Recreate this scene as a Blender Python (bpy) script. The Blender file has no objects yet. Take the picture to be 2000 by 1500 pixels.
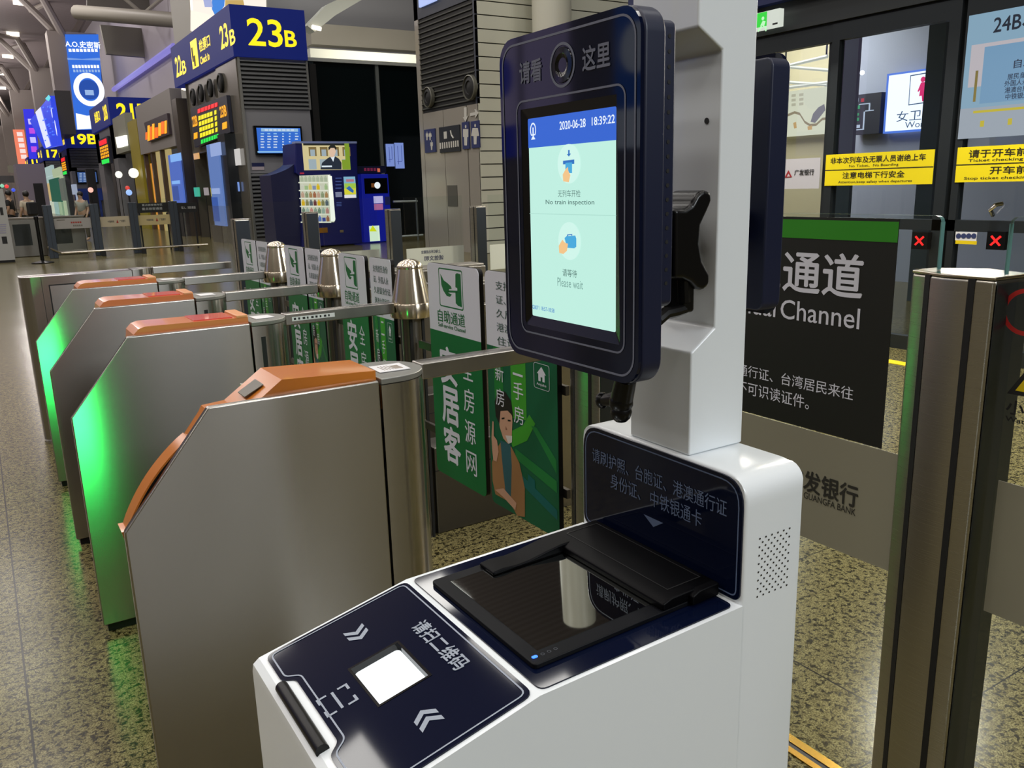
import bpy, bmesh, math, random
from mathutils import Vector, Matrix
random.seed(7)
S = bpy.context.scene
COL = S.collection

# ------------------------------------------------------------------ camera
FPX = 1627.375
CAM = Vector((0.0, 0.0, 1.5))
RIGHT = Vector((0.843819356912353, -0.5359296286880224, -0.027355547779957804))
UP = Vector((0.14714722033304822, 0.18205783898753178, 0.9722153253325352))
BACK = Vector((-0.5160587063971311, -0.8243994034189425, 0.2324844837708769))
cam_data = bpy.data.cameras.new('camera')
cam_data.sensor_width = 36.0
cam_data.lens = FPX / 2000.0 * 36.0
cam_data.clip_start = 0.05
cam_data.clip_end = 400
cam = bpy.data.objects.new('camera', cam_data)
COL.objects.link(cam)
cam.matrix_world = Matrix(((RIGHT.x, UP.x, BACK.x, CAM.x), (RIGHT.y, UP.y, BACK.y, CAM.y), (RIGHT.z, UP.z, BACK.z, CAM.z), (0, 0, 0, 1)))
S.camera = cam

# ------------------------------------------------------------------ world, lamps, exposure
world = bpy.data.worlds.new('hall_air')
S.world = world
world.use_nodes = True
wb = world.node_tree.nodes['Background']
wb.inputs['Color'].default_value = (0.92, 0.96, 1.0, 1)
wb.inputs['Strength'].default_value = 0.05
S.view_settings.view_transform = 'Standard'
S.view_settings.look = 'None'
S.view_settings.exposure = 0.0
S.view_settings.gamma = 1.0
S.view_settings.use_curve_mapping = False
S.cycles.use_denoising = True
S.cycles.max_bounces = 8
S.cycles.transparent_max_bounces = 24
S.cycles.sample_clamp_indirect = 4.0
S.cycles.caustics_reflective = False
S.cycles.caustics_refractive = False

def area_light(name, loc, size, power, color, direction=(0, 0, -1), size_y=None, spread=None):
    d = bpy.data.lights.new(name, 'AREA')
    d.shape = 'RECTANGLE'
    d.size = size
    d.size_y = size_y or size
    d.energy = power
    d.color = color
    if spread is not None:
        d.spread = spread
    o = bpy.data.objects.new(name, d)
    COL.objects.link(o)
    o.location = loc
    o.rotation_euler = Vector(direction).to_track_quat('-Z', 'Y').to_euler()
    return o

# ceiling lamps high over the hall floor, then unseen lights added as fill
for i in range(6):
    for j in range(8):
        area_light('ceiling_lamp_hall', (-19.0 + 6.0 * i, -15.0 + 8.0 * j, 15.5), 2.4, 205, (1.0, 0.975, 0.92))
for i in range(3):
    for j in range(7):
        area_light('ceiling_lamp_far', (-14.0 + 9.0 * i, 58.0 + 15.0 * j, 17.5), 1.4, 520, (1.0, 0.93, 0.91))
for k, (yy, pw) in enumerate(((4.0, 3200), (38.0, 3600), (78.0, 5000), (118.0, 5000), (152.0, 4000))):
    area_light('fill_light_roof', (-6.0, yy, 11.5), 20.0, pw, (1.0, 0.93, 0.92), (0, 0, 1), 24.0)  # unseen uplights added to brighten the roof
for yy in (1.2, 3.4, 5.6):
    area_light('door_downlight', (6.1, yy, 3.0), 0.5, 85, (1.0, 0.96, 0.86), (-0.9, -0.1, -1))  # unseen lamps added to brighten the floor before the doors
area_light('fill_light_lane', (2.6, -5.8, 5.2), 1.8, 280, (0.90, 0.96, 1.0), (-0.1, 0.75, -0.5))  # unseen light added to brighten the kiosk's near side

# ------------------------------------------------------------------ geometry helpers
AX = {'x': 0, 'y': 1, 'z': 2}
def ray(px, py):
    return RIGHT * ((px - 1000) / FPX) + UP * (-(py - 750) / FPX) - BACK
def at(px, py, ax, val):
    """The point of the plane ax = val that the photograph shows at pixel (px, py)."""
    d = ray(px, py); k = AX[ax]
    return CAM + d * ((val - CAM[k]) / d[k])
def onplane(px, py, p0, n):
    d = ray(px, py)
    return CAM + d * ((p0 - CAM).dot(n) / d.dot(n))

OFF = {}
def off(o):
    return OFF.get(o.name, Vector((0, 0, 0)))

class MB:
    def __init__(self):
        self.v = []; self.f = []; self.m = []
    def add(self, verts, faces, m=0):
        b = len(self.v)
        self.v += [Vector(p) for p in verts]
        for f in faces:
            self.f.append([b + i for i in f]); self.m.append(m)
        return self
    def box(self, x0, x1, y0, y1, z0, z1, m=0):
        return self.add([(x0, y0, z0), (x1, y0, z0), (x1, y1, z0), (x0, y1, z0), (x0, y0, z1), (x1, y0, z1), (x1, y1, z1), (x0, y1, z1)],
                        [(0, 3, 2, 1), (4, 5, 6, 7), (0, 1, 5, 4), (1, 2, 6, 5), (2, 3, 7, 6), (3, 0, 4, 7)], m)
    def prism(self, poly, vec, m=0):
        n = len(poly); vec = Vector(vec)
        a = [Vector(p) for p in poly]; b = [p + vec for p in a]
        return self.add(a + b, [tuple(range(n - 1, -1, -1)), tuple(range(n, 2 * n))] + [(i, (i + 1) % n, n + (i + 1) % n, n + i) for i in range(n)], m)
    def face(self, pts, m=0):
        return self.add(pts, [tuple(range(len(pts)))], m)
    def ring(self, outer, inner, vec=None, m=0):
        """Flat band between two outlines with the same number of points."""
        n = len(outer)
        if vec is None:
            return self.add(list(outer) + list(inner), [(i, (i + 1) % n, n + (i + 1) % n, n + i) for i in range(n)], m)
        vec = Vector(vec)
        o = [Vector(p) for p in outer]; q = [Vector(p) for p in inner]
        vs = o + q + [p + vec for p in o] + [p + vec for p in q]
        fs = []
        for i in range(n):
            j = (i + 1) % n
            fs += [(i, j, n + j, n + i), (2 * n + i, 3 * n + i, 3 * n + j, 2 * n + j), (i, 2 * n + i, 2 * n + j, j), (n + i, n + j, 3 * n + j, 3 * n + i)]
        return self.add(vs, fs, m)
    def tube(self, pts, r, n=10, m=0, cap=True):
        pts = [Vector(p) for p in pts]; rs = r if isinstance(r, (list, tuple)) else [r] * len(pts)
        vs = []
        for i, p in enumerate(pts):
            d = (pts[min(i + 1, len(pts) - 1)] - pts[max(i - 1, 0)]).normalized()
            u = d.cross(Vector((0, 0, 1)))
            if u.length < 1e-3: u = d.cross(Vector((1, 0, 0)))
            u.normalize(); w = d.cross(u)
            vs += [p + (u * math.cos(2 * math.pi * k / n) + w * math.sin(2 * math.pi * k / n)) * rs[i] for k in range(n)]
        fs = []
        for i in range(len(pts) - 1):
            for k in range(n):
                fs.append((i * n + k, i * n + (k + 1) % n, (i + 1) * n + (k + 1) % n, (i + 1) * n + k))
        if cap:
            fs += [tuple(range(n - 1, -1, -1)), tuple((len(pts) - 1) * n + k for k in range(n))]
        return self.add(vs, fs, m)
    def lathe(self, prof, c, n=32, m=0, axis='z'):
        vs = []
        for r, h in prof:
            for k in range(n):
                a = 2 * math.pi * k / n
                if axis == 'z': vs.append((c[0] + r * math.cos(a), c[1] + r * math.sin(a), c[2] + h))
                elif axis == 'x': vs.append((c[0] + h, c[1] + r * math.cos(a), c[2] + r * math.sin(a)))
                else: vs.append((c[0] + r * math.cos(a), c[1] + h, c[2] + r * math.sin(a)))
        fs = []
        for i in range(len(prof) - 1):
            for k in range(n):
                fs.append((i * n + k, i * n + (k + 1) % n, (i + 1) * n + (k + 1) % n, (i + 1) * n + k))
        fs += [tuple(range(n - 1, -1, -1)), tuple((len(prof) - 1) * n + k for k in range(n))]
        return self.add(vs, fs, m)
    def disc(self, c, u, w, r, n=16, m=0):
        u = Vector(u); w = Vector(w); c = Vector(c)
        return self.face([c + u * (r * math.cos(2 * math.pi * k / n)) + w * (r * math.sin(2 * math.pi * k / n)) for k in range(n)], m)
    def sphere(self, c, r, n=14, m=0, sc=(1, 1, 1)):
        c = Vector(c); vs = []; k2 = n // 2
        for i in range(1, k2):
            t = math.pi * i / k2
            for k in range(n):
                a = 2 * math.pi * k / n
                vs.append(c + Vector((sc[0] * r * math.sin(t) * math.cos(a), sc[1] * r * math.sin(t) * math.sin(a), sc[2] * r * math.cos(t))))
        top = len(vs); vs += [c + Vector((0, 0, sc[2] * r)), c - Vector((0, 0, sc[2] * r))]
        fs = []
        for i in range(k2 - 2):
            for k in range(n):
                fs.append((i * n + k, (i + 1) * n + k, (i + 1) * n + (k + 1) % n, i * n + (k + 1) % n))
        for k in range(n):
            fs.append((top, k, (k + 1) % n)); fs.append((top + 1, (k2 - 2) * n + (k + 1) % n, (k2 - 2) * n + k))
        return self.add(vs, fs, m)
    def pxslab(self, ax, val, poly, vec, m=0):
        """A plate whose outline lies on the real plane ax = val, with thickness vec."""
        return self.prism([at(x, y, ax, val) for x, y in poly], vec, m)
    def obj(self, name, mats, parent=None, bevel=0.0, seg=2, smooth=False, angle=35, fix=True):
        me = bpy.data.meshes.new(name)
        o0 = off(parent) if parent is not None else Vector((0, 0, 0))
        me.from_pydata([tuple(p - o0) for p in self.v], [], self.f)
        mats = mats if isinstance(mats, (list, tuple)) else [mats]
        for q in mats: me.materials.append(q)
        me.polygons.foreach_set('material_index', self.m)
        if fix:
            bm = bmesh.new(); bm.from_mesh(me)
            bmesh.ops.recalc_face_normals(bm, faces=bm.faces[:])
            bm.to_mesh(me); bm.free()
        if smooth or bevel:
            me.polygons.foreach_set('use_smooth', [True] * len(me.polygons))
            me.set_sharp_from_angle(angle=math.radians(angle))
        o = bpy.data.objects.new(name, me)
        COL.objects.link(o)
        if parent is not None:
            o.parent = parent; OFF[o.name] = o0
        if bevel:
            b = o.modifiers.new('edge', 'BEVEL'); b.width = bevel; b.segments = seg; b.limit_method = 'ANGLE'; b.angle_limit = math.radians(30)
            b.harden_normals = True
        return o

def rrect(c, u, w, hw, hh, r, n=6):
    """Rounded rectangle outline around c in the plane of the unit vectors u, w."""
    c = Vector(c); u = Vector(u); w = Vector(w); pts = []
    for sx, sy, a0 in ((1, 1, 0), (-1, 1, 90), (-1, -1, 180), (1, -1, 270)):
        for k in range(n + 1):
            a = math.radians(a0 + 90.0 * k / n)
            pts.append(c + u * (sx * (hw - r) + r * math.cos(a)) + w * (sy * (hh - r) + r * math.sin(a)))
    return pts

def thing(name, label, cat, loc=(0, 0, 0), group=None, kind=None):
    o = bpy.data.objects.new(name, None)
    COL.objects.link(o)
    o.empty_display_size = 0.1
    o.location = loc
    OFF[o.name] = Vector(loc)
    return tag(o, label, cat, group, kind)
def tag(o, label=None, cat=None, group=None, kind=None):
    if label: o['label'] = label
    if cat: o['category'] = cat
    if group: o['group'] = group
    if kind: o['kind'] = kind
    return o
def structure(o):
    o['kind'] = 'structure'
    return o
def dup(root, delta, label, group=None):
    """A copy of a thing with copies of its parts and their sub-parts, moved by delta."""
    r = root.copy(); COL.objects.link(r)
    r.location = root.location + Vector(delta)
    r['label'] = label
    if group: r['group'] = group
    for ch in list(root.children):
        c = ch.copy(); COL.objects.link(c); c.parent = r
        for g in list(ch.children):
            d = g.copy(); COL.objects.link(d); d.parent = c
    OFF[r.name] = Vector(r.location)
    return r

# ------------------------------------------------------------------ lettering
_cache = {}
def glyphs(body, bold):
    key = (body, bold)
    if key not in _cache:
        cu = bpy.data.curves.new('lettering', 'FONT')
        cu.body = body; cu.resolution_u = 3; cu.offset = bold
        o = bpy.data.objects.new('lettering', cu); COL.objects.link(o)
        dg = bpy.context.evaluated_depsgraph_get()
        me = bpy.data.meshes.new_from_object(o.evaluated_get(dg))
        vs = [v.co.copy() for v in me.vertices]; fs = [tuple(p.vertices) for p in me.polygons]
        bpy.data.objects.remove(o); bpy.data.curves.remove(cu); bpy.data.meshes.remove(me)
        _cache[key] = (vs, fs)
    return _cache[key]
def text(mb, body, c, R, U, w=None, h=None, bold=0.0, m=0, lift=0.001):
    """Adds lettering centred on c, R to the reader's right, U up, fitted to width w and/or height h."""
    cjk = any(ord(ch) > 0x2e80 for ch in body)
    vs, fs = glyphs(body, 0.0 if cjk else bold)
    x0 = min(v.x for v in vs); x1 = max(v.x for v in vs); y0 = min(v.y for v in vs); y1 = max(v.y for v in vs)
    sx = w / (x1 - x0) if w else None; sy = h / (y1 - y0) if h else None
    if sx is None: sx = sy
    if sy is None: sy = sx
    R = Vector(R).normalized(); U = Vector(U).normalized(); N = R.cross(U); c = Vector(c)
    k = bold * 0.75
    step = max(0.00012, 3e-5 * (c - CAM).length); i = 0
    for dx, dy in (((0, 0),) if not (cjk and k) else ((-k, 0), (k, 0), (0, k), (0, -k)) if k > 0.012 else ((-k, 0), (k, 0))):
        mb.add([c + R * ((v.x + dx - (x0 + x1) / 2) * sx) + U * ((v.y + dy - (y0 + y1) / 2) * sy) + N * (lift + i * step) for v in vs], fs, m); i += 1
RX, UX = Vector((0, -1, 0)), Vector((0, 0, 1))      # reading directions on faces that look towards -X
RY, UY = Vector((1, 0, 0)), Vector((0, 0, 1))       # and towards -Y
def textpx(mb, body, ax, val, x0, x1, y0, y1, bold=0.0, m=0, lift=0.002):
    """Lettering on the plane ax = val; x0..x1 its extent in the photograph, y0..y1 its top and bottom at mid-length."""
    R, U = (RX, UX) if ax == 'x' else (RY, UY)
    xm = (x0 + x1) / 2; ym = (y0 + y1) / 2
    a = at(x0, ym, ax, val); b = at(x1, ym, ax, val); t = at(xm, y0, ax, val); q = at(xm, y1, ax, val)
    c = (t + q) / 2
    k = 1 if ax == 'x' else 0
    mid = (a[k] + b[k]) / 2
    c[k] = mid
    text(mb, body, c, R, U, abs(a[k] - b[k]), abs(t.z - q.z), bold, m, lift)
def rectpx(mb, ax, val, x0, x1, y0, y1, m=0, lift=0.001, thick=None):
    """A rectangle on the plane ax = val whose sides follow the plane's own horizontal and vertical directions."""
    xm = (x0 + x1) / 2; ym = (y0 + y1) / 2
    k = 1 if ax == 'x' else 0
    a = at(x0, ym, ax, val)[k]; b = at(x1, ym, ax, val)[k]; t = at(xm, y0, ax, val).z; q = at(xm, y1, ax, val).z
    v = val - lift
    mk = (lambda s, z: (v, s, z)) if ax == 'x' else (lambda s, z: (s, v, z))
    pts = [mk(a, q), mk(b, q), mk(b, t), mk(a, t)]
    if thick: mb.prism(pts, (thick, 0, 0) if ax == 'x' else (0, thick, 0), m)
    else: mb.face(pts, m)
    return a, b, q, t

# ------------------------------------------------------------------ materials
def lin(c):
    if isinstance(c, str):
        c = [int(c[i:i + 2], 16) / 255 for i in (0, 2, 4)]
    return tuple(v / 12.92 if v <= 0.04045 else ((v + 0.055) / 1.055) ** 2.4 for v in c)
def mat(name, color, rough=0.5, metal=0.0, emit=0.0, spec=None, coat=0.0, noise=0.0, scale=30.0):
    m = bpy.data.materials.new(name); m.use_nodes = True
    nt = m.node_tree; b = nt.nodes['Principled BSDF']
    c = lin(color)
    b.inputs['Base Color'].default_value = (*c, 1)
    b.inputs['Roughness'].default_value = rough
    b.inputs['Metallic'].default_value = metal
    if spec is not None: b.inputs['Specular IOR Level'].default_value = spec
    if coat: b.inputs['Coat Weight'].default_value = coat; b.inputs['Coat Roughness'].default_value = 0.03
    if emit:
        b.inputs['Emission Color'].default_value = (*c, 1); b.inputs['Emission Strength'].default_value = emit
    if noise:
        tc = nt.nodes.new('ShaderNodeTexCoord'); nz = nt.nodes.new('ShaderNodeTexNoise'); nz.inputs['Scale'].default_value = scale; nz.inputs['Detail'].default_value = 4
        mx = nt.nodes.new('ShaderNodeMix'); mx.data_type = 'RGBA'
        mx.inputs[6].default_value = (*[v * (1 - noise) for v in c], 1); mx.inputs[7].default_value = (*[min(1, v * (1 + noise)) for v in c], 1)
        nt.links.new(tc.outputs['Object'], nz.inputs['Vector']); nt.links.new(nz.outputs['Fac'], mx.inputs[0]); nt.links.new(mx.outputs[2], b.inputs['Base Color'])
    return m
def lit(name, color, strength=1.0, sample=False):
    """Glowing surface"""
    m = bpy.data.materials.new(name); m.use_nodes = True
    b = m.node_tree.nodes['Principled BSDF']
    c = lin(color)
    b.inputs['Base Color'].default_value = (0.01, 0.01, 0.01, 1); b.inputs['Roughness'].default_value = 0.35
    b.inputs['Emission Color'].default_value = (*c, 1); b.inputs['Emission Strength'].default_value = strength
    if not sample: m.cycles.emission_sampling = 'NONE'
    return m
def brushed(name, color, rough=0.3, aniso=0.75, grain=0.05):
    m = bpy.data.materials.new(name); m.use_nodes = True
    nt = m.node_tree; b = nt.nodes['Principled BSDF']; L = nt.links
    b.inputs['Metallic'].default_value = 1.0; b.inputs['Anisotropic'].default_value = aniso; b.inputs['Anisotropic Rotation'].default_value = 0.25; b.inputs['Roughness'].default_value = rough
    tg = nt.nodes.new('ShaderNodeTangent'); tg.direction_type = 'RADIAL'; tg.axis = 'Z'
    L.new(tg.outputs['Tangent'], b.inputs['Tangent'])
    tc = nt.nodes.new('ShaderNodeTexCoord'); mp = nt.nodes.new('ShaderNodeMapping'); mp.inputs['Scale'].default_value = (1.5, 1.5, 1400)
    nz = nt.nodes.new('ShaderNodeTexNoise'); nz.inputs['Scale'].default_value = 1.0; nz.inputs['Detail'].default_value = 3
    L.new(tc.outputs['Object'], mp.inputs['Vector']); L.new(mp.outputs['Vector'], nz.inputs['Vector'])
    c = lin(color)
    mx = nt.nodes.new('ShaderNodeMix'); mx.data_type = 'RGBA'
    mx.inputs[6].default_value = (*[v * (1 - grain) for v in c], 1); mx.inputs[7].default_value = (*[min(1, v * (1 + grain)) for v in c], 1)
    L.new(nz.outputs['Fac'], mx.inputs[0]); L.new(mx.outputs[2], b.inputs['Base Color'])
    mr = nt.nodes.new('ShaderNodeMapRange'); mr.inputs[3].default_value = rough - 0.025; mr.inputs[4].default_value = rough + 0.025
    L.new(nz.outputs['Fac'], mr.inputs[0]); L.new(mr.outputs[0], b.inputs['Roughness'])
    return m
def glass(name, tint=(0.955, 0.975, 0.965), ior=1.45, rough=0.0):
    m = bpy.data.materials.new(name); m.use_nodes = True
    nt = m.node_tree; nt.nodes.clear(); L = nt.links
    out = nt.nodes.new('ShaderNodeOutputMaterial'); mix = nt.nodes.new('ShaderNodeMixShader')
    tr = nt.nodes.new('ShaderNodeBsdfTransparent'); tr.inputs['Color'].default_value = (*tint, 1)
    gl = nt.nodes.new('ShaderNodeBsdfGlossy'); gl.inputs['Roughness'].default_value = rough; gl.inputs['Color'].default_value = (1, 1, 1, 1)
    fr = nt.nodes.new('ShaderNodeFresnel'); fr.inputs['IOR'].default_value = ior
    ge = nt.nodes.new('ShaderNodeNewGeometry'); inv = nt.nodes.new('ShaderNodeMath'); inv.operation = 'SUBTRACT'; inv.inputs[0].default_value = 1.0; L.new(ge.outputs['Backfacing'], inv.inputs[1])
    mu = nt.nodes.new('ShaderNodeMath'); mu.operation = 'MULTIPLY'; L.new(fr.outputs[0], mu.inputs[0]); L.new(inv.outputs[0], mu.inputs[1])
    L.new(mu.outputs[0], mix.inputs[0]); L.new(tr.outputs[0], mix.inputs[1]); L.new(gl.outputs[0], mix.inputs[2]); L.new(mix.outputs[0], out.inputs['Surface'])
    return m
def film(name, color, alpha, rough=0.6):
    """A translucent print or frosted band on glass."""
    m = mat(name, color, rough)
    m.node_tree.nodes['Principled BSDF'].inputs['Alpha'].default_value = alpha
    return m
def granite(name):
    m = bpy.data.materials.new(name); m.use_nodes = True
    nt = m.node_tree; b = nt.nodes['Principled BSDF']; L = nt.links
    tc = nt.nodes.new('ShaderNodeTexCoord')
    def noise(sc, det, rgh, dist=0.0):
        n = nt.nodes.new('ShaderNodeTexNoise'); n.inputs['Scale'].default_value = sc; n.inputs['Detail'].default_value = det; n.inputs['Roughness'].default_value = rgh
        n.inputs['Distortion'].default_value = dist
        L.new(tc.outputs['Object'], n.inputs['Vector']); return n
    def ramp(src, a, ca, bb, cb):
        r = nt.nodes.new('ShaderNodeValToRGB'); e = r.color_ramp.elements
        e[0].position = a; e[0].color = (*lin(ca), 1); e[1].position = bb; e[1].color = (*lin(cb), 1)
        L.new(src, r.inputs[0]); return r
    n1 = noise(58, 3.0, 0.62, 0.7); r1 = ramp(n1.outputs['Fac'], 0.40, '2e2a18', 0.51, '8f8862')
    n2 = noise(210, 2, 0.5); r2 = ramp(n2.outputs['Fac'], 0.35, '8a8068', 0.62, 'ffffff')
    n3 = noise(28, 3, 0.5); r3 = ramp(n3.outputs['Fac'], 0.35, 'b9b090', 0.65, 'fffbe8')
    m1 = nt.nodes.new('ShaderNodeMix'); m1.data_type = 'RGBA'; m1.blend_type = 'MULTIPLY'; m1.inputs[0].default_value = 1.0
    L.new(r1.outputs[0], m1.inputs[6]); L.new(r2.outputs[0], m1.inputs[7])
    m2 = nt.nodes.new('ShaderNodeMix'); m2.data_type = 'RGBA'; m2.blend_type = 'MULTIPLY'; m2.inputs[0].default_value = 0.6
    L.new(m1.outputs[2], m2.inputs[6]); L.new(r3.outputs[0], m2.inputs[7])
    # joints between the slabs
    sx = nt.nodes.new('ShaderNodeSeparateXYZ'); L.new(tc.outputs['Object'], sx.inputs[0])
    def joint(sock, pitch, start, width):
        a = nt.nodes.new('ShaderNodeMath'); a.operation = 'SUBTRACT'; a.inputs[1].default_value = start; L.new(sock, a.inputs[0])
        w = nt.nodes.new('ShaderNodeMath'); w.operation = 'PINGPONG'; w.inputs[1].default_value = pitch / 2; L.new(a.outputs[0], w.inputs[0])
        l = nt.nodes.new('ShaderNodeMath'); l.operation = 'LESS_THAN'; l.inputs[1].default_value = width; L.new(w.outputs[0], l.inputs[0])
        return l
    jx = joint(sx.outputs[0], 1.0383, -0.0765, 0.0032); jy = joint(sx.outputs[1], 0.9, 0.22, 0.0022)
    mxj = nt.nodes.new('ShaderNodeMath'); mxj.operation = 'MAXIMUM'; L.new(jx.outputs[0], mxj.inputs[0]); L.new(jy.outputs[0], mxj.inputs[1])
    m3 = nt.nodes.new('ShaderNodeMix'); m3.data_type = 'RGBA'; L.new(mxj.outputs[0], m3.inputs[0]); L.new(m2.outputs[2], m3.inputs[6]); m3.inputs[7].default_value = (*lin('14120e'), 1)
    L.new(m3.outputs[2], b.inputs['Base Color'])
    b.inputs['Roughness'].default_value = 0.19; b.inputs['Specular IOR Level'].default_value = 0.2
    return m

STEEL = brushed('brushed_steel', 'aeaaa4', 0.24, 0.85, 0.02)
STEELDK = brushed('dark_brushed_steel', '6f6b64', 0.34, 0.5)
POLISH = mat('polished_steel', 'c9c3b6', 0.16, 1.0)
GOLDST = brushed('turned_steel', 'd6cbb8', 0.22, 0.8)
POSTSHADE = mat('bluish_shade_metal', '4a5058', 0.3, 0.9)
BLACK = mat('black_plastic', '060607', 0.3, spec=0.3)
BLACKM = mat('matt_black', '0a0a0b', 0.6)
WHITEP = mat('white_powder_coat', 'e2e7ea', 0.28, coat=0.3)
NAVYG = mat('navy_back_printed_glass', '070e24', 0.05, spec=0.32)
NAVYP = mat('navy_paint', '0a1330', 0.4)
PRINT = mat('grey_print_on_glass', '8f97a5', 0.4)
ORANGE = mat('orange_gloss_paint', 'c9762a', 0.22, coat=0.4)
ORANGEP = mat('salmon_gloss_paint', 'd8814f', 0.24, coat=0.3)
GRANITE = granite('speckled_granite')
CLEAR = glass('clear_glass')
DARKGLASS = glass('smoked_glass', (0.42, 0.47, 0.48), 1.5)
EDGE = mat('green_glass_edge', '5f8a86', 0.15)
FROST = film('frosted_film', '8b8876', 0.93, 0.5)
WHITE = mat('white_print', 'd9dbe6', 0.5)
PAPER = mat('white_paper', 'd8d8da', 0.6)
BLACKPR = mat('black_print', '141416', 0.5)
GREEN = mat('green_print', '0a6b35', 0.45)
GREENL = mat('light_green_print', '3f9a2a', 0.45)
GREEND = mat('dark_green_print', '0b5a3a', 0.45)
YEL = mat('yellow_print', 'e0c400', 0.5)
# ------------------------------------------------------------------ floor
b = MB(); b.box(-26, 32, -14, 175, -0.12, 0.0)
floor = structure(b.obj('floor', GRANITE))
b = MB(); 
for x0, x1, z, m in ((1.632, 1.652, 0.004, 0), (1.652, 1.668, 0.002, 1), (1.668, 1.695, 0.004, 0)):
    b.box(x0, x1, 0.10, 1.82, 0.0, z, m)
structure(b.obj('trim_1', [mat('brass_strip', 'b08a3c', 0.25, 1.0), BLACKM]))

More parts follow.
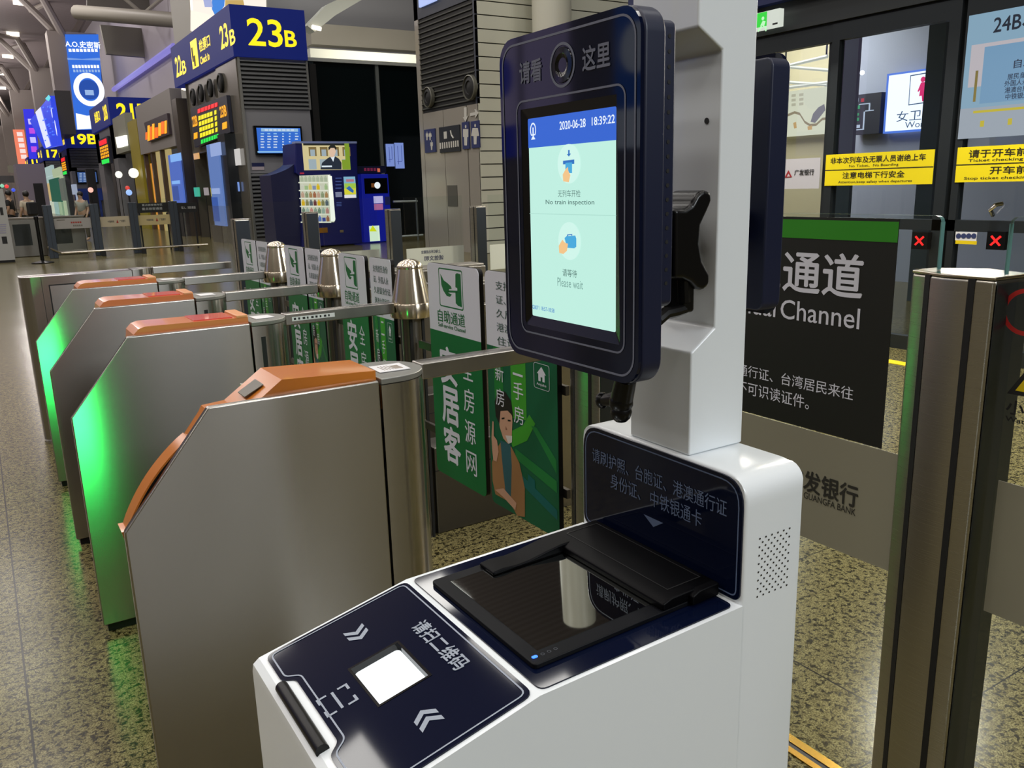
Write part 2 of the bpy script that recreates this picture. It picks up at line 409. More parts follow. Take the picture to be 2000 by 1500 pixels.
# ------------------------------------------------------------------ ticket gates
def gate_profile(g):     # side outline of the front cabinet, x and z
    return [(0.175, 0.03), (0.175, 0.79), (0.377, 1.038), (0.787, 1.038), (0.787, 0.03)]
def build_gate(yc, label, orange, near_slot, led, style):
    y0, y1 = yc - 0.105, yc + 0.105
    g = thing('ticket_gate', label, 'ticket gate', (0.55, yc, 0.0), 'ticket gates side by side')
    P = gate_profile(g)
    b = MB()
    b.prism([(x, y0, z) for x, z in P], (0, 0.020, 0))
    far = [(0.20, 0.03), (0.20, 0.70), (0.425, 0.985), (0.787, 0.985), (0.787, 0.03)]
    b.prism([(x, y0 + 0.020, z) for x, z in far], (0, 0.19, 0))
    b.box(0.50, 0.787, y1 - 0.02, y1, 0.98, 1.036)
    b.obj('cabinet', STEEL, g, bevel=0.004)
    b = MB(); b.box(0.19, 0.90, y0 + 0.012, y1 - 0.012, 0.0, 0.03); b.obj('plinth', BLACKM, g)
    # housing with its half-round end
    b = MB(); n = 20
    ol = [(0.792, y0), (0.84, y0)] + [(0.84 + 0.105 * math.sin(math.pi * k / n), yc - 0.105 * math.cos(math.pi * k / n)) for k in range(1, n)] + [(0.84, y1), (0.792, y1)]
    b.prism([(x, y, 0.03) for x, y in ol], (0, 0, 0.995))
    hs = b.obj('drive_housing', STEEL, g, smooth=True, angle=40)
    b = MB(); b.prism([(x, y, 1.026) for x, y in ol], (0, 0, 0.016)); b.obj('housing_cap', mat('satin_grey_cap', '8d8d88', 0.38, 0.6), g, bevel=0.003)
    if near_slot:
        b = MB(); b.box(0.822, 0.838, y0 - 0.0015, y0 + 0.004, 0.50, 0.985); b.obj('wing_slot', BLACKM, g)
    # ticket desk: the coloured cover between the two steel cheeks
    b = MB(); w0, w1 = y0 + 0.020, y1 - 0.020
    if style == 'bulge':
        c = [(0.205, 0.66), (0.198, 0.742), (0.392, 0.986), (0.400, 1.000), (0.455, 1.004), (0.552, 1.072), (0.787, 1.060), (0.787, 0.96), (0.43, 0.96), (0.23, 0.66)]
        bl = [(0.215, 0.71), (0.196, 0.735), (0.178, 0.755), (0.172, 0.785)]
        for k in range(13):                      # the swelling with the ticket slot
            t = k / 12; x = 0.186 + 0.150 * t; z = 0.782 + 0.184 * t; h = 0.004 + 0.017 * math.sin(math.pi * t) ** 0.8
            bl.append((x - h * 0.775, z + h * 0.632))
        bl += [(0.352, 0.955), (0.300, 0.86)]
        q = MB(); q.prism([(x, w0 + 0.004, z) for x, z in bl], (0, 0.060, 0)); q.obj('slot_cowl', orange, g, smooth=True, angle=40)
    else:
        c = [(0.205, 0.66), (0.198, 0.742), (0.392, 0.986), (0.400, 1.040), (0.418, 1.058), (0.44, 1.064), (0.787, 1.060), (0.787, 0.96), (0.43, 0.96), (0.23, 0.66)]
    b.prism([(x, w0, z) for x, z in c], (0, w1 - w0, 0))
    b.obj('ticket_desk', orange, g, smooth=True, angle=28)
    if style == 'bulge':
        b = MB(); o = []; i2 = []
        for k in range(11):
            t = 0.10 + 0.72 * k / 10; x = 0.186 + 0.150 * t; z = 0.782 + 0.184 * t; h = 0.004 + 0.017 * math.sin(math.pi * t) ** 0.8
            o.append((x - (h - 0.004) * 0.775, w0 + 0.0025, z + (h - 0.004) * 0.632)); i2.append((x + 0.002, w0 + 0.0025, z - 0.002))
        b.prism(o + i2[::-1], (0, 0.003, 0)); b.obj('ticket_slot', BLACK, g)
        b = MB(); b.prism([(0.478, w0 + 0.06, 1.0285), (0.522, w0 + 0.05, 1.0544), (0.522, w1 - 0.05, 1.0544), (0.478, w1 - 0.05, 1.0285)], (0, 0, 0.002)); b.obj('card_reader', mat('grey_reader', '5a564a', 0.4), g)
        s = MB(); s.prism([(0.815, yc - 0.045, 1.043), (0.90, yc - 0.05, 1.043), (0.905, yc + 0.035, 1.043), (0.82, yc + 0.04, 1.043)], (0, 0, 0.0015))
        s.obj('paper_sticker', PAPER, g)
        s = MB(); s.box(0.865, 0.888, yc - 0.03, yc + 0.012, 1.0445, 1.0449)
        for k in range(4): s.box(0.835 + k * 0.008, 0.838 + k * 0.008, yc - 0.03, yc + 0.02, 1.0445, 1.0449)
        s.obj('printed_notice', mat('faded_print', '8d8378', 0.6), g)
    else:
        b = MB(); b.prism([(0.60, w0 + 0.012, 1.0622), (0.735, w0 + 0.012, 1.0607), (0.735, w1 - 0.012, 1.0607), (0.60, w1 - 0.012, 1.0622)], (0, 0, 0.004)); b.obj('red_ticket_label', mat('red_gloss_label', 'd2544a', 0.2, coat=0.3), g)
        b = MB(); b.box(0.745, 0.787, w0, w1, 1.055, 1.070); b.obj('desk_end', mat('pale_orange_trim', 'df9a68', 0.3), g, bevel=0.004)
        s = MB(); s.prism([(0.825, yc - 0.05, 1.043), (0.895, yc - 0.045, 1.043), (0.89, yc + 0.03, 1.043), (0.82, yc + 0.03, 1.043)], (0, 0, 0.0015)); s.obj('paper_sticker', PAPER, g)
    if led:
        b = MB(); b.box(0.205, 0.300, y1 - 0.002, y1 + 0.005, 0.44, 0.70); ld = b.obj('green_indicator', lit('green_led', '1cff4a', 3.0), g, bevel=0.003); ld['label'] = 'green status lamp'
    return g
g1 = build_gate(1.98, 'nearest brushed steel ticket gate, its orange ticket desk swelling into a black slot', ORANGE, False, True, 'bulge')
g2 = build_gate(3.134, 'steel ticket gate washed in bright green light, second one behind the white kiosk', ORANGEP, True, False, 'flat')
area_light('green_lamp_near', (0.235, 2.10, 0.60), 0.15, 1.3, (0.03, 1.0, 0.16), (-0.03, 1.0, 0.10), 0.34, 2.2)
area_light('green_lamp_far', (0.235, 4.155, 0.60), 0.15, 1.0, (0.03, 1.0, 0.16), (-0.03, 1.0, 0.10), 0.34, 2.2)
g3 = dup(g2, (0, 4.035 - 3.134, 0), 'third steel ticket gate of the row, standing between two green-lit ones')
b = MB(); b.box(0.205, 0.300, 4.138, 4.145, 0.44, 0.70); b.obj('green_indicator', bpy.data.materials['green_led'], g3)
g4 = dup(g2, (0, 4.945 - 3.134, 0), 'fourth steel ticket gate with a green glow on its front edge')
# the end cabinet of the row: plain, upright, with a recessed service panel
g5 = thing('end_cabinet', 'plain upright steel cabinet closing the far end of the ticket gate row', 'cabinet', (0.5, 5.87, 0))
b = MB(); n = 10; y0, y1 = 5.80, 5.985
ol = [(0.80, y0), (0.235, y0)] + [(0.235 - 0.06 * math.sin(math.pi / 2 * k / n), y0 + 0.06 - 0.06 * math.cos(math.pi / 2 * k / n)) for k in range(1, n + 1)] + [(0.175, y1), (0.80, y1)]
b.prism([(x, y, 0.02) for x, y in ol], (0, 0, 1.016)); b.obj('body', STEEL, g5, smooth=True)
b = MB(); b.box(0.325, 0.745, y0 - 0.0012, y0 + 0.004, 0.10, 0.985); b.obj('panel_gap', BLACKM, g5)
b = MB(); b.box(0.332, 0.738, y0 - 0.003, y0 + 0.002, 0.107, 0.978); b.obj('service_panel', STEEL, g5)
b = MB(); b.box(0.288, 0.2905, y0 - 0.001, y0 + 0.004, 0.02, 1.036); b.obj('seam', BLACKM, g5)
b = MB(); ol = [(0.805, y0), (0.84, y0)] + [(0.84 + 0.093 * math.sin(math.pi * k / 16), 5.893 - 0.093 * math.cos(math.pi * k / 16)) for k in range(1, 16)] + [(0.84, y1), (0.805, y1)]
b.prism([(x, y, 0.02) for x, y in ol], (0, 0, 1.02)); b.obj('drive_housing', STEEL, g5, smooth=True, angle=40)
b = MB(); b.box(0.935, 1.44, 5.862, 5.922, 0.998, 1.043); b.obj('rail', STEEL, g5, bevel=0.004)

# rails from gate to post; the nearest two carry no print or a small sticker
for i, (yc, lab) in enumerate(((1.98, 'brushed steel rail joining the nearest ticket gate to its post'),
                               (3.134, 'steel rail with a small white sticker, running to the largest bollard'),
                               (4.035, 'steel rail running to the middle bollard'), (4.945, 'steel rail running to the smallest bollard'))):
    r = thing('barrier_rail', lab, 'rail', (1.17, yc, 1.0), 'rails between gates and posts')
    b = MB(); b.box(0.940, 1.391 if i else 1.44, yc - 0.03, yc + 0.03, 1.003, 1.047); b.obj('bar', STEEL, r, bevel=0.004)
    if i == 1:
        s = MB(); s.box(0.965, 1.135, yc - 0.0312, yc - 0.0302, 1.018, 1.034); st = s.obj('asset_sticker', PAPER, r)
        s = MB()
        for k in range(9): s.box(0.972 + 0.017 * k, 0.972 + 0.017 * k + random.uniform(0.006, 0.013), yc - 0.0316, yc - 0.0312, 1.022, 1.030)
        s.obj('print', BLACKPR, st)

# bollards
def build_bollard(yc, label):
    g = thing('bollard', label, 'bollard', (1.482, yc, 0), 'bollards behind the ticket gates')
    c = (1.482, yc, 0)
    b = MB(); b.lathe([(0.048, 0.0), (0.048, 0.985)], c, 28); b.obj('pole', STEELDK, g, smooth=True)
    b = MB()
    for a in (-2.2, -1.0, 2.4):
        x, y = 1.482 + 0.0475 * math.cos(a), yc + 0.0475 * math.sin(a)
        b.box(x - 0.006, x + 0.006, y - 0.006, y + 0.006, 0.0, 0.98)
    b.obj('groove', BLACKM, g)
    b = MB(); b.lathe([(0.088, 0.980), (0.0905, 0.984), (0.0905, 1.036), (0.088, 1.040)], c, 40); b.obj('collar', GOLDST, g, smooth=True)
    b = MB(); b.lathe([(0.081, 1.040), (0.080, 1.048), (0.053, 1.176), (0.052, 1.180)], c, 40); b.obj('cone', GOLDST, g, smooth=True)
    b = MB(); b.lathe([(0.053, 1.178)] + [(0.054 * math.cos(t), 1.182 + 0.034 * math.sin(t)) for t in [math.pi / 2 * k / 8 for k in range(8)]] + [(0.004, 1.216)], c, 40)
    b.obj('dome', GOLDST, g, smooth=True)
    return g
bo = build_bollard(3.134, 'largest cone-topped steel bollard, beside the big green and white poster')
dup(bo, (0, 4.035 - 3.134, 0), 'middle cone-topped steel bollard of three')
dup(bo, (0, 4.945 - 3.134, 0), 'smallest and farthest cone-topped steel bollard of three')

# machinery boxes and exit-side cabinets behind the swing doors
for i, (yc, lab) in enumerate(((3.134, 'low grey steel box on the floor behind the nearest poster doors'), (4.035, 'low steel box behind the middle bollard'), (4.945, 'low steel box behind the farthest bollard'))):
    g = thing('drive_box', lab, 'cabinet', (1.75, yc, 0), 'low boxes behind the poster doors')
    y0 = yc - 0.03 if i == 0 else yc - 0.06
    b = MB(); b.box(1.535, 2.15, y0, yc + 0.12, 0.0, 0.40); b.obj('body', STEELDK, g, bevel=0.006)
    b = MB(); b.box(1.535, 2.15, y0 - 0.001, y0 + 0.003, 0.292, 0.296); b.box(1.64, 1.72, y0 - 0.001, y0 + 0.003, 0.345, 0.353); b.obj('seam', BLACKM, g)
    b = MB(); b.lathe([(0.022, 0.40), (0.022, 0.418), (0.012, 0.428)], (1.60, yc + 0.0, 0), 16); b.obj('bolt', POLISH, g, smooth=True)
for yc, lab in ((3.134, 'exit-side steel cabinet seen through the gap between the nearest poster doors'), (4.035, 'exit-side steel cabinet behind the middle bollard'), (4.945, 'exit-side steel cabinet behind the farthest bollard')):
    g = thing('exit_cabinet', lab, 'cabinet', (2.4, yc, 0), 'exit-side gate cabinets')
    b = MB(); b.box(2.16, 2.85, yc - 0.105, yc + 0.105, 0.0, 0.98); b.obj('body', STEEL, g, bevel=0.006)
    b = MB(); b.box(2.165, 2.845, yc - 0.09, yc + 0.09, 0.98, 0.995); b.obj('top_plate', mat('pale_top_plate', 'b9b4aa', 0.25, 0.7), g, bevel=0.004)
    b = MB(); b.box(1.576, 2.158, yc - 0.03, yc + 0.03, 0.955, 1.0); b.obj('rail', STEEL, g, bevel=0.004)

# ------------------------------------------------------------------ swing doors with posters
XP = 1.45
def zat(px, py): return at(px, py, 'x', XP).z
ZT, ZW, ZB = 1.219, 0.962, 0.378
def icon(b, yl, yr, m):
    """Card held to a reader, in its frame, between the heights of the white field."""
    w = yl - yr; yc = (yl + yr) / 2
    F = lambda u, v: (XP - 0.0135, yl - w * u, ZW + (ZT - ZW) * v)
    o = rrect(F(0.47, 0.665), (0, -1, 0), (0, 0, 1), w * 0.235, 0.073, 0.010); q = rrect(F(0.47, 0.665), (0, -1, 0), (0, 0, 1), w * 0.222, 0.068, 0.007)
    b.ring(o, q, None, m)
    b.face([F(u, v) for u, v in ((0.575, 0.885), (0.605, 0.905), (0.675, 0.895), (0.675, 0.43), (0.60, 0.44), (0.56, 0.47), (0.56, 0.62), (0.60, 0.64), (0.60, 0.69), (0.565, 0.70))], m)
    b.face([F(u, v) for u, v in ((0.275, 0.86), (0.34, 0.77), (0.42, 0.735), (0.48, 0.70), (0.49, 0.665), (0.44, 0.655), (0.42, 0.60), (0.49, 0.585), (0.45, 0.545), (0.385, 0.55), (0.32, 0.62), (0.285, 0.70))], m)
    b.face([F(u, v) for u, v in ((0.42, 0.635), (0.42, 0.605), (0.60, 0.625), (0.60, 0.655))], m)

def door_plate(name, label, yl, yr, hinge):
    d = thing(name, label, 'swing door', (XP, (yl + yr) / 2, ZB), 'poster-covered swing doors')
    b = MB(); b.prism(rrect((XP, (yl + yr) / 2, (ZT + ZB) / 2), (0, -1, 0), (0, 0, 1), (yl - yr) / 2, (ZT - ZB) / 2, 0.022), (0.016, 0, 0)); b.obj('wing', BLACK, d)
    b = MB(); ya_, yb_ = (yl - 0.10, yl + 0.150) if hinge == 'l' else (yr - 0.02, yr + 0.10)
    for z in (0.52, 0.86): b.box(XP + 0.016, XP + 0.030, ya_, yb_, z, z + 0.03)
    b.obj('hinge_arm', STEELDK, d)
    return d
def field(d, name, yl, yr, z0, z1, m, top):
    """A printed field on the wing; rounded at its outer corners."""
    b = MB(); r = 0.022; x = XP - 0.001; pts = []
    if top:
        pts = [(x, yl, z0), (x, yr, z0), (x, yr, z1 - r)] + [(x, yr + r - r * math.cos(a), z1 - r + r * math.sin(a)) for a in (0.4, 0.8, 1.2, 1.57)] + [(x, yl - r + r * math.sin(a) * 0 - 0, z1) for a in (0,)] + [(x, yl - r + r * math.sin(a), z1 - r + r * math.cos(a)) for a in (0.4, 0.8, 1.2, 1.57)]
    else:
        pts = [(x, yl, z1), (x, yr, z1), (x, yr, z0 + r)] + [(x, yr + r - r * math.cos(a), z0 + r - r * math.sin(a)) for a in (0.4, 0.8, 1.2, 1.57)] + [(x, yl - r, z0)] + [(x, yl - r + r * math.sin(a), z0 + r - r * math.cos(a)) for a in (0.4, 0.8, 1.2, 1.57)]
    b.prism(pts, (-0.0015, 0, 0))
    return b.obj(name, m, d)
def vtext(b, chars, yc, ztop, w, h, pitch, bold=0.0, m=0, x=None):
    for k, ch in enumerate(chars):
        if ch != ' ':
            text(b, ch, (x or XP - 0.0025, yc, ztop - pitch * k - h / 2), RX, UX, w, h, bold, m)
def icon_door(yl, yr, label):
    d = door_plate('swing_door', label, yl, yr, 'l')
    f1 = field(d, 'white_notice', yl, yr, ZW, ZT, WHITE, True); f2 = field(d, 'green_poster', yl, yr, ZB, ZW, GREEN, False)
    w = yl - yr
    b = MB(); b.v and None
    icon_b = MB(); icon(icon_b, yl, yr, 0)
    for v in icon_b.v: v.x = XP - 0.0026
    text(icon_b, '自助通道', (XP - 0.0026, yl - 0.455 * w, ZW + 0.062), RX, UX, w * 0.54, 0.048, 0.012, 0)
    text(icon_b, 'Self-service Channel', (XP - 0.0026, yl - 0.455 * w, ZW + 0.026), RX, UX, w * 0.54, 0.015, 0.01, 0)
    icon_b.obj('pictogram_and_lettering', [GREEN, WHITE], f1, fix=False)
    b = MB()
    vtext(b, '安居客', yl - 0.36 * w, 0.905, w * 0.34, 0.142, 0.158, 0.035)
    vtext(b, '全房源网', yl - 0.74 * w, 0.895, w * 0.20, 0.090, 0.122, 0.008)
    b.obj('lettering', WHITE, f2, fix=False)
    return d
def text_door(yl, yr, label):
    d = door_plate('swing_door', label, yl, yr, 'r')
    f1 = field(d, 'white_notice', yl, yr, ZW, ZT, WHITE, True); f2 = field(d, 'green_poster', yl, yr, ZB, ZW, GREEND, False)
    w = yl - yr
    b = MB(); z = ZT - 0.045
    for ln in ('支持居民身份', '证、外国人永', '久居留身份证、', '港澳台居民居', '住证。'):
        n = len(ln); text(b, ln, (XP - 0.0026, yl - w * (0.17 + 0.115 * n / 2), z), RX, UX, w * 0.115 * n, 0.030, 0.004)
        z -= 0.047
    b.obj('lettering', mat('grey_green_print', '47605a', 0.5), f1, fix=False)
    # light bands, house emblem and brush strokes of the poster
    x = XP - 0.0030
    F = lambda u, v: (x, yl - w * u, ZB + (ZW - ZB) * v)
    b = MB()
    b.face([F(0.10, 1.0), F(0.24, 1.0), F(0.24, 0.66), F(0.10, 0.66)], 0); b.face([F(0.36, 1.0), F(0.58, 1.0), F(0.58, 0.62), F(0.36, 0.60)], 1)
    st = [[(0.30, 0.50), (0.52, 0.58), (0.62, 0.66), (0.70, 0.62), (0.58, 0.50), (0.36, 0.42)], [(0.64, 0.60), (0.72, 0.60), (0.98, 0.46), (0.98, 0.38)],
          [(0.40, 0.42), (0.98, 0.34), (0.98, 0.27), (0.40, 0.36)], [(0.46, 0.28), (0.98, 0.17), (0.98, 0.11), (0.46, 0.22)], [(0.58, 0.30), (0.68, 0.28), (0.68, 0.18), (0.58, 0.20)]]
    for k, s in enumerate(st): b.face([(x - 0.0001 * k, F(u, v)[1], F(u, v)[2]) for u, v in s], 1 if k == 0 else (2 if k < 3 else 3))
    b.obj('light_bands', [mat('mid_green_band', '1d7a33', 0.45), GREENL, mat('brush_green', '1d7a3a', 0.45), mat('brush_teal', '0b5f5c', 0.45)], f2, fix=False)
    b = MB(); vtext(b, '新房', yl - 0.19 * w, 0.905, w * 0.13, 0.062, 0.088, 0.004, 0, XP - 0.0032); vtext(b, '二手房', yl - 0.47 * w, 0.945, w * 0.145, 0.062, 0.083, 0.004, 0, XP - 0.0032)
    hx = XP - 0.0032
    o = rrect((hx, yl - 0.80 * w, 0.905), (0, -1, 0), (0, 0, 1), w * 0.105, 0.042, 0.010); q = rrect((hx, yl - 0.80 * w, 0.905), (0, -1, 0), (0, 0, 1), w * 0.100, 0.0405, 0.009)
    b.ring(o, q)
    H = lambda u, v: (hx, yl - (0.80 + u) * w, 0.905 + v)
    b.face([H(-0.06, 0.008), H(0, 0.032), H(0.06, 0.008), H(0.042, 0.008), H(0.042, -0.016), H(0.012, -0.016), H(0.012, -0.002), H(-0.012, -0.002), H(-0.012, -0.016), H(-0.042, -0.016), H(-0.042, 0.008)])
    text(b, 'Anjuke', (hx, yl - 0.80 * w, 0.905 - 0.027), RX, UX, w * 0.13, 0.011, 0.01)
    b.obj('lettering', WHITE, f2, fix=False)
    # printed picture of a man in a tan coat raising a finger
    b = MB(); k = [0]
    def shape(pts, m): k[0] += 1; b.face([(x - 0.0004 - 0.00012 * k[0], F(u, v)[1], F(u, v)[2]) for u, v in pts], m)
    shape([(0.02, 0.26), (0.10, 0.36), (0.18, 0.42), (0.34, 0.42), (0.46, 0.34), (0.53, 0.20), (0.52, 0.02), (0.40, 0.00), (0.30, 0.06), (0.06, 0.06), (0.02, 0.14)], 0)
    shape([(0.17, 0.43), (0.33, 0.43), (0.34, 0.30), (0.31, 0.08), (0.24, 0.06), (0.20, 0.24)], 1)
    shape([(0.14, 0.62), (0.17, 0.51), (0.22, 0.45), (0.29, 0.43), (0.35, 0.47), (0.37, 0.58), (0.36, 0.66), (0.18, 0.66)], 2)
    shape([(0.11, 0.57), (0.10, 0.66), (0.16, 0.735), (0.27, 0.745), (0.36, 0.70), (0.385, 0.60), (0.355, 0.62), (0.30, 0.635), (0.19, 0.615), (0.165, 0.53)], 3)
    shape([(0.255, 0.475), (0.36, 0.49), (0.355, 0.45), (0.30, 0.43)], 4)
    shape([(0.205, 0.575), (0.25, 0.585), (0.25, 0.575), (0.205, 0.565)], 3); shape([(0.30, 0.58), (0.345, 0.585), (0.345, 0.575), (0.30, 0.57)], 3); shape([(0.265, 0.535), (0.29, 0.515), (0.262, 0.512)], 5)
    shape([(0.035, 0.34), (0.03, 0.42), (0.055, 0.53), (0.075, 0.53), (0.07, 0.44), (0.12, 0.42), (0.14, 0.35), (0.10, 0.28), (0.05, 0.28)], 2)
    shape([(0.06, 0.09), (0.20, 0.13), (0.40, 0.08), (0.38, 0.03), (0.20, 0.07)], 2)
    b.obj('printed_portrait', [mat('tan_coat_print', '9a7048', 0.5), mat('teal_sweater_print', '2d5a62', 0.5), mat('skin_print', 'c79a80', 0.5), mat('hair_print', '15110f', 0.5), mat('pale_chin_print', 'd6cfca', 0.5), mat('shade_print', '8a5f4a', 0.5)], f2, fix=False)
    return d
di = icon_door(2.905, 2.512, 'largest white and green poster door with card pictogram, beside the biggest bollard')
dt = text_door(2.470, 2.050, 'largest green poster door with printed man in tan coat')
for yl, yr, nm in ((3.53, 3.479, 'second pair, between the two larger bollards'), (4.363, 4.338, 'third pair, between the two farther bollards'), (5.261, 5.245, 'fourth pair, past the farthest bollard')):
    r = dup(di, (0, yl + 0.161 - (2.905 + 2.512) / 2, -0.012), 'white and green poster door with card pictogram in the ' + nm); r.scale = (1, 0.82, 1)
    r = dup(dt, (0, yr - 0.118 - (2.470 + 2.050) / 2, -0.012), 'green poster door with lines of text in the ' + nm); r.scale = (1, 0.54, 1)
# ------------------------------------------------------------------ ticket checking kiosk
KY0, KY1 = 0.618, 0.930
kiosk = thing('checking_kiosk', 'white waist-high ticket checking kiosk with navy glass panels and a square column', 'kiosk', (0.5, 0.775, 0))
SX = Vector((0.198, 0, 0.045)).normalized()          # up the sloping scan panel
SN = Vector((-SX.z, 0, SX.x))
def sp(x, y, lift=0.0):                               # point on the sloping panel
    return Vector((x, y, 0.955 + (x - 0.212) * 0.045 / 0.198)) + SN * lift
def rp(x, y, lift=0.0):                               # point on the flat reader panel
    return Vector((x, y, 1.000 + (x - 0.41) * 0.008 / 0.29 + lift))
def stroke(b, pts, w, fn, closed=True, m=0):
    n = len(pts); L = []; R = []
    for i in range(n):
        p = Vector(pts[i]); a = Vector(pts[i - 1]) if (closed or i > 0) else p; c = Vector(pts[(i + 1) % n]) if (closed or i < n - 1) else p
        d1 = (p - a).normalized() if (p - a).length > 0 else (c - p).normalized(); d2 = (c - p).normalized() if (c - p).length > 0 else d1
        t = (d1 + d2).normalized(); nn = Vector((-t.y, t.x)); k = 1 / max(0.5, abs(nn.dot(Vector((-d1.y, d1.x)))))
        L.append(fn(*(p + nn * w / 2 * k))); R.append(fn(*(p - nn * w / 2 * k)))
    vs = L + R
    b.add(vs, [(i, (i + 1) % n, n + (i + 1) % n, n + i) for i in range(n if closed else n - 1)], m)
def round2(pts, r, n=5):
    """Rounds the corners of a 2D outline."""
    out = []; m = len(pts)
    for i in range(m):
        p = Vector(pts[i]); a = (Vector(pts[i - 1]) - p); c = (Vector(pts[(i + 1) % m]) - p)
        rr = r[i] if isinstance(r, (list, tuple)) else r
        rr = min(rr, a.length / 2.05, c.length / 2.05)
        s = p + a.normalized() * rr; e = p + c.normalized() * rr
        for k in range(n + 1):
            t = k / n; out.append(tuple(s * (1 - t) ** 2 + p * 2 * t * (1 - t) + e * t ** 2))
    return out
WX0, WX1, WY0, WY1 = 0.282, 0.346, 0.731, 0.817       # scan window
prof = [(0.203, 0.0), (0.203, 0.940), (0.2045, 0.949), (0.212, 0.955), (0.41, 1.0), (0.70, 1.008), (0.70, 0.0)]
dip = [(0.203, 0.0), (0.203, 0.940), (0.2045, 0.949), (0.212, 0.955), (WX0, sp(WX0, 0).z), (WX0 + 0.005, sp(WX0, 0).z - 0.012), (WX1 + 0.005, sp(WX1, 0).z - 0.012), (WX1, sp(WX1, 0).z), (0.41, 1.0), (0.70, 1.008), (0.70, 0.0)]
b = MB()
for y0, y1, P in ((KY0, WY0, prof), (WY0, WY1, dip), (WY1, KY1, prof)):
    b.prism([(x, y0, z) for x, z in P], (0, y1 - y0, 0))
b.obj('lower_body', WHITEP, kiosk, smooth=True, angle=25)
yz = round2([(KY0, 0.0), (KY0, 1.166), (KY1, 1.166), (KY1, 0.0)], [0.0005, 0.036, 0.036, 0.0005], 8)
def yz_at(x, e):                                      # outline drawn in by e near the front and back edges
    out = []
    for y, z in yz:
        k = e if z > 1.01 else 0.0
        out.append((x, min(max(y, KY0 + k), KY1 - k), min(z, 1.166 - k)))
    return out
b = MB(); rings = [yz_at(x, e) for x, e in ((0.70, 0.004), (0.7012, 0.0012), (0.704, 0.0), (0.796, 0.0), (0.80, 0.003))]
n = len(yz); vs = [p for r in rings for p in r]; fs = [tuple(range(n - 1, -1, -1)), tuple((len(rings) - 1) * n + i for i in range(n))]
for r in range(len(rings) - 1): fs += [(r * n + i, r * n + (i + 1) % n, (r + 1) * n + (i + 1) % n, (r + 1) * n + i) for i in range(n)]
b.add(vs, fs); b.obj('upper_body', WHITEP, kiosk, smooth=True, angle=50)
# speaker holes on the side
b = MB(); p0 = at(1483.7, 1052, 'y', KY0); p1 = at(1542, 1030, 'y', KY0); p2 = at(1477, 1166, 'y', KY0)
du = (p1 - p0) / 5; dv = Vector((0, 0, (p2 - p0).z / 7)); du.z = 0
for r in range(8):
    for c in range(6):
        b.disc(p0 + du * c + dv * r - Vector((0, 0.0006, 0)), (1, 0, 0), (0, 0, 1), 0.0013, 8)
        if r < 7 and c < 5: b.disc(p0 + du * (c + 0.5) + dv * (r + 0.5) - Vector((0, 0.0006, 0)), (1, 0, 0), (0, 0, 1), 0.0013, 8)
b.obj('speaker_grille', BLACKM, kiosk)
# square column, cut back where the terminal hangs
cx = [(0.706, 1.166), (0.706, 1.297), (0.744, 1.323), (0.744, 1.642), (0.706, 1.664), (0.706, 1.95), (0.80, 1.95), (0.80, 1.166)]
b = MB(); b.prism([(x, 0.719, z) for x, z in cx], (0, 0.112, 0)); col = b.obj('column', WHITEP, kiosk, bevel=0.003, seg=3)
h = at(1381, 236, 'x', 0.744); b = MB(); b.lathe([(0.0035, 0.0), (0.0035, -0.0006)], (0.7435, h.y, h.z), 14, axis='x'); b.obj('screw_hole', BLACKM, col)
# --- scan panel
pan = round2([(0.2185, 0.924), (0.2185, 0.862), (0.232, 0.850), (0.232, 0.718), (0.2185, 0.706), (0.2185, 0.624), (0.4065, 0.624), (0.4065, 0.924)], [0.012, 0.006, 0.006, 0.006, 0.006, 0.012, 0.012, 0.012], 4)
def inner_like(pts, x0, x1, y0, y1):
    """A rectangle with one point for each point of the outline, found along rays from its centre."""
    cx_, cy_ = (x0 + x1) / 2, (y0 + y1) / 2; out = []
    for x, y in pts:
        dx, dy = x - cx_, y - cy_; k = min((x1 - x0) / 2 / abs(dx) if dx else 9e9, (y1 - y0) / 2 / abs(dy) if dy else 9e9)
        out.append((cx_ + dx * k, cy_ + dy * k))
    return out
b = MB(); q = inner_like(pan, WX0, WX1, WY0, WY1)
b.ring([sp(x, y, 0.0) for x, y in pan], [sp(x, y, 0.0) for x, y in q], SN * 0.0018); scan = b.obj('scan_panel', NAVYG, kiosk); scan['label'] = 'navy glass scan panel with a lit square window'
b = MB(); i_ = 0.0055
base = [(0.2185 + i_, 0.924 - i_), (0.2185 + i_, 0.864), (0.239, 0.852), (0.239, 0.716), (0.2185 + i_, 0.704), (0.2185 + i_, 0.624 + i_), (0.4065 - i_, 0.624 + i_), (0.4065 - i_, 0.924 - i_)]
stroke(b, round2(base, [0.009, 0.006, 0.006, 0.006, 0.006, 0.009, 0.009, 0.009], 4), 0.0018, lambda x, y: sp(x, y, 0.0024))
def chevron(cx_, cy_, s):
    for k in (0, 1):
        o = cy_ + s * 0.0125 * (k - 0.5)
        b.face([sp(cx_ + u, o + s * v, 0.0024) for u, v in ((-0.0125, -0.010), (0, 0.0), (0.0125, -0.010), (0.0125, -0.0025), (0, 0.0075), (-0.0125, -0.0025))])
chevron(0.316, 0.869, -1); chevron(0.312, 0.678, 1)
text(b, '请扫二维码', sp(0.3765, 0.7715, 0.0018), (0, -1, 0), SX, 0.112, 0.021, 0.03, 0, 0.0006)
ic = (0.254, 0.777)
for sx in (-1, 1):
    for sy in (-1, 1):
        stroke(b, [(ic[0] + sx * 0.0165, ic[1] + sy * 0.007), (ic[0] + sx * 0.0165, ic[1] + sy * 0.0165), (ic[0] + sx * 0.0065, ic[1] + sy * 0.0165)], 0.003, lambda x, y: sp(x, y, 0.0024), False)
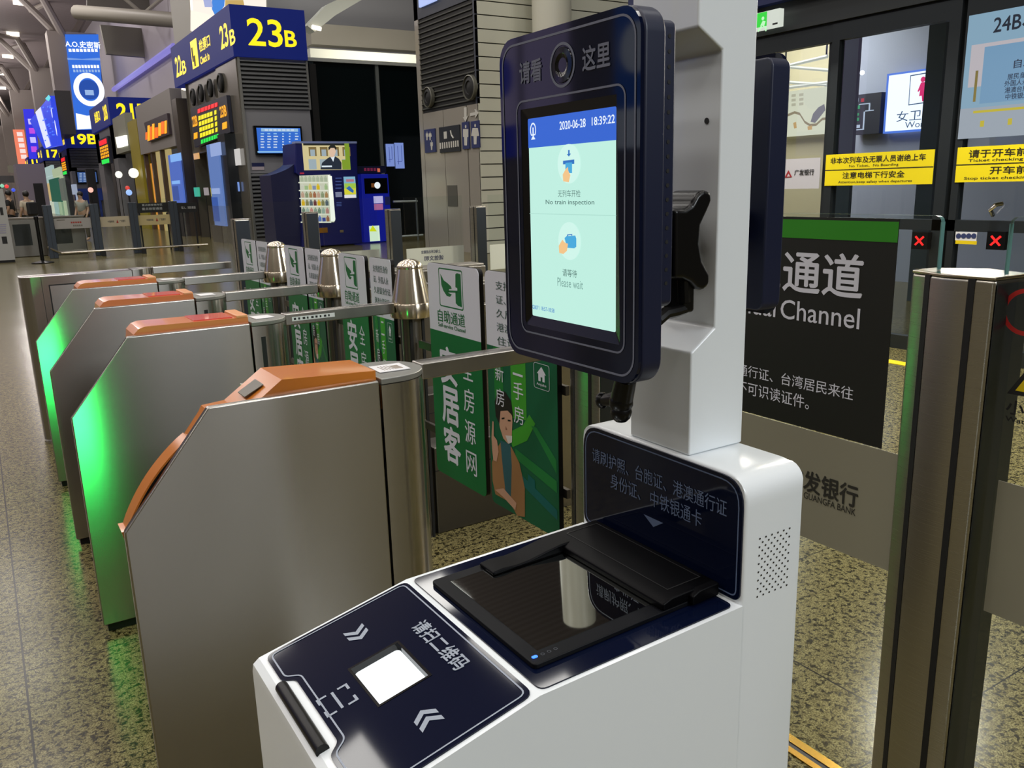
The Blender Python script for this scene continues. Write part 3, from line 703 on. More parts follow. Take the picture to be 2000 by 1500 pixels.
stroke(b, [(ic[0], ic[1] - 0.0165), (ic[0], ic[1] + 0.0165)], 0.003, lambda x, y: sp(x, y, 0.0024), False)
b.obj('printed_marks', PRINT, scan, fix=False)
b = MB()
o = [(WX0, WY0), (WX1, WY0), (WX1, WY1), (WX0, WY1)]; e = 0.003
q = [(WX0 + e, WY0 + e), (WX1 - e, WY0 + e), (WX1 - e, WY1 - e), (WX0 + e, WY1 - e)]
b.ring([sp(x, y, -0.010) for x, y in o], [sp(x, y, -0.010) for x, y in q], SN * 0.0123); b.obj('window_frame', mat('black_gloss_frame', '0b0b0c', 0.12), scan)
b = MB(); b.prism(rrect(sp((WX0 + WX1) / 2, (WY0 + WY1) / 2, -0.010), SX, (0, -1, 0), (WX1 - WX0) / 2 - 0.003, (WY1 - WY0) / 2 - 0.003, 0.006), SN * 0.004)
lw = b.obj('lit_window', lit('white_scan_light', 'f2f8fa', 1.15, True), scan); lw['label'] = 'glowing white scan window'
area_light('scan_window_lamp', sp((WX0 + WX1) / 2, (WY0 + WY1) / 2, 0.004), 0.05, 0.22, (0.9, 0.97, 1.0), SN, 0.06)
b = MB(); b.tube([sp(0.2155, 0.850, 0.0015), sp(0.2155, 0.718, 0.0015)], 0.0075, 14); b.obj('grip_bar', BLACK, kiosk, smooth=True)
# --- document reader
pan2 = round2([(0.4145, 0.922), (0.4145, 0.624), (0.691, 0.624), (0.691, 0.922)], 0.010, 4)
b = MB(); b.prism([rp(x, y) for x, y in pan2], (0, 0, 0.0018)); rd_ = b.obj('reader_panel', NAVYG, kiosk)
b = MB(); b.prism([rp(x, y, 0.0018) for x, y in round2([(0.428, 0.893), (0.428, 0.655), (0.690, 0.655), (0.690, 0.893)], 0.006, 3)], (0, 0, 0.006)); b.obj('reader_bezel', mat('charcoal_plastic', '0d0e12', 0.45, spec=0.12), rd_, bevel=0.002)
gm = bpy.data.materials.new('half_mirrored_reader_glass'); gm.use_nodes = True; gb = gm.node_tree.nodes['Principled BSDF']
gb.inputs['Base Color'].default_value = (0.42, 0.44, 0.42, 1); gb.inputs['Metallic'].default_value = 1.0; gb.inputs['Roughness'].default_value = 0.02
b = MB(); b.prism([rp(x, y, 0.0076) for x, y in [(0.446, 0.874), (0.446, 0.676), (0.625, 0.676), (0.625, 0.874)]], (0, 0, 0.0008)); b.obj('reader_glass', gm, rd_)
b = MB()
arch = [(0.497, 0.0078), (0.497, 0.013), (0.512, 0.0145), (0.535, 0.0125), (0.555, 0.0135), (0.580, 0.0175), (0.605, 0.0205), (0.692, 0.021), (0.692, 0.0078)]
b.prism([rp(x, 0.852, z) for x, z in arch], (0, 0.037, 0))
b.prism([rp(x, 0.648, z) for x, z in [(0.648, 0.004), (0.648, 0.016), (0.660, 0.021), (0.692, 0.021), (0.692, 0.004)]], (0, 0.030, 0))
b.prism([rp(x, 0.655, z) for x, z in [(0.608, 0.0078), (0.608, 0.0165), (0.622, 0.021), (0.692, 0.021), (0.692, 0.0078)]], (0, 0.232, 0))
b.obj('document_hood', mat('black_hood', '040406', 0.4, spec=0.08), rd_, bevel=0.003)
b = MB(); b.ring([rp(x, y, 0.0212) for x, y in [(0.630, 0.876), (0.630, 0.672), (0.684, 0.672), (0.684, 0.876)]], [rp(x, y, 0.0212) for x, y in [(0.6315, 0.8745), (0.6315, 0.6735), (0.6825, 0.6735), (0.6825, 0.8745)]], (0, 0, 0.0003)); b.obj('hood_seam', BLACKM, rd_)
b = MB(); b.prism(rrect(rp(0.437, 0.668, 0.0079), (1, 0, 0), (0, 1, 0), 0.0035, 0.0022, 0.002), (0, 0, 0.0006)); b.obj('blue_lamp', lit('blue_led', '2f6bff', 3.0), rd_)
b = MB()
for k in range(3):
    p = rp(0.447 + 0.0085 * k, 0.6675, 0.0081); b.ring([p + Vector((0.0025 * math.cos(t), 0.0025 * math.sin(t), 0)) for t in [k2 * math.pi / 4 for k2 in range(8)]], [p + Vector((0.0016 * math.cos(t), 0.0016 * math.sin(t), 0)) for t in [k2 * math.pi / 4 for k2 in range(8)]])
b.obj('status_icon', mat('dim_icon_print', '3c4048', 0.5), rd_)
# --- upright instruction panel
bp = round2([(0.924, 1.0115), (0.622, 1.0115), (0.622, 1.163), (0.924, 1.163)], [0.016, 0.012, 0.034, 0.034], 6)
b = MB(); b.prism([(0.700, y, z) for y, z in bp], (-0.0022, 0, 0)); ip = b.obj('instruction_panel', NAVYG, kiosk)
b = MB(); bo_ = round2([(0.9185, 1.0170), (0.6275, 1.0170), (0.6275, 1.1575), (0.9185, 1.1575)], [0.012, 0.009, 0.029, 0.029], 6)
stroke(b, bo_, 0.0018, lambda y, z: Vector((0.6974, y, z)))
textpx(b, '请刷护照、台胞证、港澳通行证', 'x', 0.6978, 1158, 1422, 926, 956, 0.012, 0, 0.0006)
textpx(b, '身份证、 中铁银通卡', 'x', 0.6978, 1193, 1372, 961, 992, 0.012, 0, 0.0006)
b.face([at(x, y, 'x', 0.6974) for x, y in ((1257, 1004), (1295, 1021.5), (1276, 1029.5))])
b.obj('lettering', mat('dim_blue_print', '5d6c8a', 0.4), ip, fix=False)

# ------------------------------------------------------------------ face terminal on the column
TX, TYC, TZC, THW, THH = 0.57, 0.787, 1.4775, 0.131, 0.1915
term = thing('face_terminal', 'tall navy face recognition terminal with a glowing pale green screen, clamped to the white column', 'terminal', (0.62, TYC, TZC - THH))
R_, U_ = (0, -1, 0), (0, 0, 1)
b = MB(); b.prism(rrect((TX + 0.003, TYC, TZC), R_, U_, THW, THH, 0.028, 8), (0.029, 0, 0)); b.obj('housing', NAVYP, term, bevel=0.004, seg=3)
sw, sh = 0.0825, 0.118
SC = Vector((TX, 0.780, 1.4575))
b = MB()
o = rrect((TX + 0.003, TYC, TZC), R_, U_, THW - 0.001, THH - 0.001, 0.027, 6)
cy, cz, hw, hh = SC.y, SC.z, sw + 0.010, sh + 0.011
inn = []
for p in o:
    dy, dz = p.y - cy, p.z - cz; k = min(hw / abs(dy) if dy else 9e9, hh / abs(dz) if dz else 9e9); inn.append(Vector((TX + 0.003, cy + dy * k, cz + dz * k)))
b.ring(o, inn, (-0.004, 0, 0)); fg = b.obj('front_glass', NAVYG, term)
b = MB(); io = rrect((TX - 0.0006, cy, cz), R_, U_, hw, hh, 0.002, 3); ii = rrect((TX + 0.0025, cy, cz), R_, U_, sw - 0.001, sh - 0.001, 0.002, 3)
b.ring(io, ii); b.obj('screen_bezel', mat('black_bezel', '060607', 0.25), term)
b = MB()
x = TX - 0.0016
def outline(hw_, hh_, r, c, wd):
    b.ring([Vector((x, p.y, p.z)) for p in rrect(c, R_, U_, hw_, hh_, r, 8)], [Vector((x, p.y, p.z)) for p in rrect(c, R_, U_, hw_ - wd, hh_ - wd, r - wd, 8)])
outline(THW - 0.007, THH - 0.008, 0.024, (x, TYC, TZC), 0.0024)
outline(sw + 0.019, sh + 0.021, 0.014, (x, cy, cz), 0.0022)
ringc = at(1100, 127, 'x', TX)
b.ring([Vector((x, ringc.y + 0.0235 * math.cos(t), ringc.z + 0.0235 * math.sin(t))) for t in [2 * math.pi * k / 40 for k in range(40)]], [Vector((x, ringc.y + 0.0205 * math.cos(t), ringc.z + 0.0205 * math.sin(t))) for t in [2 * math.pi * k / 40 for k in range(40)]])
textpx(b, '请看', 'x', TX, 1017, 1060, 118, 161, 0.03, 0, 0.0016)
textpx(b, '这里', 'x', TX, 1140, 1194, 86, 134, 0.03, 0, 0.0016)
b.obj('printed_marks', mat('dim_grey_print', '6a6e7e', 0.4), fg, fix=False)
b = MB(); b.lathe([(0.0195, 0.0), (0.0185, -0.0026), (0.0125, -0.003), (0.011, -0.0018), (0.002, -0.001)], (TX + 0.0005, ringc.y, ringc.z), 30, axis='x'); b.obj('camera_lens', mat('dark_lens', '0c0d10', 0.15), term, smooth=True)
# screen and what it shows
LP = lit('pale_green_screen', 'bfeee0', 1.0, True)
b = MB(); b.prism([(TX + 0.0026, cy + sw, cz - sh), (TX + 0.0026, cy - sw, cz - sh), (TX + 0.0026, cy - sw, cz + sh), (TX + 0.0026, cy + sw, cz + sh)], (0.002, 0, 0)); scr = b.obj('screen', LP, term); scr['label'] = 'glowing pale green screen'
SM = [lit('screen_blue_bar', '2f63cf', 1.0), lit('screen_white', 'e8f4ff', 1.0), lit('screen_dark_text', '4d706b', 1.0), lit('screen_rule', 'a9d8cb', 1.0), lit('screen_grey_text', '7fa9a0', 1.0), lit('screen_blue_text', '4a86c8', 1.0), lit('screen_disc', 'cff5ea', 1.0), lit('screen_icon_blue', '2a6fc0', 1.0), lit('screen_icon_sky', '46a9dc', 1.0), lit('screen_hand', 'f2c489', 1.0)]
b = MB(); x = TX + 0.0023
def qd(y0, y1, z0, z1, m): b.face([(x, y0, z0), (x, y1, z0), (x, y1, z1), (x, y0, z1)], m)
def st(body, x0, x1, y0, y1, m, bold=0.0):
    textpx(b, body, 'x', TX + 0.0022, x0, x1, y0, y1, bold, m, 0.0002)
def sc(px, py, k=1):
    p = at(px, py, 'x', TX + 0.0022); return (x - 0.0002 * k, p.y, p.z)
qd(cy + sw, cy - sw, cz + sh - 0.0335, cz + sh, 0)
x -= 0.0002
st('2020-06-28', 1093, 1144, 234, 251, 1, 0.01); st('18:39:22', 1156, 1201, 226, 243, 1, 0.01)
lg = at(1041, 256, 'x', TX + 0.002)                    # round-topped emblem
b.ring([Vector((x, lg.y + 0.0062 * math.cos(t), lg.z + 0.001 + 0.0085 * math.sin(t))) for t in [math.pi * (-0.25 + 1.5 * k / 20) for k in range(21)]], [Vector((x, lg.y + 0.0046 * math.cos(t), lg.z + 0.001 + 0.0066 * math.sin(t))) for t in [math.pi * (-0.25 + 1.5 * k / 20) for k in range(21)]], None, 1)
b.face([(x, lg.y + u, lg.z + v) for u, v in ((-0.0012, 0.004), (0.0012, 0.004), (0.0012, -0.006), (0.0045, -0.0095), (-0.0045, -0.0095), (-0.0012, -0.006))], 1)
b.obj('status_bar', SM, scr, fix=False)
def disc_at(px, py):
    c = at(px, py, 'x', TX + 0.0022); b.disc((x, c.y, c.z), R_, U_, 0.0215, 32, 6)
b = MB(); disc_at(1111, 320)
st('无列车开检', 1090, 1134, 371, 385, 2, 0.012); st('No train inspection', 1066, 1161, 390, 402, 2, 0.006)
b.face([sc(*p) for p in ((1110, 293), (1113, 293), (1113, 300), (1115.5, 300), (1111.5, 306), (1107.5, 301), (1110, 301))], 7)
b.face([sc(*p) for p in ((1100, 314), (1122, 311.5), (1122, 320), (1100, 321))], 7); b.face([sc(*p, 2) for p in ((1105, 318), (1118, 317), (1118, 338), (1105, 338))], 8)
b.face([sc(*p, 3) for p in ((1100, 341), (1106, 330), (1110, 326), (1111, 334), (1115, 342), (1112, 356), (1101, 354))], 9)
b.obj('train_notice', SM, scr, fix=False)
b = MB(); b.face([(x, cy + sw, cz + 0.0075), (x, cy - sw, cz + 0.0075), (x, cy - sw, cz + 0.0082), (x, cy + sw, cz + 0.0082)], 3); b.obj('rule', SM, scr, fix=False)
b = MB(); disc_at(1112, 471)
st('请等待', 1099, 1127, 526, 541, 2, 0.012); st('Please wait', 1089, 1139, 545, 562, 4, 0.004)
b.face([sc(*p) for p in ((1103, 465), (1107, 461), (1124, 460), (1126, 466), (1126, 482), (1122, 485), (1108, 484))], 8); b.face([sc(*p) for p in ((1108, 461), (1108, 458), (1118, 457), (1118, 460), (1116, 460), (1116, 459), (1110, 459.5), (1110, 461))], 7)
b.face([sc(*p, 2) for p in ((1092, 480), (1099, 468), (1104, 474), (1110, 476), (1108, 490), (1101, 496), (1093, 494))], 9)
b.obj('wait_notice', SM, scr, fix=False)
b = MB(); st('G8071 18:57-18:58', 1040, 1083, 599, 607, 5, 0.01); b.obj('version_line', SM, scr, fix=False)
area_light('terminal_screen_lamp', (TX - 0.004, cy, cz), 0.15, 0.25, (0.75, 1.0, 0.92), (-1, 0, 0), 0.22)
# back box with its row of vents, clamp, star knob, cables
b = MB(); b.prism(rrect((0.602, TYC, 1.512), R_, U_, THW - 0.008, 0.144, 0.008), (0.020, 0, 0)); bx = b.obj('back_box', NAVYP, term, bevel=0.003)
b = MB()
for k in range(18): b.disc((0.6125, TYC - THW + 0.0075, 1.640 - 0.0145 * k), (1, 0, 0), (0, 0, 1), 0.0022, 10)
b.obj('vent_holes', BLACKM, bx)
b = MB(); b.box(0.622, 0.746, 0.752, 0.795, 1.40, 1.455); b.box(0.622, 0.690, 0.735, 0.800, 1.385, 1.47); b.obj('clamp_arm', BLACK, term, bevel=0.006)
kp = [(1318, 408), (1340, 408), (1352, 400), (1362, 380), (1376, 370), (1390, 374), (1393, 392), (1384, 412), (1371, 440), (1368, 476), (1374, 510), (1388, 536), (1388, 556), (1376, 568), (1362, 565), (1350, 552), (1335, 545), (1318, 545)]
b = MB(); b.prism([at(px, py, 'y', 0.700) for px, py in kp], (0, 0.050, 0)); b.obj('clamp_knob', BLACK, term, bevel=0.006, seg=3)
b = MB()
q = lambda px, py: at(px, py, 'y', 0.712)
b.tube([q(1335, 545), q(1336, 590), q(1334, 603), q(1318, 608), q(1300, 612), q(1285, 625)], 0.0075, 10); b.obj('cable', BLACK, term, smooth=True)
b = MB(); e = q(1343, 600); b.box(e.x - 0.012, e.x + 0.006, e.y - 0.006, e.y + 0.03, e.z - 0.006, e.z + 0.055); b.obj('cable_box', BLACK, term, bevel=0.004)
b = MB(); p = at(1222, 742, 'x', 0.60); b.tube([p + Vector((0, 0, 0.025)), p - Vector((0, 0, 0.012))], 0.009, 14); p2 = at(1213, 785, 'x', 0.60); b.tube([p, p2], [0.0125, 0.0135], 14); b.sphere(p2, 0.0145, 14); p3 = at(1176, 782, 'x', 0.60); b.tube([p2 + Vector((0, 0, 0.004)), p3], [0.010, 0.0065], 12); b.sphere(p3, 0.0085, 12, 0, (1, 1, 1.2)); b.sphere(p2 - Vector((0, 0, 0.012)), 0.013, 12)
b.obj('swivel_mount', BLACK, term, smooth=True)
# second terminal on the exit side of the column
t2 = thing('face_terminal', 'dark navy back of a second terminal, seen past the far edge of the white column', 'terminal', (0.85, 0.80, 1.33))
b = MB(); b.prism(rrect((0.846, 0.805, 1.487), (0, -1, 0), (0, 0, 1), 0.070, 0.156, 0.012), (0.034, 0, 0)); b.obj('housing', NAVYP, t2, bevel=0.003)
b = MB(); b.prism(rrect((0.88, 0.812, 1.487), (0, -1, 0), (0, 0, 1), 0.066, 0.165, 0.016), (0.006, 0, 0)); b.obj('front_glass', NAVYG, t2)
b = MB(); b.box(0.80, 0.85, 0.765, 0.80, 1.42, 1.46); b.obj('clamp_arm', BLACK, t2)
# ------------------------------------------------------------------ grooved posts and glass leaves
PO = [(1.524, 0.958), (1.497, 0.880), (1.503, 0.786), (1.602, 0.778), (1.640, 0.868), (1.592, 0.955)]
POC = Vector((1.565, 0.870, 0))
POSTM = brushed('post_steel', 'b0aca2', 0.28, 0.7, 0.02)
def build_post(label):
    g = thing('barrier_post', label, 'post', POC, 'grooved steel barrier posts')
    b = MB(); b.prism([(x, y, 0.0) for x, y in PO], (0, 0, 1.312)); b.obj('profile', POSTM, g, bevel=0.006, seg=3)
    b = MB()
    def groove(i, t0, t1):
        a = Vector(PO[i]); c = Vector(PO[i + 1]); d = (c - a); n = Vector((d.y, -d.x)).normalized()
        if n.x > 0: n = -n
        p = a + d * t0; q = a + d * t1
        b.prism([(p.x + n.x * 0.0012, p.y + n.y * 0.0012, 0.0), (q.x + n.x * 0.0012, q.y + n.y * 0.0012, 0.0), (q.x - n.x * 0.01, q.y - n.y * 0.01, 0.0), (p.x - n.x * 0.01, p.y - n.y * 0.01, 0.0)], (0, 0, 1.3125))
    groove(0, 0.46, 0.62); groove(1, 0.50, 0.63)
    b.obj('groove', BLACKM, g)
    b = MB(); c = POC
    b.prism([(c.x + (x - c.x) * 1.0, c.y + (y - c.y) * 1.0, 1.312) for x, y in PO], (0, 0, 0.006)); b.obj('cap', POLISH, g, bevel=0.002)
    b = MB(); b.prism([(1.600, 0.7768, 0.02), (1.506, 0.7845, 0.02), (1.506, 0.7825, 0.02), (1.600, 0.7745, 0.02)], (0, 0, 1.285)); b.obj('shaded_side', POSTSHADE, g)  # thin plate putting this face's shade and bluish reflection into colour
    return g
pr = build_post('largest grooved steel post, carrying a glass leaf with the dark channel sign')
dup(pr, (-0.055, 1.055, 0), 'grooved steel post behind the kiosk at the end of the nearest rail')
dup(pr, (0.045, 5.30, 0), 'broad grooved post standing beside the far end cabinet')
dup(pr, (0.93, 6.38, 0), 'grooved barrier post in front of the vending machine\'s louvred wall')
dup(pr, (1.64, 6.20, 0), 'grooved barrier post in front of the narrow blue drinks machine')
dup(pr, (2.42, 6.02, 0), 'bluish grooved barrier post in front of the tiled tower')

GX = 1.54
def gp(px, py): return at(px, py, 'x', GX)
def leaf(label, ya, yb, z0, z1, rl, rr, na=None, nb=None):
    """Upright glass leaf between ya (further) and yb (nearer), with a rounded top corner."""
    g = thing('glass_leaf', label, 'glass door', (GX, (ya + yb) / 2, z0))
    pts = [(ya, z0), (yb, z0)] + ([(yb + rr - rr * math.cos(t), z1 - rr + rr * math.sin(t)) for t in (0, 0.5, 1.0, 1.57)] if rr else [(yb, z1)]) + ([(ya - rl + rl * math.sin(t), z1 - rl + rl * math.cos(t)) for t in (0, 0.5, 1.0, 1.57)] if rl else [(ya, z1)])
    if nb: pts[1:2] = [(nb, z0), (nb, 1.3195), (yb, 1.3195)]
    if na: pts[0:1] = [(ya, 1.3195), (na, 1.3195), (na, z0)]
    b = MB(); b.prism([(GX, y, z) for y, z in pts], (0.010, 0, 0)); b.obj('pane', CLEAR, g)
    b = MB(); e = 0.0006
    for i in range(4 if (na or nb) else 2, len(pts)):
        j = (i + 1) % len(pts)
        if j == 0: break
        (y0, z0_), (y1, z1_) = pts[i], pts[j]
        b.face([(GX - e, y0, z0_), (GX - e, y1, z1_), (GX + 0.0106, y1, z1_), (GX + 0.0106, y0, z0_)])
    if na: (y0, z0_), (y1, z1_) = (ya, 1.3195), (ya, z1 - rl)
    else: (y0, z0_), (y1, z1_) = (yb, 1.3195), (yb, z1 - rr)
    b.box(GX - e, GX + 0.0106, y0 - 0.001, y0 + 0.0012, z0_, z1_)
    b.obj('polished_edge', EDGE, g, fix=False)
    return g
yR = gp(1836, 470).y; zT = gp(1760, 420).z
ml = leaf('clear glass leaf carrying the big black and green channel sign', 1.445, yR, 0.12, zT, 0.0, 0.012, None, 0.962)
ys = gp(1757, 440).y; zs0 = gp(1722, 876).z; zs1 = gp(1640, 425).z
b = MB(); b.box(GX - 0.0022, GX - 0.0004, ys, 1.44, zs0, zs1); sg = b.obj('channel_sign', mat('black_sign_film', '191b18', 0.45), ml); sg['label'] = 'black channel sign with green band and white lettering'
b = MB(); zb0 = gp(1640, 468.5).z; zb1 = gp(1640, 430.5).z; b.box(GX - 0.0030, GX - 0.0023, ys, 1.44, zb0, zb1); b.obj('green_band', mat('green_band', '2f8a1c', 0.45), sg)
b = MB()
def tx(body, yl, yr, z0, z1, bold=0.0, m=0): text(b, body, (GX - 0.0026, (yl + yr) / 2, (z0 + z1) / 2), RX, UX, yl - yr, z1 - z0, bold, m, 0.0004)
pit = gp(1533, 528).y - gp(1610, 538).y
yr = gp(1687, 540).y; tx('人工通道', gp(1533, 528).y + 2 * pit, yr, gp(1648, 580).z, gp(1648, 496).z, 0.022)
yc0, yc1 = gp(1526, 610).y, gp(1681, 620).y; za, zb_ = gp(1600, 632).z, gp(1600, 592.5).z
tx('Channel', yc0, yc1, za, zb_, 0.004); wch = yc0 - yc1; tx('Manual', yc0 + 0.07 * wch + 0.86 * wch, yc0 + 0.07 * wch, za, zb_, 0.004)
b.obj('lettering', WHITE, sg, fix=False); b = MB()
cp = (gp(1527, 738).y - gp(1645, 770).y) / 5; yr = gp(1668, 770).y
zc1, zc0 = gp(1600, 742).z, gp(1600, 767).z
tx('通行证、台湾居民来往', yr + cp * 9.9, yr, zc0, zc1, 0.006)
yr = gp(1582, 785).y; zc1, zc0 = gp(1520, 759).z, gp(1520, 785).z
tx('不可识读证件。', yr + cp * 6.55, yr, zc0, zc1, 0.006)
b.obj('lettering', WHITE, sg, fix=False)
def frosted(g, ya, yb, z0, z1):
    b = MB(); b.box(GX - 0.0018, GX - 0.0004, yb, ya, z0, z1); return b.obj('frosted_band', FROST, g)
zf1 = gp(1722, 878).z; zf0 = gp(1728, 1112).z
fb = frosted(ml, 1.44, max(0.964, gp(1748, 890).y - 0.05), zf0, zf1 - 0.0005)
b = MB()
yb0, yb1 = gp(1572, 940).y, gp(1677, 965).y; pb = (gp(1572, 940).y - gp(1643, 960).y) / 2
tx('中国广发银行'[2:], yb0 + pb, yb1, gp(1624, 975).z, gp(1624, 933).z, 0.03)
yg0, yg1 = gp(1576, 970).y, gp(1673, 997).y; tx('CHINA GUANGFA BANK', yg0 + (yg0 - yg1) * 0.52, yg1, gp(1624, 990.5).z, gp(1624, 977.5).z, 0.004)
b.obj('lettering', mat('dark_print', '2b2a26', 0.5), fb, fix=False)
# leaf on the other side of the post
yL = gp(1970, 470).y
ll = leaf('clear glass leaf with warning stickers, beyond the largest post', yL, yL - 0.52, 0.12, zT, 0.012, 0.0, min(0.768, yL - 0.01), None)
fb2 = frosted(ll, yL - 0.03, yL - 0.52, gp(1960, 1207).z, gp(1960, 940).z)
b = MB(); w0 = gp(1975, 605)
zz = gp(2005, 610); b.ring([Vector((GX - 0.001, zz.y + 0.042 * math.cos(t), zz.z + 0.042 * math.sin(t))) for t in [2 * math.pi * k / 30 for k in range(30)]], [Vector((GX - 0.001, zz.y + 0.034 * math.cos(t), zz.z + 0.034 * math.sin(t))) for t in [2 * math.pi * k / 30 for k in range(30)]])
b.obj('prohibition_sticker', mat('red_sticker', 'b3231f', 0.5), ll, fix=False)
b = MB(); tr = gp(1967, 768); A = Vector((0, 0, 0))
tri = lambda s, l, m: b.face([(GX - l, tr.y + (s - 1) * 0.010, tr.z - (s - 1) * -0.006 * 0), (GX - l, tr.y - 0.13 - (s - 1) * 0.010, tr.z), (GX - l, tr.y - 0.065, tr.z + 0.112)], m)
b.face([(GX - 0.0008, tr.y, tr.z), (GX - 0.0008, tr.y - 0.13, tr.z), (GX - 0.0008, tr.y - 0.065, tr.z + 0.112)], 0)
b.face([(GX - 0.0012, tr.y - 0.014, tr.z + 0.008), (GX - 0.0012, tr.y - 0.116, tr.z + 0.008), (GX - 0.0012, tr.y - 0.065, tr.z + 0.096)], 1)
tz = gp(1972, 794).z; text(b, '小心玻璃', (GX - 0.0006, tr.y - 0.066, tz), RX, UX, 0.128, 0.026, 0.03, 0, 0.0004)
text(b, 'Watch your step', (GX - 0.0006, tr.y - 0.066, tz - 0.024), RX, UX, 0.128, 0.012, 0.02, 0, 0.0004)
b.obj('warning_sticker', [BLACKPR, YEL], ll, fix=False)
# glass between the far posts, with the notice seen from behind
fy = 7.20
bar = thing('glass_screen', 'glass screen between grooved posts carrying a white notice read from behind', 'glass screen', (3.2, fy, 0))
for k, (x0, x1) in enumerate(((2.60, 3.12), (3.30, 3.90), (4.07, 5.2))):
    y = 7.23 - 0.20 * k
    b = MB(); b.box(x0, x1, y, y + 0.01, 0.12, 1.415); b.obj('pane', CLEAR, bar)
    b = MB(); b.box(x0, x1, y - 0.002, y - 0.0005, 0.72, 0.955); n_ = b.obj('white_notice', film('notice_back', 'b9bbae', 0.95), bar)
    if k == 1:
        b = MB()
        text(b, '上海虹桥站提醒您', (3.55, y - 0.002, 0.915), (-1, 0, 0), (0, 0, 1), 0.20, 0.030, 0.02, 0, -0.001)
        text(b, '诚信文明', (3.58, y - 0.002, 0.855), (-1, 0, 0), (0, 0, 1), 0.20, 0.045, 0.03, 0, -0.001)
        b.obj('lettering', mat('navy_print', '2a2f4d', 0.5), n_, fix=False)
b = MB(); b.box(1.78, 2.42, 7.23, 7.24, 0.12, 1.415)
g = thing('glass_screen', 'bare glass screen between the broad post and the louvred wall post', 'glass screen', (2.1, 7.235, 0)); b.obj('pane', CLEAR, g)
b = MB(); b.box(1.595, 1.605, 6.38, 7.05, 0.12, 1.405)
g = thing('glass_screen', 'glass leaf beyond the broad post, closing the far channel', 'glass screen', (1.6, 6.7, 0)); b.obj('pane', CLEAR, g)
# ------------------------------------------------------------------ sliding-door front of the near gate house
FX = 6.75
DARKF = mat('charcoal_aluminium', '2b3033', 0.42, 0.5)
DARKP = mat('charcoal_panel', '23282a', 0.5)
fa = lambda px, py: at(px, py, 'x', FX)
ztop = fa(1740, 61).z; zh = fa(1690, 36).z
b = MB(); b.box(FX, FX + 0.25, 0.5, 8.3, zh, 3.10); b.box(FX - 0.05, FX, 0.5, 8.3, zh + 0.02, zh + 0.06)
structure(b.obj('wall_right', DARKP))
fas = thing('gate_fascia', 'deep blue lit gate number fascia above the sliding doors', 'sign', (FX, 4.4, 3.10))
b = MB(); b.box(FX - 0.1, FX + 0.3, 0.5, 7.9, 3.10, 4.75); b.obj('box', mat('deep_blue_panel', '101c50', 0.4), fas)
b = MB()
AL = lit('amber_sign_light', 'ffd21a', 2.2)
for t_, y_ in (('24B', 1.6), ('23B', 7.0)): b = MB(); text(b, t_, (FX - 0.1, y_, 3.95), RX, UX, 1.6, 0.9, 0.05); b.obj('lettering', AL, fas, fix=False)
b = MB(); text(b, '检票口', (FX - 0.1, 4.0, 4.05), RX, UX, 1.6, 0.5, 0.04); text(b, 'Check in', (FX - 0.1, 4.0, 3.62), RX, UX, 1.2, 0.22, 0.03)
b.obj('lettering', AL, fas, fix=False)
Y = lambda px, py=300: fa(px, py).y
ya, yb, yc_, yd = Y(1617), Y(1631), Y(1836), Y(1858)
ye, yf = Y(1868), Y(1882)
def door(n, name_lab, y0, y1, stile_l, stile_r):
    d = bpy.data.objects.new('door_%d' % n, None); COL.objects.link(d); d.location = (FX, (y0 + y1) / 2, 0); OFF[d.name] = Vector(d.location); structure(d)
    b = MB(); b.box(FX - 0.03, FX + 0.05, y1, y0, ztop, zh); b.box(FX - 0.03, FX + 0.05, y0 - stile_l, y0, 0, ztop); b.box(FX - 0.03, FX + 0.05, y1, y1 + stile_r, 0, ztop); b.box(FX - 0.03, FX + 0.05, y1, y0, 0, 0.12)
    b.box(FX - 0.03, FX + 0.05, y1, y0, fa(1900, 452).z, fa(1900, 430).z)
    f = b.obj('door_frame', DARKF, d)
    b = MB(); b.box(FX + 0.005, FX + 0.015, y1 + stile_r, y0 - stile_l, 0.12, ztop); b.obj('pane', glass('door_glass', (0.93, 0.96, 0.98), 1.45), d)
    return d
d1 = door(1, '', ya, yd, ya - yb, yc_ - yd)
d2 = door(2, '', ye, ye - (ya - yd), ye - yf, 0.09)
# fixed pane to the other side
w = bpy.data.objects.new('window_1', None); COL.objects.link(w); w.location = (FX, 6.3, 0); OFF[w.name] = Vector(w.location); structure(w)
zw = fa(1550, 97).z
b = MB(); b.box(FX - 0.02, FX + 0.06, ya, 8.3, zw, zh); b.box(FX - 0.02, FX + 0.06, 8.2, 8.3, 0, zw); b.box(FX - 0.02, FX + 0.06, ya, 8.3, 0, 0.12); b.box(FX + 0.0, FX + 0.06, ya + 0.002, ya + 0.05, 0, zw); b.obj('window_frame', DARKF, w)
b = MB(); b.box(FX + 0.02, FX + 0.03, ya + 0.05, 8.2, 0.12, zw); b.obj('pane', bpy.data.materials['door_glass'], w)
b = MB(); b.box(FX - 0.02, FX + 0.2, ye - 1.28, 0.5, 0, zh); structure(b.obj('wall_right_end', DARKP))
b = MB(); b.box(FX - 0.62, FX - 0.50, 1.0, 8.3, 0, 0.004); structure(b.obj('trim_2', YEL))
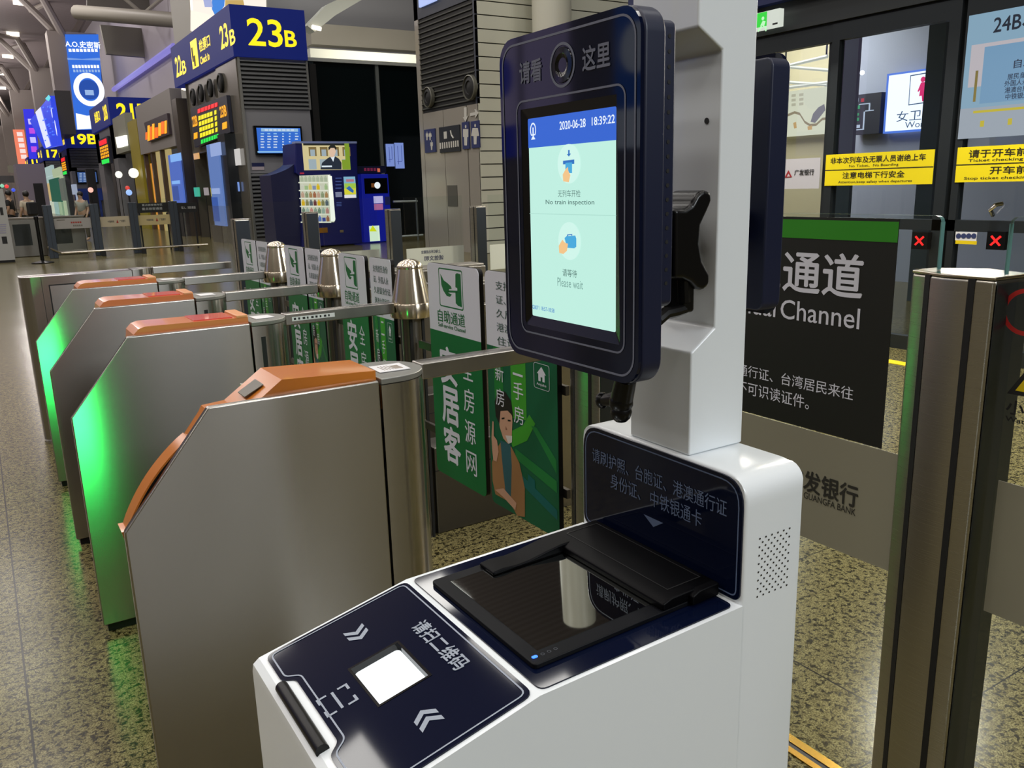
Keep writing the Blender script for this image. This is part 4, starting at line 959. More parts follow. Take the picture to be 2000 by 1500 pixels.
# exit sign box
e = thing('exit_sign', 'small lit exit box with a green running figure above the sliding doors', 'sign', at(1500, 40, 'x', FX - 0.12))
b = MB(); rectpx(b, 'x', FX - 0.12, 1470, 1522, 22, 56, 0, 0, 0.06); b.obj('light_box', lit('exit_white', 'dfe6da', 0.85), e)
b = MB(); rectpx(b, 'x', FX - 0.12, 1474, 1498, 25, 53, 0, 0.002); 
rectpx(b, 'x', FX - 0.12, 1509, 1519, 44.5, 48, 1, 0.002); b.obj('green_field', [lit('exit_green', '2fd43c', 1.0), BLACKPR], e, fix=False)
b = MB(); c = at(1490, 36, 'x', FX - 0.125); b.disc((FX - 0.125, c.y, c.z), RX, UX, 0.017, 10)
for pts in ([(0.0, -0.02), (-0.03, -0.06), (0.02, -0.07), (0.035, -0.03)], [(-0.02, -0.06), (-0.06, -0.10), (-0.05, -0.115), (0.0, -0.075)], [(0.01, -0.065), (0.05, -0.085), (0.05, -0.12), (0.035, -0.12), (0.03, -0.09), (0.0, -0.075)]):
    b.face([(FX - 0.125, c.y - u, c.z + v) for u, v in pts])
b.obj('running_figure', lit('exit_pale', 'bff7c0', 1.0), e, fix=False)
# yellow notices on the glass
def notice(label, y0, y1, pxm, py0, py1, lines):
    n = thing('yellow_notice', label, 'notice', (FX - 0.035, (y0 + y1) / 2, fa(pxm, py1).z), 'yellow notices on the sliding doors')
    z1, z0 = fa(pxm, py0).z, fa(pxm, py1).z; zm = (z0 + z1) / 2
    b = MB(); b.box(FX - 0.036, FX - 0.031, y1, y0, z0, z1); p = b.obj('board', mat('yellow_board', 'e3ce00', 0.5), n)
    b = MB(); b.box(FX - 0.0372, FX - 0.036, y1, y0, zm - 0.004, zm + 0.004)
    for body, a, c, v, h, bold in lines:
        text(b, body, (FX - 0.0362, (a + c) / 2, z0 + (z1 - z0) * v), RX, UX, a - c, h, bold, 0, 0.0008)
    b.obj('lettering', mat('black_notice_print', '1c1a08', 0.5), p, fix=False)
    return n
n1y0, n1y1 = Y(1617, 330), Y(1828, 325); H = n1y0 - n1y1; zu = (fa(1725, 297).z - fa(1725, 361).z)
notice('yellow boarding notice under the women\'s restroom light box', n1y0, n1y1, 1725, 297, 361,
       [('非本次列车及无票人员谢绝上车', n1y0 - 0.05 * H, n1y1 + 0.07 * H, 0.80, 0.20 * zu, 0.02), ('No Ticket、No Boarding', n1y0 - 0.24 * H, n1y1 + 0.30 * H, 0.60, 0.10 * zu, 0.006),
        ('注意电梯下行安全', n1y0 - 0.18 * H, n1y1 + 0.24 * H, 0.32, 0.20 * zu, 0.02), ('Attention,keep safety when departures', n1y0 - 0.14 * H, n1y1 + 0.17 * H, 0.10, 0.10 * zu, 0.006)])
n2y0 = Y(1873, 320); n2y1 = n2y0 - H
notice('yellow ticket-checking notice under the blue route poster', n2y0, n2y1, 1935, 285, 355,
       [('请于开车前15分钟检票', n2y0 - 0.09 * H, n2y1 + 0.05 * H, 0.80, 0.22 * zu, 0.02), ('Ticket checking 15 minutes before', n2y0 - 0.09 * H, n2y1 + 0.03 * H, 0.60, 0.10 * zu, 0.01),
        ('开车前3分钟停检', n2y0 - 0.26 * H, n2y1 + 0.04 * H, 0.32, 0.21 * zu, 0.02), ('Stop ticket checking 3 minutes before', n2y0 - 0.07 * H, n2y1 + 0.03 * H, 0.10, 0.10 * zu, 0.01)])
# route poster
rp_ = thing('route_poster', 'pale blue route poster headed with gate numbers on the second sliding door', 'poster', (FX - 0.035, n2y0 - 0.4, 1.8))
b = MB(); y0, y1 = Y(1887, 150), Y(1887, 150) - 1.05; z0, z1 = fa(1940, 268).z, fa(1940, 24).z
b.box(FX - 0.036, FX - 0.031, y1, y0, z0, z1); pb_ = b.obj('sheet', lit('pale_blue_sheet', '8fb4cc', 0.75), rp_)
b = MB(); ZZ = lambda v: z0 + (z1 - z0) * v; YY = lambda u: y0 - 1.05 * u
def pq(u0, u1, v0, v1, m, l): b.face([(FX - 0.036 - l, YY(u0), ZZ(v0)), (FX - 0.036 - l, YY(u1), ZZ(v0)), (FX - 0.036 - l, YY(u1), ZZ(v1)), (FX - 0.036 - l, YY(u0), ZZ(v1))], m)
pq(0.04, 1.0, 0.42, 0.76, 0, 0.001); pq(0.14, 1.0, 0.28, 0.73, 1, 0.002); pq(0.0, 1.0, 0.0, 0.25, 2, 0.001); pq(0.09, 0.11, 0.30, 0.55, 3, 0.003); pq(0.10, 1.0, 0.205, 0.225, 4, 0.002)
for u in (0.16, 0.36, 0.56): pq(u, u + 0.03, 0.09, 0.14, 4, 0.002)
pq(0.45, 0.62, 0.60, 0.70, 5, 0.003)
b.obj('printed_fields', [lit('pale_pink_field', 'c9c3c9', 0.75), lit('blue_card', '7ba6c9', 0.75), lit('grey_blue_field', 'a9b4c0', 0.75), mat('olive_bar', '6a5f2a', 0.6), lit('poster_yellow', 'd8c83a', 0.7), lit('poster_white', 'd5dce6', 0.8)], pb_, fix=False)
b = MB(); text(b, '24B、25B', (FX - 0.0375, y0 - 0.47, ZZ(0.885)), RX, UX, 0.54, 0.11, 0.02)
MDP = mat('dark_poster_print', '1a2740', 0.5); b.obj('lettering', MDP, pb_, fix=False); b = MB()
text(b, '自助通道', (FX - 0.0385, y0 - 0.53, ZZ(0.565)), RX, UX, 0.30, 0.062, 0.02)
for k, s in enumerate(('居民身份证', '外国人永久居留身份证', '港澳台居民居住证', '中铁银通卡')): text(b, s, (FX - 0.0385, y0 - 0.36 - 0.018 * len(s), ZZ(0.47 - 0.052 * k)), RX, UX, 0.043 * len(s), 0.042, 0.02)
b.obj('lettering', MDP, pb_, fix=False)
# bank sticker on the fixed pane
bs = thing('bank_sticker', 'white sticker with a red triangular emblem on the fixed pane', 'sticker', at(1550, 340, 'x', FX - 0.03))
b = MB(); rectpx(b, 'x', FX - 0.03, 1470, 1601, 311, 369, 0, 0, 0.004); bs0 = b.obj('sheet', mat('pale_grey_sheet', 'b4b2b8', 0.5), bs)
b = MB(); c = [at(px, py, 'x', FX - 0.033) for px, py in ((1532, 347), (1547, 346), (1540, 332))]; b.face(c, 1)
c = [at(px, py, 'x', FX - 0.0335) for px, py in ((1537, 345), (1543, 344.6), (1540, 339))]; b.face(c, 2)
textpx(b, '广发银行', 'x', FX - 0.03, 1552, 1590, 331, 342, 0.03, 0, 0.003)
b.obj('emblem_and_lettering', [BLACKPR, mat('dark_red_print', '8c1f24', 0.5), mat('sheet_white', 'b4b2b8', 0.5)], bs0, fix=False)
# lane lamps: small red crosses
for k, (px, py, lab) in enumerate(((1797, 470, 'small red cross lamp seen through the channel sign\'s glass'), (1946, 470, 'small red cross lamp on the second sliding door'))):
    c = at(px, py, 'x', FX - 0.08)
    g = thing('lane_lamp', lab, 'lamp', c, 'red cross lane lamps')
    b = MB(); b.box(c.x - 0.01, c.x + 0.05, c.y - 0.07, c.y + 0.07, c.z - 0.07, c.z + 0.07); b.obj('case', BLACK, g)
    b = MB()
    for s in (-1, 1): b.prism([(c.x - 0.013, c.y + s * u, c.z + v) for u, v in ((-0.042, -0.032), (-0.030, -0.040), (0.042, 0.030), (0.030, 0.040))], (0.003, 0, 0))
    b.obj('cross', lit('red_led', 'ff1818', 2.2), g)
# door handle and label
c = at(1944, 408, 'x', FX - 0.06); g = thing('door_handle', 'curved chrome handle on the second sliding door', 'handle', c)
b = MB(); b.tube([c + Vector((0.03, 0.03, -0.05)), c + Vector((-0.02, 0.025, -0.01)), c + Vector((-0.03, -0.01, 0.03)), c + Vector((0.03, -0.03, 0.04))], 0.017, 10); b.obj('bar', mat('bright_chrome', 'e6e2da', 0.1, 1.0), g, smooth=True)
g = thing('safety_sticker', 'white and yellow safety sticker low on the second sliding door', 'sticker', at(1888, 465, 'x', FX - 0.03))
b = MB(); rectpx(b, 'x', FX - 0.031, 1866, 1908, 453, 470, 0, 0.001); rectpx(b, 'x', FX - 0.031, 1866, 1908, 470, 477, 1, 0.001)
for k in range(4):
    q_ = at(1872 + 10 * k, 461, 'x', FX - 0.0335); b.disc((FX - 0.0335, q_.y, q_.z), RX, UX, 0.022, 10, 2)
b.obj('sheet', [PAPER, YEL, mat('navy_icon', '2a3560', 0.5)], g, fix=False)

# ------------------------------------------------------------------ rooms behind the doors
BX = 11.05
b = MB(); b.box(BX, BX + 0.2, 3.0, 10.8, 0, 4.1); structure(b.obj('wall_back', mat('dim_blue_grey_wall', '9aa2b6', 0.6)))
b = MB(); b.box(BX - 0.03, BX, at(1655, 200, 'x', BX).y, 10.8, 0, 4.0); structure(b.obj('wall_back_panel', mat('beige_wall_panel', 'b3ab8c', 0.6)))
b = MB(); b.box(FX + 0.33, BX, 1.0, 8.3, 4.0, 4.1); structure(b.obj('ceiling_gatehouse', mat('gatehouse_ceiling', '7c8078', 0.7)))
area_light('fill_light_gatehouse', (9.6, 8.6, 3.9), 1.6, 110, (1.0, 0.97, 0.88))  # unseen light added to brighten the room's walls
IX = 10.9
wr = thing('restroom_light_box', 'bright white women\'s restroom light box behind the sliding door', 'light box', at(1790, 200, 'x', IX))
b = MB(); rectpx(b, 'x', IX, 1733, 1856, 140, 252, 0, 0, 0.115); lb = b.obj('light_box', lit('white_light_box', 'e9f1ff', 1.35, True), wr)
b = MB(); rectpx(b, 'x', IX + 0.02, 1729, 1860, 136, 256, 0, 0, 0.09); b.obj('blue_rim', lit('blue_rim_light', '4f7be0', 1.0), wr)
b = MB()
o = [at(px, py, 'x', IX - 0.004) for px, py in ((1778, 147), (1818, 140), (1816, 200), (1774, 206))]; cc = sum(o, Vector()) / 4
b.ring(o, [cc + (p - cc) * 0.93 for p in o], None, 0)
textpx(b, '女卫生间', 'x', IX, 1752, 1852, 213, 234, 0.005, 0, 0.004); textpx(b, 'Women', 'x', IX, 1768, 1830, 236, 248, 0.0, 0, 0.004)
hd = at(1803, 155, 'x', IX - 0.005); b.disc((IX - 0.005, hd.y, hd.z), RX, UX, 0.035, 14, 1)
b.face([at(px, py, 'x', IX - 0.005) for px, py in ((1799, 161), (1808, 160), (1812, 175), (1809, 177), (1811, 187), (1806, 187), (1804, 198), (1801, 198), (1800, 187), (1795, 188), (1797, 176), (1793, 180), (1792, 178))], 1)
b.obj('pictogram_and_lettering', [lit('navy_on_white', '3a5f86', 0.7), lit('magenta_figure', 'e0186e', 1.0)], lb, fix=False)
ar = thing('art_light_box', 'wide ivory light box with a flowing painted ribbon behind the fixed pane', 'light box', at(1580, 220, 'x', IX))
b = MB(); rectpx(b, 'x', IX, 1525, 1640, 173, 263, 0, 0, 0.12); al = b.obj('light_box', lit('ivory_light_box', 'd9d8bd', 1.0, True), ar)
b = MB(); up = [(1528, 229), (1540, 222), (1552, 217), (1562, 220), (1572, 236), (1582, 242), (1594, 241), (1606, 230), (1620, 228), (1636, 245)]
b.face([at(px, py, 'x', IX - 0.004) for px, py in up + [(px, py + 5) for px, py in up[::-1]]], 0)
b.face([at(px, py, 'x', IX - 0.005) for px, py in ((1583, 238), (1588, 222), (1598, 210), (1610, 203), (1612, 215), (1602, 228), (1592, 240))], 1)
b.face([at(px, py, 'x', IX - 0.004) for px, py in ((1549, 240), (1555, 238), (1556, 250), (1551, 251))], 2); b.face([at(px, py, 'x', IX - 0.004) for px, py in ((1577, 247), (1586, 245), (1586, 253), (1578, 254))], 2)
for r in range(3):
    for c_ in range(3):
        p = at(1535 + 15 * c_, 188 + 9 * r - 1.5 * c_, 'x', IX - 0.004); b.face([(IX - 0.004, p.y + s, p.z + t) for s, t in ((0.04, -0.02), (-0.04, -0.02), (-0.04, 0.02), (0.04, 0.02))], 3)
b.obj('painted_ribbon', [lit('ribbon_tan', 'a89878', 0.7), lit('ribbon_grey', '8d8a90', 0.7), lit('ribbon_amber', 'd9b074', 0.8), lit('faint_glyph', 'c9c4a8', 0.8)], al, fix=False)
mp_ = thing('station_map', 'dark wall map with white and green route marks beside the restroom light box', 'map', at(1695, 220, 'x', IX))
b = MB(); rectpx(b, 'x', IX, 1668, 1719, 183, 262, 0, 0, 0.12); mb_ = b.obj('board', mat('dark_map_board', '1a2030', 0.5), mp_)
b = MB()
for (a_, c_, d_, e_, m_) in ((1678, 1700, 202, 204, 0), (1697, 1700, 203, 215, 0), (1690, 1707, 215, 217, 0), (1686, 1689, 218, 252, 0), (1672, 1688, 252, 254, 0), (1672, 1680, 206, 213, 1), (1672, 1678, 221, 226, 1), (1672, 1678, 230, 236, 1), (1682, 1688, 192, 199, 2), (1672, 1677, 192, 199, 0), (1668, 1680, 244, 250, 0)):
    rectpx(b, 'x', IX, a_, c_, d_, e_, m_, 0.004)
b.obj('route_marks', [lit('map_white', 'c8d6ea', 0.8), lit('map_green', '2fa56a', 0.8), lit('map_red', 'c02838', 0.8)], mb_, fix=False)
for px0, px1, lab in ((1640, 1670, 'dark slim pillar inside the gate house beside the ivory light box'), (1803, 1836, 'dark slim pillar in front of the restroom light box')):
    y0, y1 = at(px0, 200, 'x', 9.4).y, at(px1, 200, 'x', 9.4).y
    g = thing('pillar', lab, 'pillar', (9.4, (y0 + y1) / 2, 0), 'slim pillars inside the gate house')
    b = MB(); b.box(9.4, 9.46, y1, y0, 0, 4.0); b.obj('shaft', mat('dark_pillar', '3a4d58', 0.35, 0.2), g)
g = thing('light_rack', 'white zigzag ceiling light rails inside the gate house', 'ceiling lamp', at(1570, 130, 'x', 9.8))
b = MB()
for p, q in (((1533, 130), (1616, 110)), ((1533, 130), (1640, 139)), ((1531, 160), (1616, 166)), ((1531, 172), (1640, 158))):
    b.tube([at(*p, 'x', 9.8), at(*q, 'x', 9.8)], 0.025, 6)
b.obj('rail', lit('soft_white_rail', 'c9cbbb', 0.8), g)
b = MB()
for p in (at(1534, 130, 'x', 9.8), at(1614, 110, 'x', 9.8)): b.tube([p, (p.x, p.y, 4.0)], 0.012, 6)
b.obj('hanger', DARKF, g)
g = thing('ceiling_spot', 'tiny bright ceiling spot beside the restroom light box', 'ceiling lamp', at(1684, 142, 'x', 10.0))
b = MB(); b.sphere(at(1684, 142, 'x', 10.0), 0.03, 10); b.obj('bulb', lit('spot_white', 'ffffff', 3.0), g)
# ------------------------------------------------------------------ tiled tower with louvre and restroom signs
TX0, TY0 = 9.6, 16.40
tow = bpy.data.objects.new('wall_tower', None); COL.objects.link(tow); tow.location = (TX0, TY0, 0); OFF[tow.name] = Vector(tow.location); structure(tow)
ty1 = at(822, 300, 'x', TX0).y
TILE = mat('grey_green_tile', 'd6d6c6', 0.4)
b = MB(); b.box(TX0 + 0.03, 14.0, TY0 + 0.03, ty1, 0, 9.0); b.obj('core', mat('dark_joint', '2c2c27', 0.7), tow)
b = MB(); z = 0.0
while z < 9.0:
    b.box(TX0 + 0.6 * 0 + 0.0, 14.0, TY0, TY0 + 0.03, z + 0.012, z + 0.268); z += 0.28
b.obj('tile_course', TILE, tow)
zl = at(880, 212, 'x', TX0).z
PANEL = mat('taupe_steel_panel', 'aaa59b', 0.20, 0.3)
b = MB(); yy = [TY0, TY0 + 0.36, TY0 + 0.46, TY0 + 1.2, TY0 + 1.95, ty1]
for a_, c_ in ((TY0, TY0 + 0.50), (TY0 + 0.54, TY0 + 1.62), (TY0 + 1.64, ty1 - 0.22)): b.box(TX0, TX0 + 0.03, a_ + 0.003, c_, 0, zl)
b.box(TX0, TX0 + 0.03, ty1 - 0.2, ty1, 0, 9)
b.obj('steel_panel', PANEL, tow)
b = MB(); zt = at(850, 25, 'x', TX0).z; z = zl + 0.08
while z < zt:
    b.prism([(TX0 - 0.005, TY0 + 0.12, z), (TX0 + 0.06, TY0 + 0.12, z + 0.05), (TX0 + 0.06, TY0 + 0.12, z + 0.064), (TX0 - 0.005, TY0 + 0.12, z + 0.014)], (0, ty1 - TY0 - 0.3, 0)); z += 0.115
b.obj('louvre_slats', mat('grey_slat', '35362f', 0.5), tow)
b = MB(); b.box(TX0 + 0.025, TX0 + 0.03, TY0 + 0.1, ty1 - 0.2, zl, zt); b.obj('louvre_back', BLACKM, tow)
b = MB(); b.box(TX0, TX0 + 0.05, TY0, TY0 + 0.10, zl, 9.0); b.box(TX0, TX0 + 0.05, TY0, ty1, zt, 9.0); b.obj('louvre_frame', mat('dark_head_panel', '2c3240', 0.5), tow)
for (px, py, r) in ((836, 190, 0.235), (917, 171, 0.265)):
    c = at(px, py, 'x', TX0 - 0.05)
    g = thing('round_speaker', 'round grille speaker on the tower louvre, ' + ('farther from' if px < 900 else 'close to') + ' the tiled corner', 'speaker', c, 'round speakers on the tower')
    b = MB(); b.lathe([(r, 0.06), (r, -0.03), (r * 0.93, -0.04), (r * 0.91, 0.0)], c, 28, axis='x'); b.obj('rim', mat('grey_rim', '77766c', 0.4, 0.4), g, smooth=True)
    b = MB(); b.lathe([(r * 0.91, -0.01), (r * 0.55, -0.035), (r * 0.5, -0.01), (0.02, -0.03)], c, 24, axis='x'); b.obj('cone', BLACKM, g, smooth=True)
def wall_sign(name, label, cat, px0, px1, py0, py1, m, prints, mats):
    c = at((px0 + px1) / 2, py1, 'x', TX0 - 0.03)
    g = thing(name, label, cat, c)
    b = MB(); rectpx(b, 'x', TX0 - 0.03, px0, px1, py0, py1, 0, 0, 0.025); p = b.obj('plate', m, g)
    b = MB(); prints(b); b.obj('pictogram', mats, p, fix=False)
    return g
BLUES = mat('blue_sign_face', '2c3566', 0.4); SIGNW = mat('sign_white', 'c9c7c0', 0.5)
def person_mark(b, px, py0, py1, skirt=False, m=0):
    q = lambda u, v: at(px + u, py0 + (py1 - py0) * v, 'x', TX0 - 0.034)
    c = q(0, 0.08); b.disc((c.x, c.y, c.z), RX, UX, abs(q(0, 0).z - q(0, 0.085).z), 10, m)
    w = (py1 - py0) * 0.13
    b.face([q(*p) for p in ((-w, 0.2), (w, 0.2), (w * (1.5 if skirt else 1), 0.58), (w * .6, 0.60), (w * .5, 1.0), (-w * .5, 1.0), (-w * .6, 0.60), (-w * (1.5 if skirt else 1), 0.58))], m)
wall_sign('restroom_sign', 'small blue family and wheelchair sign on the tower panel', 'sign', 829, 850, 252, 298, BLUES, lambda b: (person_mark(b, 834, 257, 274), person_mark(b, 840, 257, 274, True), person_mark(b, 843, 274, 293)), SIGNW)
wall_sign('restroom_sign', 'blue men sign nearest the dark panel under the white arrows', 'sign', 902.5, 916, 238, 291, BLUES, lambda b: person_mark(b, 909.5, 244, 284), SIGNW)
wall_sign('restroom_sign', 'blue women sign at the tiled corner under the white arrows', 'sign', 920, 936, 236, 289, BLUES, lambda b: person_mark(b, 928, 242, 282, True), SIGNW)
def bag(b):
    rectpx(b, 'x', TX0 - 0.03, 867, 873, 257, 271, 0, 0.004); 
    b.tube([at(880, 255, 'x', TX0 - 0.034), at(882, 264, 'x', TX0 - 0.034), at(886, 270, 'x', TX0 - 0.034)], 0.02, 6, 0)
    for k in range(9): rectpx(b, 'x', TX0 - 0.03, 859 + 4.3 * k, 861.6 + 4.3 * k, 279 - 0.6 * k, 291 - 0.6 * k, 0, 0.004)
wall_sign('facility_sign', 'dark drinking water and telephone sign on the tower panel', 'sign', 858, 898, 246, 297, mat('dark_sign_face', '20232a', 0.4), bag, SIGNW)
g = thing('arrow_sign', 'white down and right arrows above the blue restroom signs', 'sign', at(920, 225, 'x', TX0 - 0.02))
for kind, pts in (('down', ((906, 210), (911, 209), (911, 228), (914, 226), (909, 238), (904, 229), (906.5, 230))), ('right', ((918, 221), (928, 219), (927, 213), (934, 221), (928, 231), (928, 225), (918, 227)))):
    b = MB(); b.pxslab('x', TX0 - 0.02, pts, (0.015, 0, 0)); b.obj('arrow', SIGNW, g)
g = thing('wall_hatch', 'dark grey upright hatch low on the tower panel', 'hatch', at(885, 402, 'x', TX0 - 0.01))
b = MB(); rectpx(b, 'x', TX0 - 0.01, 874, 893, 362, 403, 0, 0, 0.01); b.obj('plate', mat('grey_hatch', '55534d', 0.4), g)
g = thing('lit_sign', 'pale blue lit sign at the head of the tower louvre', 'sign', at(833, 8, 'x', TX0 - 0.06))
b = MB(); rectpx(b, 'x', TX0 - 0.06, 817, 850, -14, 8, 0, 0, 0.05); b.obj('panel', lit('tower_sign_blue', 'a9bdf2', 1.0), g)
# round white column beside the tower
c0 = at(1078, 60, 'y', 15.6)
g = structure(bpy.data.objects.new('wall_column', None)); COL.objects.link(g); g.location = (c0.x, 15.6, 0); OFF[g.name] = Vector(g.location)
b = MB(); b.lathe([(0.42, 0.0), (0.42, 12.0)], (c0.x, 15.6, 0), 40); b.obj('shaft', mat('ivory_paint', 'cfcdbe', 0.4), g, smooth=True)
b = MB(); b.box(c0.x + 0.6, c0.x + 6, 17.5, 17.8, 3.6, 9.0)
for k in range(14): b.box(c0.x + 0.6, c0.x + 6, 17.42, 17.5, 3.8 + 0.36 * k, 3.95 + 0.36 * k, 1)
structure(b.obj('wall_far_louvre', [BLACKM, mat('grey_slat_far', '6d6c66', 0.5)]))

# ------------------------------------------------------------------ dark glazed wall
GY = 25.3
gx0, gx1 = at(601, 300, 'y', GY).x, 16.0
gz = at(700, 125, 'y', GY).z
w2 = bpy.data.objects.new('window_2', None); COL.objects.link(w2); w2.location = (gx0, GY, 0); OFF[w2.name] = Vector(w2.location); structure(w2)
b = MB(); b.box(gx0, gx1, GY + 0.01, GY + 0.03, 0, gz); b.obj('pane', mat('black_night_glass', '0b1416', 0.06, spec=0.6), w2)
b = MB()
xm = at(739, 200, 'y', GY).x; b.box(xm - 0.05, xm + 0.05, GY - 0.05, GY, 0, gz)
b.obj('mullion', mat('grey_mullion', '8d938f', 0.4, 0.5), w2)
b = MB(); xl = at(617, 200, 'y', GY).x; b.box(gx0 - 0.1, xl, GY - 0.03, GY, 0, gz); b.obj('end_strip', mat('teal_grey_strip', '39494c', 0.3, 0.3), w2)
b = MB(); b.box(gx0 - 0.3, gx1, GY - 0.1, GY + 0.1, gz, gz + 0.10); b.obj('head_rail', mat('pale_head_rail', 'b9bbb4', 0.5), w2)
for k, (px0, px1, py0, py1) in enumerate(((758, 768, 281, 325), (775, 787, 279, 329))):  # reflections in the dark glass, put in as glowing panels
    n = thing('notice_reflection', ('pale blue glowing panel for a reflected notice by the mullion of the dark glazed wall', 'larger pale blue glowing panel for a reflected notice on the dark glazed wall, away from the mullion')[k], 'notice', at(px0, py1, 'y', GY - 0.05))
    b = MB(); rectpx(b, 'y', GY - 0.05, px0 - 3, px1 + 2, py0, py1, 0, 0, 0.03); s_ = b.obj('sheet', lit('pale_blue_reflection', '7f95d8', 0.85), n)
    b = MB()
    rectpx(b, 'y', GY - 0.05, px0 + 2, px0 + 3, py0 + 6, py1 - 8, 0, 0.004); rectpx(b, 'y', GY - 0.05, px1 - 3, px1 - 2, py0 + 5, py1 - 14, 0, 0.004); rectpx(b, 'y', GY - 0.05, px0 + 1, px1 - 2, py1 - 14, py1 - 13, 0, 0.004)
    b.obj('print', lit('reflected_ink', '4a5aa8', 0.7), s_, fix=False)
hr = thing('handrail', 'white double handrail in front of the dark glazed wall', 'railing', at(800, 480, 'y', 22.6))
b = MB(); p0, p1 = at(768, 394, 'y', 22.6), at(815, 393, 'y', 22.6); b.tube([p0, p1], 0.03, 8); p0, p1 = at(765, 463, 'y', 22.6), at(826, 459, 'y', 22.6); b.tube([p0, p1], 0.03, 8); b.obj('rail', mat('white_rail', 'c9d3d0', 0.3), hr, smooth=True)
b = MB(); c = at(817, 470, 'y', 22.6); b.tube([(c.x, 22.6, 0), (c.x, 22.6, 1.2)], 0.03, 8); b.obj('post', mat('grey_rail_post', '6d7573', 0.3), hr, smooth=True)

# ------------------------------------------------------------------ gate house with the lit number sign
HX, HY = 6.75, 24.5
hx1 = at(604, 200, 'y', HY).x
hh_ = at(463, 111, 'y', HY).z
h1 = at(454, 10, 'y', HY).z
hy1 = at(344, 130, 'x', HX).y
STONE = mat('taupe_polished_stone', '6f6a60', 0.18, 0.25, coat=0.3)
gh = structure(bpy.data.objects.new('wall_gatehouse', None)); COL.objects.link(gh); gh.location = (HX, HY, 0); OFF[gh.name] = Vector(gh.location)
b = MB(); b.box(HX, hx1, HY, HY + 1.5, 0, hh_); b.obj('pier', mat('grey_panel_wall', '86868a', 0.45), gh)
zb = at(520, 338, 'y', HY).z
b = MB(); zb0 = at(540, 213, 'y', HY).z
def slats(b, x0, x1, z0, z1, y):
    z = z0
    while z < z1 - 0.05:
        b.prism([(x0, y - 0.06, z), (x0, y - 0.0, z + 0.05), (x0, y, z + 0.075), (x0, y - 0.06, z + 0.028)], (x1 - x0, 0, 0)); z += 0.112
slats(b, HX + 0.05, hx1 - 0.03, zb0, hh_ - 0.05, HY); slats(b, HX + 0.05, hx1 - 0.03, 0.25, zb, HY); b.obj('louvre_slats', mat('louvre_grey', '6f7172', 0.45, 0.2), gh)
b = MB(); b.box(HX + 0.04, hx1 - 0.02, HY - 0.004, HY, zb0, hh_ - 0.04); b.box(HX + 0.04, hx1 - 0.02, HY - 0.004, HY, 0.2, zb); b.obj('louvre_back', mat('louvre_shadow_gap', '17191b', 0.7), gh)
b = MB(); b.box(HX - 0.02, HX + 0.04, HY - 0.07, HY + 0.02, 0, hh_); b.box(hx1 - 0.03, hx1 + 0.03, HY - 0.05, HY, zb0, hh_); b.obj('corner_trim', mat('corner_steel', '9b9b96', 0.3, 0.6), gh)
# entrance side, facing the hall
zs = at(415, 205, 'x', HX).z; zd = at(405, 290, 'x', HX).z
b = MB(); yA, yB = at(462, 300, 'x', HX).y, at(372, 250, 'x', HX).y
b.box(HX - 0.05, HX + 0.4, HY + 0.02, at(436, 250, 'x', HX).y, 0, hh_); b.box(HX - 0.05, HX + 0.4, at(374, 250, 'x', HX).y, hy1 - 1.3, 0, hh_); b.box(HX, HX + 0.4, HY + 0.02, hy1 - 1.3, zd - 0.1, hh_)
b.obj('stone_front', STONE, gh)
b = MB(); b.box(HX + 2.2, HX + 2.4, HY + 0.5, hy1 - 1.3, 0, hh_); b.box(HX + 0.4, HX + 2.4, HY + 1.5, hy1 - 1.3, zd, zd + 0.1); b.obj('dark_interior', mat('dark_lobby', '1c1b19', 0.5), gh)
for k, (px, py) in enumerate(((376, 190), (391, 182), (409, 172), (429, 162))):
    c = at(px, py, 'x', HX - 0.11)
    g = thing('round_speaker', 'oval-looking dark wall speaker, %s of four under the gate number sign' % ('first', 'second', 'third', 'fourth')[k], 'speaker', c, 'speakers under the gate number sign')
    b = MB(); b.lathe([(0.27, 0.05), (0.27, -0.01), (0.22, -0.03), (0.20, 0.01), (0.03, -0.02)], c, 22, axis='x'); b.obj('cone', BLACKM, g, smooth=True)
# number sign
gs = thing('gate_number_sign', 'big deep blue gate sign with amber numbers wrapping the corner of the gate house', 'sign', (HX, HY, hh_))
b = MB(); b.box(HX - 0.12, hx1 + 0.02, HY - 0.12, hy1, hh_, h1); b.obj('box', mat('deep_blue_sign', '0c1444', 0.5, spec=0.2), gs); bpy.data.materials['deep_blue_sign'].node_tree.nodes['Principled BSDF'].inputs['Emission Color'].default_value = (*lin('101e66'), 1); bpy.data.materials['deep_blue_sign'].node_tree.nodes['Principled BSDF'].inputs['Emission Strength'].default_value = 0.7
b = MB(); y_ = HY - 0.12
def tY(body, x0, x1, p0, p1, bold): textpx(b, body, 'y', y_, x0, x1, p0, p1, bold, 0, 0.01)
tY('23', 483, 551, 37, 91, 0.012); tY('B', 556, 579, 60, 92, 0.02)
x_ = HX - 0.12
def tX(body, x0, x1, p0, p1, bold): textpx(b, body, 'x', x_, x0, x1, p0, p1, bold, 0, 0.01)
b.obj('lettering', lit('amber_letters', 'ffdf12', 1.25), gs, fix=False); b = MB()
tX('22', 343, 355, 108, 150, 0.02); tX('B', 356, 364, 117, 145, 0.02); b.obj('lettering', bpy.data.materials['amber_letters'], gs, fix=False); b = MB()
tX('23', 430, 446, 46, 95, 0.02); tX('B', 449, 460, 56, 88, 0.02)
b.obj('lettering', bpy.data.materials['amber_letters'], gs, fix=False); b = MB()
tX('检票口', 389, 411, 72, 97, 0.03); tX('Check in', 391, 410, 106, 122, 0.03)
b.obj('lettering', bpy.data.materials['amber_letters'], gs, fix=False)
b = MB(); rectpx(b, 'x', x_, 374, 387, 76, 134, 0, 0.01); b.obj('turnstile_field', bpy.data.materials['amber_letters'], gs, fix=False)
